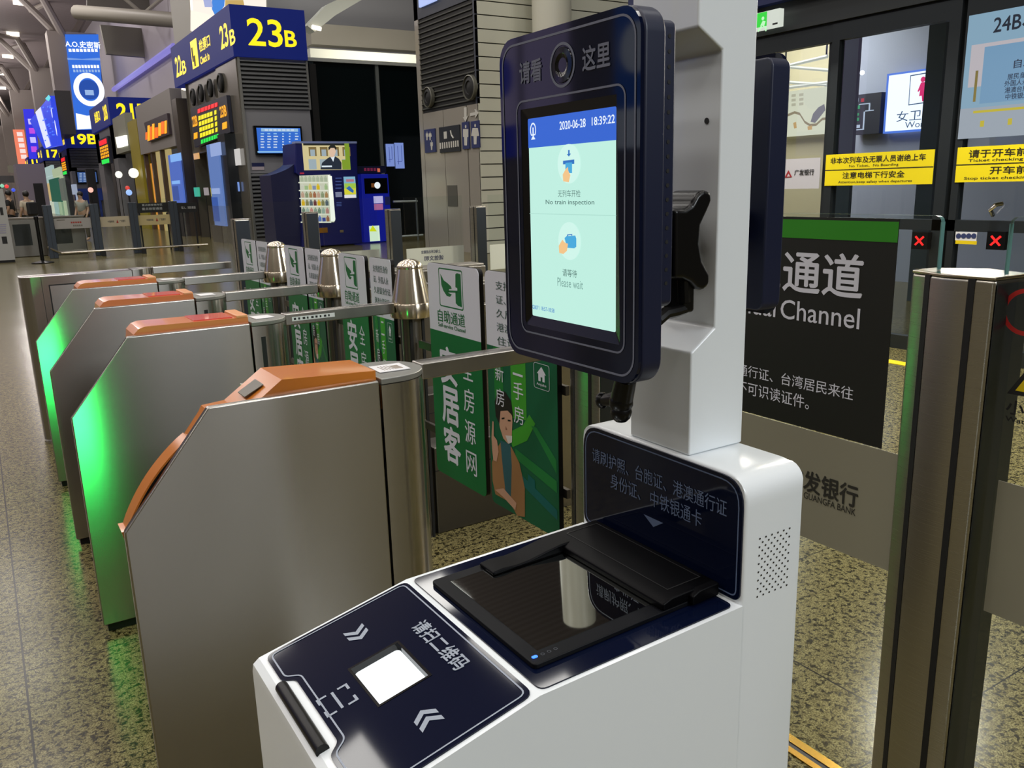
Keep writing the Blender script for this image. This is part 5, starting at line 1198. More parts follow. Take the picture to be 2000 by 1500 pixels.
b = MB(); rectpx(b, 'x', x_, 376, 378.5, 92, 122, 0, 0.02); rectpx(b, 'x', x_, 380, 383, 108, 130, 0, 0.02); b.obj('turnstile_mark', BLACKPR, gs, fix=False)
# LED board
lb = thing('departure_board', 'small LED departure board with red, yellow and green rows over the gate house entrance', 'display board', at(408, 275, 'x', HX - 0.15))
b = MB(); b.pxslab('x', HX - 0.16, ((372, 212), (442, 186), (450, 258), (380, 288)), (0.1, 0, 0)); bd = b.obj('board', mat('dark_blue_board', '1a1c30', 0.4), lb)
b = MB(); X = HX - 0.16; R1 = lambda t: (t - 407)
def cell(px0, px1, py0, py1, m):
    s = -0.36
    pts = [at(px0, py0 + (px0 - 407) * s, 'x', X - 0.012), at(px1, py0 + (px1 - 407) * s, 'x', X - 0.012), at(px1, py1 + (px1 - 407) * s, 'x', X - 0.012), at(px0, py1 + (px0 - 407) * s, 'x', X - 0.012)]
    b.face(pts, m)
for k in range(6): cell(386 + 6.6 * k, 391.4 + 6.6 * k, 206, 214, 0)
for r in range(4):
    for k in range(5): cell(387.5 + 5.6 * k + r, 392.2 + 5.6 * k + r, 220 + 11.6 * r, 228.5 + 11.6 * r, 1)
    cell(418.5 + r * 0.7, 422.5 + r * 0.7, 220 + 11.6 * r, 228.5 + 11.6 * r, 1)
for k in range(7): cell(392.5 + 5 * k, 396.5 + 5 * k, 268, 276, 2)
cell(378.5, 385.5, 250, 262, 3); cell(434, 443, 250, 263, 3)
textpx(b, '22B', 'x', X, 376, 386, 226, 247, 0.03, 3, 0.014); textpx(b, '23B', 'x', X, 430, 443, 206, 229, 0.03, 3, 0.014)
b.obj('led_rows', [lit('led_red', 'ff1a24', 1.3), lit('led_yellow', 'f2e415', 1.1), lit('led_green', '1ee04a', 1.1), lit('led_orange', 'ffa808', 1.2)], bd, fix=False)
# banners, pillar and odd lights inside the entrance
for px0, px1, py0, py1, nm, lab, cs in ((411, 433, 279, 440, 'hanging_banner', 'tall pale blue lit banner with a figure inside the gate house entrance', ('5f7fc0', '8fa4d4', '2d5ab0')), (333, 355, 300, 396, 'hanging_banner', 'lit blue banner panels beside the warm shop front', ('4f6fc8', '7fb0f0', '3a58a8'))):
    c = at((px0 + px1) / 2, py1, 'x', HX - 0.4)
    g = thing(nm, lab, 'banner', c)
    b = MB(); xx = HX - 0.4
    rectpx(b, 'x', xx, px0, px1, py0, py1, 0, 0, 0.05); p_ = b.obj('sheet', lit('banner_' + cs[0], cs[0], 0.85), g)
    b = MB(); rectpx(b, 'x', xx, px0, px1, py0, py0 + (py1 - py0) * 0.16, 0, 0.01); b.obj('banner_head', lit('banner_' + cs[1], cs[1], 1.0), p_, fix=False); b = MB(); rectpx(b, 'x', xx, px0 + 3, px1 - 3, py0 + (py1 - py0) * 0.55, py0 + (py1 - py0) * 0.62, 0, 0.01); rectpx(b, 'x', xx, px0 + 5, px1 - 5, py0 + (py1 - py0) * 0.66, py0 + (py1 - py0) * 0.95, 1, 0.01)
    b2 = MB(); q0, q1 = at(px0 + 2, py1, 'x', xx), at(px1 - 2, py1, 'x', xx); b2.box(xx + 0.01, xx + 0.04, q1.y, q0.y, 0, q0.z); b2.obj('foot', BLACKM, g)
    b.obj('printed_figure', [bpy.data.materials['banner_' + cs[1]], lit('banner_' + cs[2], cs[2], 0.8)], p_, fix=False)
g = thing('pillar', 'black square pillar beside the tall pale blue banner', 'pillar', at(440, 420, 'x', HX - 0.3))
b = MB(); y0, y1 = at(433, 350, 'x', HX - 0.35).y, at(447, 350, 'x', HX - 0.35).y; b.box(HX - 0.35, HX - 0.05, y1, y0, 0, at(432, 262, 'x', HX - 0.35).z); b.obj('shaft', mat('black_pillar', '14191d', 0.3), g)
for px, py, w_, h_, col, lab in ((455, 308, 26, 32, 'd9d6d2', 'small white lit poster on the stone pier of the gate house'), (383, 305, 10, 12, 'e0a860', 'small amber and white lit sign inside the gate house entrance'), (384, 375, 10, 18, '38b08a', 'small teal lit sign low inside the gate house entrance'), (416, 375, 9, 17, 'b5a81c', 'small mustard notice inside the gate house entrance'), (402, 374, 8, 15, '9a9292', 'small grey notice beside the mustard one'), (460, 365, 12, 18, '7a9be0', 'small pale blue light by the gate house corner')):
    g = thing('lit_sign', lab, 'sign', at(px, py, 'x', HX - 0.15))
    b = MB(); rectpx(b, 'x', HX - 0.12, px - w_ / 2, px + w_ / 2, py - h_ / 2, py + h_ / 2, 0, 0, 0.03); b.obj('panel', lit('sign_' + col, col, 0.85), g)
    if py > 340:
        b = MB(); q = at(px, py + h_ / 2, 'x', HX - 0.105); b.box(q.x - 0.01, q.x + 0.01, q.y - 0.01, q.y + 0.01, 0, q.z); b.obj('stem', BLACKM, g)
# wall screen
tv = thing('wall_screen', 'black framed wall screen showing a blue train timetable beside the vending machine', 'screen', at(545, 300, 'y', HY - 0.08))
b = MB(); rectpx(b, 'y', HY - 0.12, 498, 591, 246, 302, 0, 0, 0.10); b.obj('frame', BLACK, tv)
b = MB(); rectpx(b, 'y', HY - 0.125, 503, 588, 250, 299, 0, 0, 0.004); s_ = b.obj('screen', lit('timetable_blue', '2f6bd0', 0.95), tv)
b = MB(); yv = HY - 0.125
rectpx(b, 'y', yv, 503, 588, 295, 298, 1, 0.004); rectpx(b, 'y', yv, 510, 582, 251, 257, 2, 0.004)
for k in range(7): rectpx(b, 'y', yv, 517 + 8.5 * k, 523 + 8.5 * k, 252, 256, 3, 0.006)
for r in range(6):
    for k, (c0_, w_) in enumerate(((509, 8), (522, 8), (534, 9), (551, 4), (564, 4), (576, 7))):
        rectpx(b, 'y', yv, c0_, c0_ + w_ * random.uniform(0.7, 1), 260 + 5.3 * r, 262.3 + 5.3 * r, 3 if r else 1, 0.006)
b.obj('timetable_rows', [lit('tt_a', '2f6bd0'), lit('tt_sky', '8fc4f0', 0.9), lit('tt_head', '9cc8ea', 0.85), lit('tt_text', 'c9dcf5', 0.9)], s_, fix=False)
g = thing('wall_plate', 'small navy and white plate on the wall under the timetable screen', 'sign', at(505, 330, 'y', HY - 0.02))
b = MB(); rectpx(b, 'y', HY - 0.02, 492, 516, 318, 325.5, 0, 0, 0.01); rectpx(b, 'y', HY - 0.02, 492, 516, 325.5, 332, 1, 0, 0.01); b.obj('plate', [mat('navy_plate', '1c2350', 0.4), mat('white_plate', 'b9aeb4', 0.5)], g)

# ------------------------------------------------------------------ vending machine
VY = 22.0
v = thing('vending_machine', 'big navy vending machine with lit bottle window and a video screen on top', 'vending machine', at(650, 478, 'y', VY))
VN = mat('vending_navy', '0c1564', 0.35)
VX = lambda px, py=400: at(px, py, 'y', VY).x
VZ = lambda py, px=650: at(px, py, 'y', VY).z
b = MB()
out = [(590, 476), (588, 345), (578, 338), (577, 279), (697, 279), (699, 345), (708, 476)]
pts = [at(px, py, 'y', VY) for px, py in out]
for p in pts[:1] + pts[-1:]: p.z = 0.03
b.prism(pts, (0, 1.1, 0))
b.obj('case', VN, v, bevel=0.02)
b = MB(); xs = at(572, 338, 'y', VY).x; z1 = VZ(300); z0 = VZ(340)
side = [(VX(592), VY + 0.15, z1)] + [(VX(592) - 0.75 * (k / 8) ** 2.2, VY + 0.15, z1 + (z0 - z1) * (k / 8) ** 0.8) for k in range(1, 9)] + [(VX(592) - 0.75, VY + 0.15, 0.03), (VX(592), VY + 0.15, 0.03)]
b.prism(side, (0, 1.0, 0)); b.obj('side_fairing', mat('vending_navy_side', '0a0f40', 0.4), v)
b = MB(); rectpx(b, 'y', VY - 0.02, 577, 697, 276, 280, 0, 0, 0.3); b.obj('top_edge', mat('pale_blue_edge', '8d9bd0', 0.4), v)
# video screen
b = MB(); rectpx(b, 'y', VY - 0.01, 592, 683, 278.5, 332, 0, 0, 0.02); s_ = b.obj('video_screen', lit('video_cream', 'cdbf8e', 1.0), v); s_['label'] = 'video screen showing a man in a dark suit before shelves'
b = MB(); yv = VY - 0.01
def vq(px0, px1, py0, py1, m, l=0.004): rectpx(b, 'y', yv, px0, px1, py0, py1, m, l)
vq(592, 676, 279, 284, 0); 
for c_ in range(4):
    vq(603 + 22 * c_, 618 + 22 * c_, 287, 305, 1, 0.005); vq(606 + 22 * c_, 615 + 22 * c_, 292, 305, 2, 0.006); vq(603 + 22 * c_, 618 + 22 * c_, 311, 331, 2, 0.005)
vq(674, 683, 279, 331, 3, 0.007); vq(668, 683, 312, 331, 3, 0.008)
vf = lambda pts, m, l: b.face([at(px, py, 'y', yv - l) for px, py in pts], m)
vf(((626, 331), (629, 318), (640, 309), (647, 305), (654, 305), (662, 310), (667, 318), (667, 331)), 4, 0.010)
vf(((645, 306), (651, 316), (654, 305)), 5, 0.012); vf(((642, 295), (643, 288), (648, 285), (654, 288), (656, 296), (653, 305), (648, 308), (644, 304)), 6, 0.013)
vf(((642, 294), (641, 288), (646, 283), (653, 283), (657, 288), (656, 294), (653, 289), (646, 289)), 0, 0.015)
vq(628, 648, 323.5, 326.5, 5, 0.016)
b.obj('moving_picture', [lit('pic_black', '1a1d1a', 0.9), lit('pic_brown', '7d6a3e', 0.9), lit('pic_bluegrey', '9fb0b8', 0.9), lit('pic_green', '7f9c2a', 0.9), lit('pic_suit', '1f2a38', 0.9), lit('pic_white', 'd9e6ee', 1.0), lit('pic_skin', 'd8b9a0', 1.0)], s_, fix=False)
b = MB(); rectpx(b, 'y', VY - 0.008, 586, 594, 337, 340, 0, 0, 0.01); b.obj('red_badge', lit('badge_red', 'b01f3f', 0.8), v)
# lit display window, shelves, bottles
b = MB(); b.face([at(px, py, 'y', VY - 0.004) for px, py in ((584.5, 343), (645, 341), (653, 434), (590, 434))]); w_ = b.obj('display_window', lit('window_light', 'c7cbb4', 0.9), v)
b = MB(); b.pxslab('y', VY - 0.03, ((641, 342), (648, 344), (655, 428), (654, 432), (647, 432)), (0, 0.026, 0)); b.obj('window_tube', lit('tube_white', 'eef2e6', 1.1), w_)
b = MB()
for r in range(6):
    py = 355.5 + 15.5 * r; b.pxslab('y', VY - 0.10, ((585 + r * 0.9, py), (642 + r * 1.0, py), (642 + r, py + 2.2), (585 + r * 0.9, py + 2.2)), (0, 0.09, 0))
b.obj('shelf_edge', lit('shelf_white', 'dfe3d0', 0.9), v)
bott = None
rowc = (('b8c4a8', 'cfd6bd', 'bcc8b4'), ('8d9bb8', 'd9dcc8', 'e0d070', 'e6c512', 'a9c890'), ('b08a5a', '8fa07a', 'c9a890', 'a86a4a'), ('6d3a3a', '5a6a72', '8a8a5a', 'e0b81a'), ('6f8a72', '8aa08c', 'c08a80', '9fb8a8'), ('3a4aa0', 'c9b81a', '5a78b8', 'a06a4a', '8fc0d0'))
BM = {}
for r in range(6):
    for k in range(7):
        px = 590 + r * 0.9 + 7.7 * k; py = 355.0 + 15.5 * r
        col = rowc[r][(k * 3 + r) % len(rowc[r])]
        if col not in BM: BM[col] = lit('bottle_' + col, col, 0.75)  # bottles glow too: their brightness is put into the material
        p = at(px, py, 'y', VY - 0.06)
        o = thing('bottle', 'small drink bottle or pack on the lit shelves of the navy vending machine', 'bottle', p, 'drinks in the vending machine window')
        b = MB()
        if r in (1, 5) and k % 2: b.box(p.x - 0.042, p.x + 0.042, p.y - 0.02, p.y + 0.02, p.z, p.z + 0.10); b.obj('pack', BM[col], o)
        else: b.lathe([(0.042, 0.0), (0.044, 0.10), (0.018, 0.135), (0.018, 0.155)], p, 10); b.obj('body', BM[col], o, smooth=True)
# keypad, phone screen, lower labels
b = MB()
for k in range(4): rectpx(b, 'y', VY, 655, 667, 347 + 6.5 * k, 349 + 6.5 * k, 0, 0.006)
rectpx(b, 'y', VY, 655, 668, 375, 385, 1, 0.006); 
for k in range(3): rectpx(b, 'y', VY, 657, 667, 395 + 3 * k, 396.5 + 3 * k, 0, 0.006)
b.obj('control_labels', [lit('label_dimblue', '4a60a8', 0.6), lit('label_grey', '8a90b0', 0.7)], v, fix=False)
b = MB(); rectpx(b, 'y', VY - 0.01, 672.5, 695, 345, 386.5, 0, 0, 0.02); s_ = b.obj('phone_screen', lit('phone_sky', '7fb0c8', 0.95), v); s_['label'] = 'small colourful advertising screen'
b = MB(); yv = VY - 0.01; rectpx(b, 'y', yv, 672.5, 695, 358, 370, 0, 0.004); rectpx(b, 'y', yv, 672.5, 695, 368, 380, 1, 0.005); rectpx(b, 'y', yv, 672.5, 695, 380.5, 386.5, 2, 0.006); rectpx(b, 'y', yv, 676, 691, 350, 355, 3, 0.006)
vf(((676, 368), (682, 363), (691, 372), (690, 377), (684, 374)), 4, 0.008); b.obj('advert', [lit('ad_green', 'a3c84a', 0.9), lit('ad_yellow', 'd8d43a', 0.9), lit('ad_white', 'e6e6ea', 0.9), lit('ad_pink', 'c07a8a', 0.8), lit('ad_blue', '2f6ab0', 0.9)], s_, fix=False)
b = MB(); rectpx(b, 'y', VY - 0.008, 615, 640, 445, 455, 0, 0, 0.01); b.obj('brass_plate', mat('brass_plate', 'b07a2a', 0.3, 0.6), v); b = MB(); rectpx(b, 'y', VY - 0.008, 664, 671, 449, 454, 0, 0, 0.01); b.obj('lock_plate', mat('lock_plate', '9a8a6a', 0.3, 0.6), v)
# narrow drinks machine beside it
v2 = thing('drinks_machine', 'narrow bright blue drinks machine with a dark display and a paper cup sign on top', 'vending machine', at(735, 476, 'y', VY + 0.3))
V2 = VY + 0.3
b = MB(); pts = [at(px, py, 'y', V2) for px, py in ((712, 474), (705, 340), (758, 340), (768, 474))]; pts[0].z = pts[-1].z = 0.03; b.prism(pts, (0, 0.8, 0)); b.obj('case', mat('cobalt_blue', '16229c', 0.35), v2, bevel=0.02)
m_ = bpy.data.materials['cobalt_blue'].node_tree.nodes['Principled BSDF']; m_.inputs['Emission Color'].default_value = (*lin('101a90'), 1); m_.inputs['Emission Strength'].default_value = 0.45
b = MB(); rectpx(b, 'y', V2 + 0.1, 698, 754, 324, 338, 0, 0, 0.5); hd_ = b.obj('header_sign', mat('dark_header', '141a3c', 0.4), v2)
b = MB()
for k in range(5): rectpx(b, 'y', V2 + 0.1, 711 + 6.2 * k, 715.5 + 6.2 * k, 328, 334, 0, 0.006)
rectpx(b, 'y', V2 + 0.1, 737, 742, 329, 336, 1, 0.008); b.obj('red_glyphs', [lit('dim_red', '702040', 0.8), lit('cup_orange', 'd0704a', 0.9)], hd_, fix=False)
b = MB(); rectpx(b, 'y', V2 - 0.01, 712, 757, 348, 378, 0, 0, 0.02); s_ = b.obj('display', mat('black_display', '08090f', 0.15), v2)
b = MB(); c = at(737, 362, 'y', V2 - 0.016); b.lathe([(0.09, 0.0), (0.09, -0.004)], c, 16, axis='y'); rectpx(b, 'y', V2 - 0.01, 725, 732, 358, 366, 1, 0.006); b.obj('display_glow', [lit('cup_white', 'e8f0f4', 1.0), lit('cup_brown', '7a4a22', 0.8)], s_, fix=False)
b = MB(); rectpx(b, 'y', V2 - 0.008, 730, 748, 383, 397, 0, 0, 0.01); rectpx(b, 'y', V2 - 0.008, 731, 748, 398, 410, 1, 0, 0.01); rectpx(b, 'y', V2 - 0.008, 752, 762, 384, 400, 2, 0, 0.01); b.obj('payment_labels', [lit('pay_white', 'b8b4e0', 0.9), lit('pay_pink', 'b06a9a', 0.8), lit('pay_dark', '1a2050', 0.6)], v2, fix=False)
b = MB(); rectpx(b, 'y', V2 - 0.012, 722, 741.5, 441, 471, 0, 0, 0.01); b.face([at(px, py, 'y', V2 - 0.020) for px, py in ((721, 452), (728, 440), (736, 452))], 1); b.obj('warning_label', [lit('pale_lime_label', 'cfe6cc', 1.05), lit('yellow_triangle', 'd2dc1a', 1.0)], v2, fix=False)
# ------------------------------------------------------------------ row of gates and shops along the hall
def face_box(name, mats, x, p0, p1, z0, z1, depth, parent=None):
    """Box whose hall side lies on the plane x, between the pixels p0 and p1 (at mid height)."""
    ya, yb = at(*p0, 'x', x).y, at(*p1, 'x', x).y
    b = MB(); b.box(x, x + depth, min(ya, yb), max(ya, yb), z0, z1)
    return b.obj(name, mats, parent)
LX = 6.75
# warm shop with the orange sign
sh = thing('shop', 'grey shop front with a warm amber doorway beside the gate house', 'shop', (LX, 33.5, 0))
ys0, ys1 = at(345, 250, 'x', LX).y, at(276, 270, 'x', LX).y
zt_ = at(340, 170, 'x', LX).z; zo = at(320, 292, 'x', LX).z
b = MB(); b.box(LX - 0.1, LX + 0.3, ys0, ys1, zo, zt_); b.obj('fascia_wall', mat('pale_grey_shop', '8b8582', 0.5), sh)
b = MB(); yd0, yd1 = at(331, 350, 'x', LX).y, at(305, 350, 'x', LX).y; b.box(LX + 0.1, LX + 0.2, yd0, yd1, 0, zo); b.obj('cream_panel', lit('cream_glow', 'b8a670', 0.8), sh)
b = MB(); b.box(LX + 0.12, LX + 0.2, at(302, 350, 'x', LX).y, at(291, 350, 'x', LX).y, 0, zo - 0.4); b.obj('amber_panel', lit('amber_glow', 'e0953a', 0.85), sh)
for px in (303.5, 289, 322):
    y = at(px, 350, 'x', LX).y; b = MB(); b.box(LX - 0.05, LX + 0.1, y - 0.13, y + 0.13, 0, zo); b.obj('door_jamb', mat('brown_jamb', '4a3a30', 0.4), sh)
b = MB(); y = at(350, 250, 'x', LX).y; b.box(LX - 0.15, LX + 0.3, y - 0.7, y, 0, at(345, 195, 'x', LX).z); b.obj('bronze_pier', mat('bronze_pier', '5a5148', 0.3, 0.3), sh)
os_ = thing('shop_sign', 'glowing orange shop sign on the grey shop front', 'sign', at(305, 270, 'x', LX - 0.2))
b = MB(); b.pxslab('x', LX - 0.2, ((281, 240), (326, 221), (331, 262), (290, 277)), (0.095, 0, 0)); p_ = b.obj('board', mat('dark_plum_board', '3a2c34', 0.4), os_)
b = MB(); px = 284
for k, (w_, h_, dz) in enumerate(((3, 14, 4), (4, 30, 0), (3, 26, 2), (4, 30, 0), (6, 20, 4), (5, 25, 0), (5, 24, -1), (4, 25, 0))):
    yc = 262 - (px - 284) * 0.36; b.pxslab('x', LX - 0.215, ((px, yc - h_ / 2 + dz), (px + w_, yc - h_ / 2 + dz - 1), (px + w_, yc + h_ / 2 + dz - 1), (px, yc + h_ / 2 + dz)), (0.01, 0, 0), k % 2); px += w_ + 1
b.obj('glowing_strokes', [lit('neon_orange', 'ff6a1a', 1.2), lit('neon_amber', 'ffa51e', 1.3)], p_)
# yellow wall and pale bay
yw = structure(face_box('wall_yellow', mat('yellow_wall', '9c8c14', 0.5), LX - 0.1, (274, 300), (256, 300), 0, at(262, 233, 'x', LX - 0.1).z, 0.4))
pb2 = thing('shop', 'pale lit bay with a white square lamp sign beside the yellow wall', 'shop', (LX, 45, 0))
b = MB(); b.box(LX - 0.05, LX + 0.3, at(255, 300, 'x', LX).y + 0.05, 48.4, at(235, 300, 'x', LX).z, at(235, 225, 'x', LX).z); b.obj('fascia_wall', mat('pale_bay', '8f8f80', 0.5), pb2)
b = MB(); b.box(LX + 1.0, LX + 1.1, at(255, 300, 'x', LX).y + 0.05, 48.4, 0, at(235, 300, 'x', LX).z); b.obj('dark_interior', bpy.data.materials['dark_lobby'], pb2)
b = MB(); b.pxslab('x', LX - 0.2, ((225, 268), (244, 264), (246, 284), (229, 289)), (0.1, 0, 0)); b.obj('square_lamp', lit('square_white', 'f4f4e6', 1.4), pb2)
for px, py, col, r_, lab in ((232, 341, 'f0f0e0', 0.17, 'glowing white globe lamp in the bay, beside the dark doorway'), (261, 338, 'f4f0e0', 0.22, 'glowing white globe lamp by the yellow wall'), (249, 300 + 67, 'c03a30', 0.10, 'small red lamp in the bay'), (252, 376, '8fb0f0', 0.14, 'small pale blue lamp in the bay'), (177, 371, 'f0b0a0', 0.16, 'small pink lamp by the far screens')):
    p = at(px, py, 'x', LX - 0.36); g = thing('globe_lamp', lab, 'lamp', p)
    b = MB(); b.sphere(p, r_, 12); b.obj('globe', lit('globe_' + col, col, 1.3), g, smooth=True)
    b = MB(); b.tube([(p.x, p.y, 0), (p.x, p.y, p.z - r_)], 0.02, 6); b.obj('stem', BLACKM, g)
# further gate houses: 21, 19, 17, 15
def gatehouse(label, ycorner, xr, lt, ls, board=True):
    """Blue sign wrapping a corner at ycorner, pier and LED rows below."""
    g = thing('gate_number_sign', label, 'sign', (LX, ycorner, 5.1))
    b = MB(); b.box(LX - 0.12, LX + xr, ycorner - 0.12, ycorner + 7.8, 5.08, 6.40); b.obj('box', bpy.data.materials['deep_blue_sign'], g)
    b = MB(); text(b, lt, (LX + xr * 0.43, ycorner - 0.12, 5.72), RY, UY, xr * 0.66, 0.78, 0.03, 0, 0.01)
    b.obj('lettering', bpy.data.materials['amber_letters'], g, fix=False); b = MB()
    text(b, ls, (LX - 0.12, ycorner + 1.3, 5.75), RX, UX, 1.5, 0.75, 0.03, 0, 0.01); b.obj('lettering', bpy.data.materials['amber_letters'], g, fix=False); b = MB(); text(b, '检票口', (LX - 0.12, ycorner + 4.6, 5.80), RX, UX, 2.2, 0.55, 0.04, 0, 0.01)
    b.obj('lettering', bpy.data.materials['amber_letters'], g, fix=False)
    w = structure(bpy.data.objects.new('wall_gatehouse', None)); COL.objects.link(w); w.location = (LX, ycorner, 0); OFF[w.name] = Vector(w.location)
    b = MB(); b.box(LX, LX + xr, ycorner, ycorner + 1.5, 0, 5.08); b.box(LX, LX + 0.4, ycorner, ycorner + 7.8, 3.4, 5.08); b.box(LX, LX + 0.4, ycorner + 5.8, ycorner + 7.8, 0, 5.0); b.obj('pier', mat('grey_pier', '77777c', 0.4), w)
    b = MB(); slats(b, LX + 0.05, LX + xr - 0.05, 3.7, 5.0, ycorner); b.obj('louvre_slats', bpy.data.materials['louvre_grey'], w)
    b = MB(); b.box(LX + 0.04, LX + xr - 0.04, ycorner - 0.01, ycorner, 3.65, 5.04); b.obj('louvre_back', bpy.data.materials['louvre_shadow_gap'], w)
    if board:
        d = thing('departure_board', 'LED departure board of the gate house ' + {'21': 'beyond the yellow wall', '19': 'over the low blue hoarding', '17': 'under the slanting LED wall'}[lt[:2]], 'display board', (LX, ycorner + 3, 3.3))
        b = MB(); b.box(LX - 0.15, LX - 0.02, ycorner + 1.6, ycorner + 5.4, 3.2, 4.6); p = b.obj('board', bpy.data.materials['dark_blue_board'], d)
        b = MB(); x = LX - 0.16
        b.face([(x, ycorner + 2, 4.25), (x, ycorner + 5, 4.25), (x, ycorner + 5, 4.5), (x, ycorner + 2, 4.5)], 0)
        for r in range(4):
            for k in range(5): b.face([(x, ycorner + 1.8 + 0.68 * k, 3.56 + 0.165 * r), (x, ycorner + 2.3 + 0.68 * k, 3.56 + 0.165 * r), (x, ycorner + 2.3 + 0.68 * k, 3.68 + 0.165 * r), (x, ycorner + 1.8 + 0.68 * k, 3.68 + 0.165 * r)], 1)
        b.face([(x, ycorner + 2, 3.25), (x, ycorner + 5, 3.25), (x, ycorner + 5, 3.48), (x, ycorner + 2, 3.48)], 2)
        b.obj('led_rows', [bpy.data.materials['led_red'], bpy.data.materials['led_orange'], bpy.data.materials['led_green']], p, fix=False)
gatehouse('blue gate sign with an amber 21 beyond the yellow wall', 48.6, 2.3, '21B', '20B')
gatehouse('blue gate sign with an amber 19 above the far timetable screen', 72.5, 2.7, '19B', '18B')
gatehouse('blue gate sign with an amber 17 under the leaning LED wall', 96.5, 2.6, '17B', '16B')
gatehouse('blue gate sign with an amber 15, farthest of the row', 120.5, 2.6, '15B', '14B', False)
g = thing('wall_screen', 'far black framed wall screen with a blue timetable, under the amber 19', 'screen', at(165, 345, 'y', 72.3))
b = MB(); rectpx(b, 'y', 72.35, 149, 191, 333, 359, 0, 0, 0.1); b.obj('frame', BLACK, g)
b = MB(); rectpx(b, 'y', 72.33, 152, 189, 336, 356, 0, 0, 0.02); s_ = b.obj('screen', lit('far_timetable', '3d5f9c', 0.8), g)
b = MB()
for r in range(6):
    for k in range(4): rectpx(b, 'y', 72.33, 155 + 8 * k, 160 + 8 * k, 338 + 3 * r, 339.6 + 3 * r, 0, 0.01)
b.obj('timetable_rows', lit('far_rows', '9cb4d8', 0.8), s_, fix=False)
g = thing('blue_hoarding', 'low bright blue hoarding under the far timetable screen', 'hoarding', at(175, 385, 'y', 72.2)); b = MB(); rectpx(b, 'y', 72.2, 146, 200, 368, 392, 0, 0, 0.1); b.box(at(150, 380, 'y', 72.2).x, at(196, 380, 'y', 72.2).x, 72.22, 72.28, 0, at(170, 392, 'y', 72.2).z); b.obj('board', mat('hoarding_blue', '1c3f9a', 0.5), g)
g = thing('pillar', 'slim dark pillar standing before the far timetable screen', 'pillar', at(182, 390, 'y', 60)); b = MB(); c = at(180, 360, 'y', 60); b.box(c.x - 0.25, c.x + 0.25, 60, 60.5, 0, at(178, 330, 'y', 60).z); b.obj('shaft', mat('dark_far_pillar', '1a1b1f', 0.4), g)
# shop lights, wall and pillar between the far gates
k = 0
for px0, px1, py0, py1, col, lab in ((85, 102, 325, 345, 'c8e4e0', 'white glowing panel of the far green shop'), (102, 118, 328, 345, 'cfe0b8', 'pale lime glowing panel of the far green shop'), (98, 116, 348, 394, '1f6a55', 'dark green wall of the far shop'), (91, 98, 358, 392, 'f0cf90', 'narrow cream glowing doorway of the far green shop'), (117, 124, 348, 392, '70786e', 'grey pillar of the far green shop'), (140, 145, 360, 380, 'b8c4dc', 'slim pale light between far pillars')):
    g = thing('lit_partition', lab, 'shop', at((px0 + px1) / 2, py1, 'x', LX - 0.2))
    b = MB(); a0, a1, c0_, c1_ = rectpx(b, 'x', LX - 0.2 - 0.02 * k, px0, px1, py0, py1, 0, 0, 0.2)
    b.box(LX - 0.1, LX - 0.05, a0, a1, 0, c0_, 0); b.obj('panel', lit('panel_' + col, col, 0.6), g); k += 1  # wall and pillar glow too, their brightness put into the colour
# leaning LED wall on its dark box, and far banners
lw_ = thing('led_wall', 'slanting blue LED wall with a white stripe on the side of a dark box', 'screen', at(80, 290, 'x', 5.6))
b = MB(); b.pxslab('x', 5.6, ((58, 236), (97, 187), (113, 284), (86, 290)), (0.3, 0, 0)); p_ = b.obj('screen', lit('led_blue', '1f3fe0', 1.0), lw_)
b = MB(); b.face([at(px, py, 'x', 5.57) for px, py in ((69, 219), (79, 209), (99, 285), (90, 289))], 0); b.face([at(px, py, 'x', 5.56) for px, py in ((88, 193), (95, 185), (99, 191), (95, 198))], 1)
for i in range(24):
    px = random.uniform(80, 104); py = random.uniform(205, 275); b.face([at(px + u, py + w, 'x', 5.56) for u, w in ((0, 0), (2.5, -1), (3, 1.5), (0.5, 2.5))], 2)
for px, py in ((101, 220), (108, 245), (110, 255)): b.disc(at(px, py, 'x', 5.55), RX, UX, 0.35, 10, 0)
b.obj('picture', [lit('led_white', 'd8dcff', 1.1), lit('led_cyan', '38d0e0', 1.0), lit('led_skyblue', '4a78ff', 1.0)], p_, fix=False)
ly = at(97, 187, 'x', 5.6).y
b = MB(); b.box(5.9, at(137, 180, 'y', ly).x, ly - 0.1, ly + 14, at(110, 262, 'y', ly).z, at(118, 177, 'y', ly).z); b.obj('box', mat('dark_grey_box', '3a383a', 0.5), lw_)
def banner(label, yplane, poly, base, marks, mats):
    g = thing('column_banner', label, 'banner', at(*poly[0], 'y', yplane))
    b = MB(); b.pxslab('y', yplane, poly, (0, 0.15, 0)); p = b.obj('sheet', base, g)
    b = MB(); marks(b, yplane); b.obj('print', mats, p, fix=False)
    return g
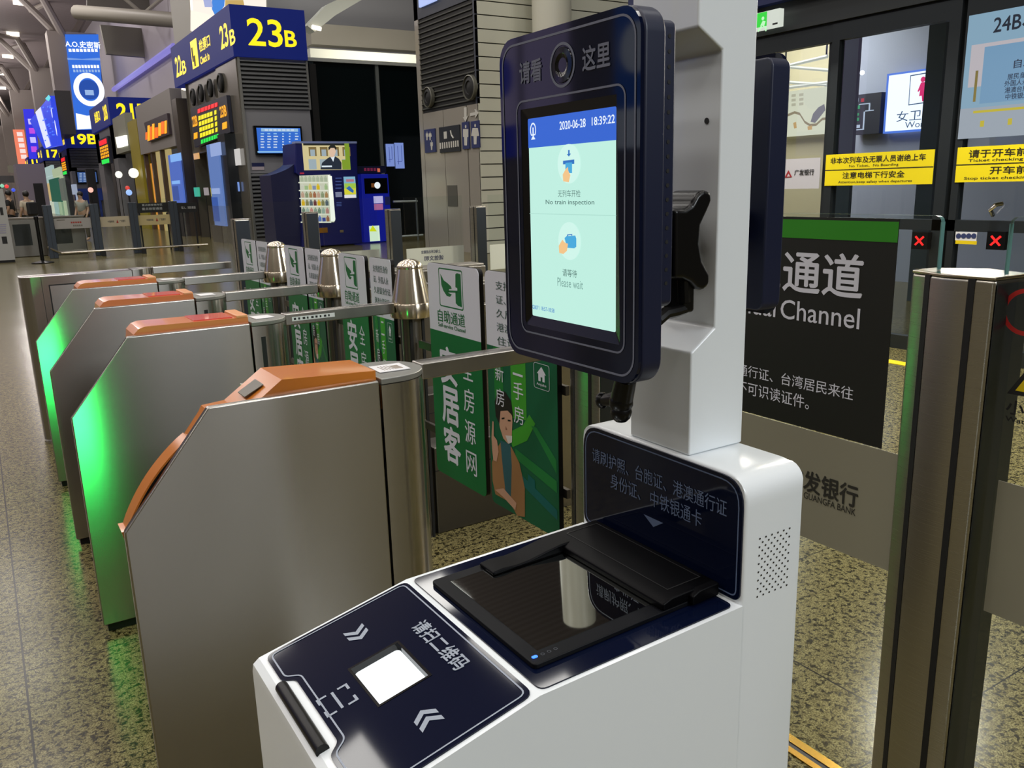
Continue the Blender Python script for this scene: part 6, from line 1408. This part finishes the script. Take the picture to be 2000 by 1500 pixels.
def mk_ao(b, y):
    f = lambda pts, m, l: b.face([at(px, py, 'y', y - l) for px, py in pts], m)
    text(b, 'A.O.史密斯', at(162, 87, 'y', y - 0.03), RY, UY, 2.7, 0.55, 0.03, 0, 0)
    for k in range(8): rectpx(b, 'y', y, 134 + 7.3 * k, 139.5 + 7.3 * k, 95.5, 101.5, 0, 0.03)
    for k in range(9): rectpx(b, 'y', y, 141 + 6 * k, 145.5 + 6 * k, 127, 133, 0, 0.03); rectpx(b, 'y', y, 143 + 6 * k, 147 + 6 * k, 136, 141, 2, 0.03)
    f(((131, 113), (160, 115), (195, 113), (196, 118), (160, 117), (132, 117)), 3, 0.02)
    c = at(174, 175, 'y', y - 0.04); b.ring([c + Vector((1.21 * math.cos(t), 0, 1.38 * math.sin(t))) for t in [2 * math.pi * k / 36 for k in range(36)]], [c + Vector((0.79 * math.cos(t), 0, 0.95 * math.sin(t))) for t in [2 * math.pi * k / 36 for k in range(36)]], None, 0)
    b.disc(c + Vector((0, 0.005, 0)), RY, UY, 0.82, 24, 1); rectpx(b, 'y', y, 166, 183, 176, 186, 2, 0.05)
    f(((148, 221), (170, 226), (204, 222), (206, 250), (151, 253)), 0, 0.03)
AY = 84.0
banner('tall bright blue banner with a white ring on the column behind the amber 21 sign', AY, ((127, 67), (192, 67), (205, 252), (149, 254)), lit('ad_bright_blue', '2a6ad8', 1.05), mk_ao, [lit('ad_glow_white', 'eef4ff', 1.2), lit('ad_deep_blue', '1c4fb0', 0.9), lit('ad_pale', '9fc0f0', 0.9), lit('ad_line', '7fa8f0', 0.9)])
def mk_p(b, y):
    for k in range(4): rectpx(b, 'y', y, 55 + 2 * k, 66 + 2 * k, 232 + 18 * k, 243 + 18 * k, k % 2, 0.03)
banner('deep blue and violet banner on the second far column', 104.0, ((45, 213), (66, 213), (78, 310), (57, 310)), lit('ad_violet_blue', '2b2be0', 1.0), mk_p, [lit('ad_lilac', 'c8c0ff', 1.0), lit('ad_magenta', 'c04ae0', 1.0)])
def mk_o(b, y):
    for k in range(5): rectpx(b, 'y', y, 33 + 2 * k, 44 + 2 * k, 258 + 11 * k, 266 + 11 * k, 0, 0.03)
banner('orange and pink banner on the third far column', 126.0, ((25, 253), (47, 253), (58, 325), (36, 325)), lit('ad_orange_pink', 'f08060', 1.0), mk_o, [lit('ad_pale_pink', 'f8e0dc', 1.0)])
# the big billboard over the near gate house
bb = thing('billboard', 'bright white billboard with a blue figure above the big gate number sign', 'billboard', at(440, 60, 'y', 33.0))
b = MB(); b.pxslab('y', 33.0, ((372, -60), (520, -60), (520, 70), (380, 70)), (0, 0.4, 0)); p_ = b.obj('sheet', lit('billboard_white', 'f0e6da', 1.15), bb)
b = MB(); f = lambda pts, m, l: b.face([at(px, py, 'y', 33.0 - l) for px, py in pts], m)
f(((414, 0), (440, -10), (438, 12), (430, 22), (420, 30), (414, 18)), 0, 0.03); f(((396, -5), (412, -5), (416, 14), (400, 14)), 1, 0.03); f(((440, 0), (475, 0), (478, 14), (440, 12)), 2, 0.03); f(((372, 20), (400, 26), (420, 32), (420, 60), (372, 60)), 3, 0.02)
b.obj('picture', [lit('bb_blue', '3f86e0', 1.0), lit('bb_lilac', 'a8b0dc', 1.0), lit('bb_gold', 'c8a860', 1.0), lit('bb_cream', 'f8e8d8', 1.2)], p_, fix=False)
b = MB(); b.box(at(372, 30, 'y', 33.4).x, at(524, 30, 'y', 33.4).x, 33.42, 36.5, 5, 16); structure(b.obj('wall_billboard', mat('pale_column_cladding', '9a9890', 0.5)))

# ------------------------------------------------------------------ roof, columns, beams
COLM = mat('warm_white_steel', '8f8780', 0.5)
def tree_column(label, y, pxc, clad, ztop):
    c = at(pxc, 300, 'y', y); x = c.x
    g = structure(bpy.data.objects.new('wall_column', None)); COL.objects.link(g); g.location = (x, y, 0); OFF[g.name] = Vector(g.location)
    b = MB()
    if clad: b.box(x - clad, x + clad, y + 0.2, y + 2.2, 0, ztop)
    else: b.tube([(x, y, 0), (x, y, ztop)], 0.8, 14)
    b.obj('shaft', COLM, g, smooth=not clad)
    b = MB()
    for dx, dy in ((-6.5, 1), (-4.0, -3), (3.5, 4), (-2.5, 5)):
        b.tube([(x - 0.3, y + 1, ztop - 1.0), (x + dx * 0.55, y + dy * 0.55, ztop + 2.6), (x + dx, y + dy, 17.5)], [0.34, 0.28, 0.22], 8)
    b.obj('branch', COLM, g, smooth=True)
tree_column('', AY, 174, 1.9, 15.2)
tree_column('', 106.0, 110, 1.3, 15.0)
tree_column('', 128.0, 66, 1.6, 15.0)
tree_column('', 146.0, 38, 1.6, 13.5)
tree_column('', 162.0, 14, 1.6, 13.0)
def roofmat():
    m = mat('ribbed_roof', '8a7f7c', 0.6)
    nt = m.node_tree; tc = nt.nodes.new('ShaderNodeTexCoord'); wv = nt.nodes.new('ShaderNodeTexWave'); wv.inputs['Scale'].default_value = 0.9; wv.bands_direction = 'Y'
    r = nt.nodes.new('ShaderNodeValToRGB'); r.color_ramp.elements[0].color = (*lin('7d7371'), 1); r.color_ramp.elements[1].color = (*lin('8f8483'), 1)
    nt.links.new(tc.outputs['Object'], wv.inputs['Vector']); nt.links.new(wv.outputs['Fac'], r.inputs[0]); nt.links.new(r.outputs[0], nt.nodes['Principled BSDF'].inputs['Base Color'])
    return m
b = MB(); b.box(-26, 30, -14.0, 175, 18.0, 18.2); structure(b.obj('ceiling', roofmat()))
b = MB(); b.box(12.5, 12.8, 36.6, 175, 6.6, 18.0); structure(b.obj('wall_upper', mat('lilac_grey_soffit', 'b8b2ba', 0.6)))
b = MB(); b.box(-26, 30, 174, 174.4, 0, 18); structure(b.obj('wall_far', mat('far_end_wall', '4a4644', 0.6)))
b = MB(); b.box(-26.3, -26, -14, 174, 0, 18); structure(b.obj('wall_left', mat('opposite_wall', '78726c', 0.5)))
b = MB(); b.box(-26, 30, -14.3, -14, 0, 18); structure(b.obj('wall_behind', bpy.data.materials['opposite_wall']))
# soffits to the side of the billboard
SOF = mat('pale_soffit', '9a9c94', 0.6)
b = MB(); b.box(at(521, 30, 'y', 36.2).x, 24, 36.2, 36.6, 4.0, 18.0); structure(b.obj('wall_over_glazing', mat('grey_over_glazing', 'a2a2a6', 0.6)))
s1 = MB(); p0, p1 = at(606, 105, 'y', 29.0), at(816, 118, 'y', 29.0); s1.box(p0.x, p1.x + 6, 29.0, 33.0, at(700, 128, 'y', 29.0).z, at(700, 100, 'y', 29.0).z); structure(s1.obj('trim_3', mat('bright_ledge', 'c9cabc', 0.5)))
s1 = MB(); s1.prism([at(600, 50, 'y', 30.0), at(640, 8, 'y', 30.0), at(700, -20, 'y', 30.0), at(740, -20, 'y', 30.0), at(655, 30, 'y', 30.0), at(615, 62, 'y', 30.0)], (0, 0.6, 0)); structure(s1.obj('trim_4', SOF))
s1 = MB(); p0 = at(606, 48, 'y', 32.0); s1.box(p0.x, p0.x + 12, 32.0, 32.6, at(700, 92, 'y', 32).z, at(700, 52, 'y', 32).z); structure(s1.obj('trim_5', mat('brown_soffit', '8f8a80', 0.5)))
area_light('ledge_lamp', (13.0, 27.0, 6.0), 4.0, 120, (1.0, 0.95, 0.82), (0, 1, 0.15), 0.6)
# big white cross beams high between the columns and the billboard
g = structure(bpy.data.objects.new('wall_beam', None)); COL.objects.link(g); OFF[g.name] = Vector((0, 0, 0))
BM_ = mat('cream_beam', 'b0aca0', 0.5)
b = MB(); b.tube([at(150, 24, 'y', 60), at(375, 42, 'y', 52)], 0.42, 12); b.obj('beam', BM_, g, smooth=True)
b = MB(); b.pxslab('y', 66, ((170, -30), (368, -30), (368, 36), (170, 22)), (0, 0.5, 0)); b.obj('panel', mat('grey_roof_panel', '77746c', 0.6), g)
b = MB(); b.tube([at(235, -10, 'y', 60), at(275, 24, 'y', 60)], 0.12, 8); b.tube([at(325, -10, 'y', 60), at(283, 25, 'y', 60)], 0.12, 8); b.obj('tie', BM_, g, smooth=True)
b = MB(); b.pxslab('y', 70, ((196, 48), (285, 56), (286, 112), (208, 105)), (0, 0.5, 0)); b.obj('panel', mat('grey_green_panel', '8d8b80', 0.6), g)
g = thing('light_strip', 'long violet light strip along the hall wall beyond the gate signs', 'light strip', at(290, 120, 'x', 12.2))
b = MB(); b.tube([at(222, 175, 'x', 12.2), at(340, 90, 'x', 12.2)], 0.2, 6); b.obj('strip', lit('violet_strip', '8d84d8', 0.85), g)
# roof downlights
for k, (px, py) in enumerate(((40, 4), (25, 65), (15, 109), (7, 143), (3, 171), (364, 172), (618, 53))):
    p = at(px, py, 'z', 17.9) if k < 5 else at(px, py, 'y', 34.0 if k == 5 else 29.95)
    g = thing('downlight', ('bright roof downlight, nearest of the row over the far hall', 'bright roof downlight, second of the row', 'bright roof downlight, third of the row', 'bright roof downlight, fourth of the row', 'bright roof downlight, farthest of the row', 'small bright spotlight at the edge of the gate house sign', 'small bright spotlight under the pale soffit')[k], 'ceiling lamp', p, 'hall downlights' if k < 5 else None)
    r_ = 0.35 if k < 5 else 0.10
    b = MB(); b.tube([p - Vector((r_ * 1.6, 0, 0)), p + Vector((r_ * 1.6, 0, -0.05))], r_ * 0.7, 10); b.obj('lamp', lit('downlight_white', 'fff2dc', 3.0), g, smooth=True)

# ------------------------------------------------------------------ barrier across the hall, at the left
BY = 24.3
def bpost(px, label):
    x = at(px, 450, 'y', BY).x; g = thing('barrier_post', label, 'post', (x, BY, 0), 'far blue-grey barrier posts')
    b = MB(); b.box(x - 0.10, x + 0.10, BY - 0.09, BY + 0.09, 0, 1.32); b.obj('profile', mat('blue_grey_post', '3c434c', 0.35, 0.5), g, bevel=0.01)
    b = MB(); b.box(x - 0.004, x + 0.004, BY - 0.092, BY - 0.088, 0, 1.32); b.obj('groove', BLACKM, g)
    return x
xs_ = [bpost(px, lab) for px, lab in ((98, 'far barrier post at the open end, beside the stanchion'), (189, 'far barrier post between the two white notices'), (264, 'far barrier post next to the dark lane sign'), (343, 'far barrier post beside the cream doorway'))]
for k in range(3):
    a_, c_ = xs_[k] + 0.11, xs_[k + 1] - 0.11
    g = thing('glass_screen', ('far glass screen with a notice printed in red and grey', 'far glass screen with a bank notice, behind the third gate', 'far glass screen below the dark lane sign')[k], 'glass screen', ((a_ + c_) / 2, BY, 0.1))
    b = MB(); b.box(a_, c_, BY - 0.006, BY + 0.006, 0.12, 1.40); b.obj('pane', CLEAR, g)
    b = MB(); b.box(a_, c_, BY - 0.012, BY - 0.008, 0.72, 0.98); n_ = b.obj('white_notice', mat('warm_white_notice', ('9f9c98', 'b5aa90', 'b8a878')[k], 0.5), g)
    b = MB(); w_ = c_ - a_; m_ = (a_ + c_) / 2
    if k == 0:
        for i in range(5): b.box(m_ - 0.05 * w_ + 0.06 * w_ * i, m_ - 0.05 * w_ + 0.06 * w_ * i + 0.045 * w_, BY - 0.0135, BY - 0.012, 0.85, 0.89, 1); b.box(m_ + 0.06 * w_ * i * 0.9, m_ + 0.06 * w_ * i * 0.9 + 0.04 * w_, BY - 0.0135, BY - 0.012, 0.77, 0.81, 0)
        b.box(a_ + 0.08 * w_, a_ + 0.3 * w_, BY - 0.0135, BY - 0.012, 0.93, 0.95, 0)
    else:
        b.prism([(m_ + 0.04 * w_, BY - 0.012, 0.81), (m_ + 0.12 * w_, BY - 0.012, 0.81), (m_ + 0.08 * w_, BY - 0.012, 0.90)], (0, -0.0015, 0), 1)
        text(b, '广发银行', (m_ + 0.26 * w_, BY - 0.0125, 0.855), RY, UY, 0.20 * w_, 0.06, 0.02, 0, 0.001); text(b, '中国铁路', (m_ - 0.14 * w_, BY - 0.0125, 0.855), RY, UY, 0.22 * w_, 0.05, 0.02, 0, 0.001)
    b.obj('print', [mat('far_grey_print', '6a665c', 0.5), mat('far_red_print', '9a3024', 0.5)], n_)
fr = thing('floor_rail', 'low steel guard rail along the foot of the far glass screens', 'railing', (3.0, BY - 0.35, 0))
b = MB(); b.tube([(xs_[0] - 0.1, BY, 0.28), (xs_[0] + 0.15, BY - 0.35, 0.14), (5.3, BY - 0.35, 0.14)], 0.03, 8); b.obj('rail', POLISH, fr, smooth=True)
b = MB()
for x in (xs_[1] + 0.05, xs_[2] + 0.1, 4.6): b.box(x - 0.05, x + 0.05, BY - 0.40, BY - 0.30, 0, 0.12)
b.obj('foot', BLACKM, fr)
for px0, px1, lab, t in ((268, 330, 'dark lane sign with two rows of white characters on the far barrier', ('重点旅客候车区', '重点旅客通道')), (345, 384, 'dark lane sign with one row of white characters past the cream doorway', ('军人、消防救援',))):
    g = thing('lane_sign', lab, 'sign', at((px0 + px1) / 2, 415, 'y', BY + 0.6)); b = MB(); rectpx(b, 'y', BY + 0.6, px0, px1, 396, 415, 0, 0, 0.05); p_ = b.obj('board', BLACKM, g)
    b = MB()
    for k, s in enumerate(t): textpx(b, s, 'y', BY + 0.6, px0 + 9, px1 - 13 if len(t) > 1 else px1 - 2, (398, 405)[k] if len(t) > 1 else 403, (402, 410)[k] if len(t) > 1 else 408, 0.02, 0, 0.006)
    b.obj('lettering', mat('pale_lane_print', 'b0b0ae', 0.5), p_, fix=False)
    b = MB()
    for px in (px0 + 4, px1 - 4): q = at(px, 415, 'y', BY + 0.62); b.box(q.x - 0.02, q.x + 0.02, q.y, q.y + 0.03, 0, q.z)
    b.obj('leg', BLACKM, g)
# queue stanchion, steel cabinets, white information stand
st_ = thing('queue_stanchion', 'black queue stanchion on a round base before the far steel cabinets', 'stanchion', at(82, 515, 'z', 0))
p = at(84, 514, 'z', 0)
b = MB(); b.lathe([(0.24, 0), (0.24, 0.02), (0.05, 0.06), (0.035, 0.07)], p, 24); b.obj('base', BLACK, st_, smooth=True)
b = MB(); b.lathe([(0.04, 0.06), (0.04, 1.0), (0.05, 1.01), (0.05, 1.08)], p, 16); b.obj('pole', BLACK, st_, smooth=True)
for k, (px, lab) in enumerate(((38, 'far steel turnstile cabinet with a dark panel, nearest the white stand'), (118, 'far steel turnstile cabinet behind the glass screen with grey and red print'))):
    c = at(px, 500, 'y', BY + 1.2); g = thing('turnstile_cabinet', lab, 'ticket gate', (c.x, BY + 1.2, 0), 'far turnstile cabinets')
    b = MB(); b.box(c.x - 0.25, c.x + 0.68, BY + 1.2, BY + 1.5, 0, 0.98); b.obj('body', STEELDK, g, bevel=0.02)
    b = MB(); b.box(c.x - 0.05, c.x + 0.35, BY + 1.19, BY + 1.2, 0.3, 0.85); b.obj('dark_panel', mat('green_black_panel', '141a16', 0.2), g)
    b = MB(); b.box(c.x - 0.27, c.x + 0.70, BY + 1.18, BY + 1.52, 0.98, 1.02); b.obj('top', mat('taupe_top', '857c70', 0.3, 0.4), g)
ws = thing('information_stand', 'white information stand with small print and a black plinth', 'stand', at(10, 512, 'z', 0))
c = at(31, 512, 'z', 0); 
b = MB(); x1 = c.x; z1 = at(12, 368, 'y', c.y).z; b.prism([(x1 - 1.2, c.y, 0.06), (x1, c.y, 0.06), (x1 - 0.02, c.y, z1), (x1 - 1.2, c.y, z1)], (0, 0.5, 0)); b.obj('body', mat('stand_white', 'a8a8a6', 0.4), ws)
b = MB(); b.box(x1 - 1.2, x1 - 0.01, c.y + 0.02, c.y + 0.5, 0, 0.06); b.obj('plinth', BLACKM, ws)
b = MB(); rectpx(b, 'y', c.y, 4, 14, 462, 476, 0, 0.004); rectpx(b, 'y', c.y, 0, 6, 405, 420, 0, 0.004)
for k in range(5): rectpx(b, 'y', c.y, -4, 12, 438 + 4 * k, 439.5 + 4 * k, 1, 0.004)
b.obj('print', [BLACKPR, mat('lilac_print', '8e8aa8', 0.5)], ws, fix=False)
bl = thing('white_block', 'pale lilac boxy booth beyond the far barrier', 'booth', at(65, 395, 'y', 70)); b = MB(); p0, p1 = at(36, 360, 'y', 70), at(92, 360, 'y', 70); b.box(p0.x, p1.x, 70, 74, 0, at(62, 320, 'y', 70).z); b.obj('body', mat('pale_lilac_paint', '8c8490', 0.5), bl)
b = MB(); p = at(74, 360, 'y', 70); b.box(p.x - 0.3, p.x + 0.3, 69.97, 70, 0, at(74, 358, 'y', 70).z); b.obj('doorway', BLACKM, bl)
# dark ceiling-high sign clutter at the far end
for k, (px, py, col, lab) in enumerate(((13, 364, 'e03a3a', 'tiny red light in the far crowd'), (36, 358, 'f0e8e0', 'tiny white light in the far crowd'), (40, 379, 'e85a3a', 'tiny orange-red light low in the far crowd'), (26, 371, '3a50d0', 'tiny blue light in the far crowd'), (4, 363, '80c0a0', 'tiny green light in the far crowd'), (31, 330, '706a58', 'dim hanging sign over the far crowd'), (12, 350, '3a3634', 'dark hanging sign over the far crowd'))):
    p = at(px, py, 'y', 80 + 1.2 * k); g = thing('distant_light' if k < 5 else 'hanging_sign', lab, 'light' if k < 5 else 'sign', p); b = MB()
    if k < 5: b.sphere(p, 0.16, 8); b.obj('bulb', lit('distant_' + col, col, 1.2), g); b = MB(); b.tube([(p.x, p.y, 0), (p.x, p.y, p.z - 0.16)], 0.03, 6); b.obj('stem', BLACKM, g)
    else: b.box(p.x - 0.6, p.x + 0.6, p.y, p.y + 0.2, p.z - 0.3, p.z + 0.3); b.obj('board', lit('distant_' + col, col, 0.6), g)

# ------------------------------------------------------------------ people
def figure(name, label, loc, face, h, top, bottom, hair, skin, pack=None):
    """A standing person: one skinned body with clothing over it."""
    g = thing(name, label, 'person', loc)
    k = h / 1.72
    cs, sn = math.cos(face), math.sin(face)
    W = lambda x, y, z: (loc[0] + (x * cs - y * sn) * k, loc[1] + (x * sn + y * cs) * k, z * k)
    def skin_mesh(nm, pts, edges, rad, m, sub=2):
        me = bpy.data.meshes.new(nm); me.from_pydata([tuple(Vector(W(*p)) - Vector(loc)) for p in pts], edges, []); me.materials.append(m)
        o = bpy.data.objects.new(nm, me); COL.objects.link(o); o.parent = g; OFF[o.name] = Vector(loc)
        md = o.modifiers.new('skin', 'SKIN'); md.use_smooth_shade = True
        for i, r in enumerate(rad): me.skin_vertices[0].data[i].radius = (r * k, r * k); me.skin_vertices[0].data[i].use_root = (i == 0)
        s = o.modifiers.new('sub', 'SUBSURF'); s.levels = sub; s.render_levels = sub
        return o
    sk = mat(name + '_skin', skin, 0.5)
    P = [(0, 0, 0.95), (0, 0, 1.15), (0, 0, 1.38), (0, 0.01, 1.47), (0, 0.02, 1.55), (0, 0.03, 1.68),
         (-0.10, 0, 0.90), (-0.11, 0.01, 0.50), (-0.11, -0.01, 0.09), (-0.11, 0.12, 0.04), (0.10, 0, 0.90), (0.11, 0.01, 0.50), (0.11, -0.01, 0.09), (0.11, 0.12, 0.04),
         (-0.19, 0, 1.39), (-0.24, -0.02, 1.12), (-0.23, 0.10, 0.90), (-0.22, 0.14, 0.82), (0.19, 0, 1.39), (0.24, -0.02, 1.12), (0.23, 0.10, 0.90), (0.22, 0.14, 0.82)]
    E_ = [(0, 1), (1, 2), (2, 3), (3, 4), (4, 5), (0, 6), (6, 7), (7, 8), (8, 9), (0, 10), (10, 11), (11, 12), (12, 13), (2, 14), (14, 15), (15, 16), (16, 17), (2, 18), (18, 19), (19, 20), (20, 21)]
    Rr = [0.15, 0.14, 0.15, 0.055, 0.085, 0.075, 0.085, 0.062, 0.045, 0.04, 0.085, 0.062, 0.045, 0.04, 0.055, 0.045, 0.035, 0.03, 0.055, 0.045, 0.035, 0.03]
    skin_mesh('body', P, E_, Rr, sk)
    skin_mesh('shirt', [(0, 0, 0.98), (0, 0, 1.15), (0, 0, 1.36), (-0.19, 0, 1.38), (-0.23, -0.01, 1.18), (0.19, 0, 1.38), (0.23, -0.01, 1.18)], [(0, 1), (1, 2), (2, 3), (3, 4), (2, 5), (5, 6)], [0.175, 0.165, 0.172, 0.072, 0.065, 0.072, 0.065], mat(name + '_shirt', top, 0.8))
    skin_mesh('trousers', [(0, 0, 0.96), (-0.10, 0, 0.86), (-0.11, 0.01, 0.50), (-0.11, -0.01, 0.10), (0.10, 0, 0.86), (0.11, 0.01, 0.50), (0.11, -0.01, 0.10)], [(0, 1), (1, 2), (2, 3), (0, 4), (4, 5), (5, 6)], [0.165, 0.105, 0.08, 0.065, 0.105, 0.08, 0.065], mat(name + '_trousers', bottom, 0.8))
    b = MB(); b.sphere(W(0, 0.0, 1.65), 0.105 * k, 14, 0, (0.95, 1.0, 1.05)); b.obj('hair', mat(name + '_hair', hair, 0.5), g, smooth=True)
    b = MB(); c = W(0, 0.10, 1.60)
    for sx in (-0.035, 0.035): b.sphere(W(sx, 0.115, 1.625), 0.012 * k, 8)
    b.sphere(W(0, 0.125, 1.59), 0.016 * k, 8); b.obj('face_features', mat(name + '_features', '3a2a22', 0.5), g)
    if pack:
        b = MB(); q = [W(x, y, z) for x in (-0.17, 0.17) for y in (-0.30, -0.15) for z in (0.95, 1.38)]
        b.add(q, [(0, 1, 3, 2), (4, 6, 7, 5), (0, 4, 5, 1), (2, 3, 7, 6), (1, 5, 7, 3), (0, 2, 6, 4)]); o = b.obj('backpack', mat(name + '_pack', pack, 0.7), g, bevel=0.05 * k, seg=3)
    return g
y_ = 33.0
p = at(51, 385, 'y', y_); figure('person', 'person with a dark backpack and pale shirt seen from behind, near the white stand', (p.x, y_, 0), -2.6 + 3.14, 1.72, 'b8ad98', '3a3d38', '14110f', 'a98a72', '1a1a1c')
p = at(158, 392, 'y', y_); figure('person', 'dark haired person in a pale top beyond the far glass screens', (p.x, y_, 0), 2.4, 1.66, '8f9088', '4a463c', '121012', 'b09078')
p = at(18, 390, 'y', 36.0); figure('person', 'person in dark clothes between the white stand and the backpack wearer', (p.x, 36.0, 0), 1.2, 1.78, '121214', '1a1a1c', '0c0a0a', 'a08068')
# lit columns on the other side of the hall, seen only as reflections
for k, (x, y, cs) in enumerate(((-11.8, 14.1, ('2f66c8', 'dfe8f8')), (-11.8, 19.4, ('c8b8e8', '2a34c8')))):
    g = thing('column_banner', ('blue and white lit banner column across the hall, mirrored in the face terminal', 'lilac and violet lit banner column farther across the hall')[k], 'banner', (x, y, 0))
    b = MB(); b.box(x - 0.8, x + 0.8, y - 0.8, y + 0.8, 0, 9); b.obj('shaft', COLM, g)
    b = MB(); b.box(x + 0.80, x + 0.84, y - 0.7, y + 0.7, 2.2, 6.2); b.box(x - 0.7, x + 0.7, y - 0.84, y - 0.8, 2.2, 6.2); s_ = b.obj('sheet', lit('mirror_' + cs[0], cs[0], 1.1), g)
    b = MB(); b.box(x + 0.84, x + 0.85, y - 0.6, y + 0.6, 5.1, 5.8); b.box(x + 0.84, x + 0.85, y - 0.7, y + 0.7, 2.2, 3.0); b.lathe([(0.5, 0.842), (0.5, 0.85)], (x, y, 4.2), 24, axis='x'); b.obj('print', lit('mirror_' + cs[1], cs[1], 1.2), s_)
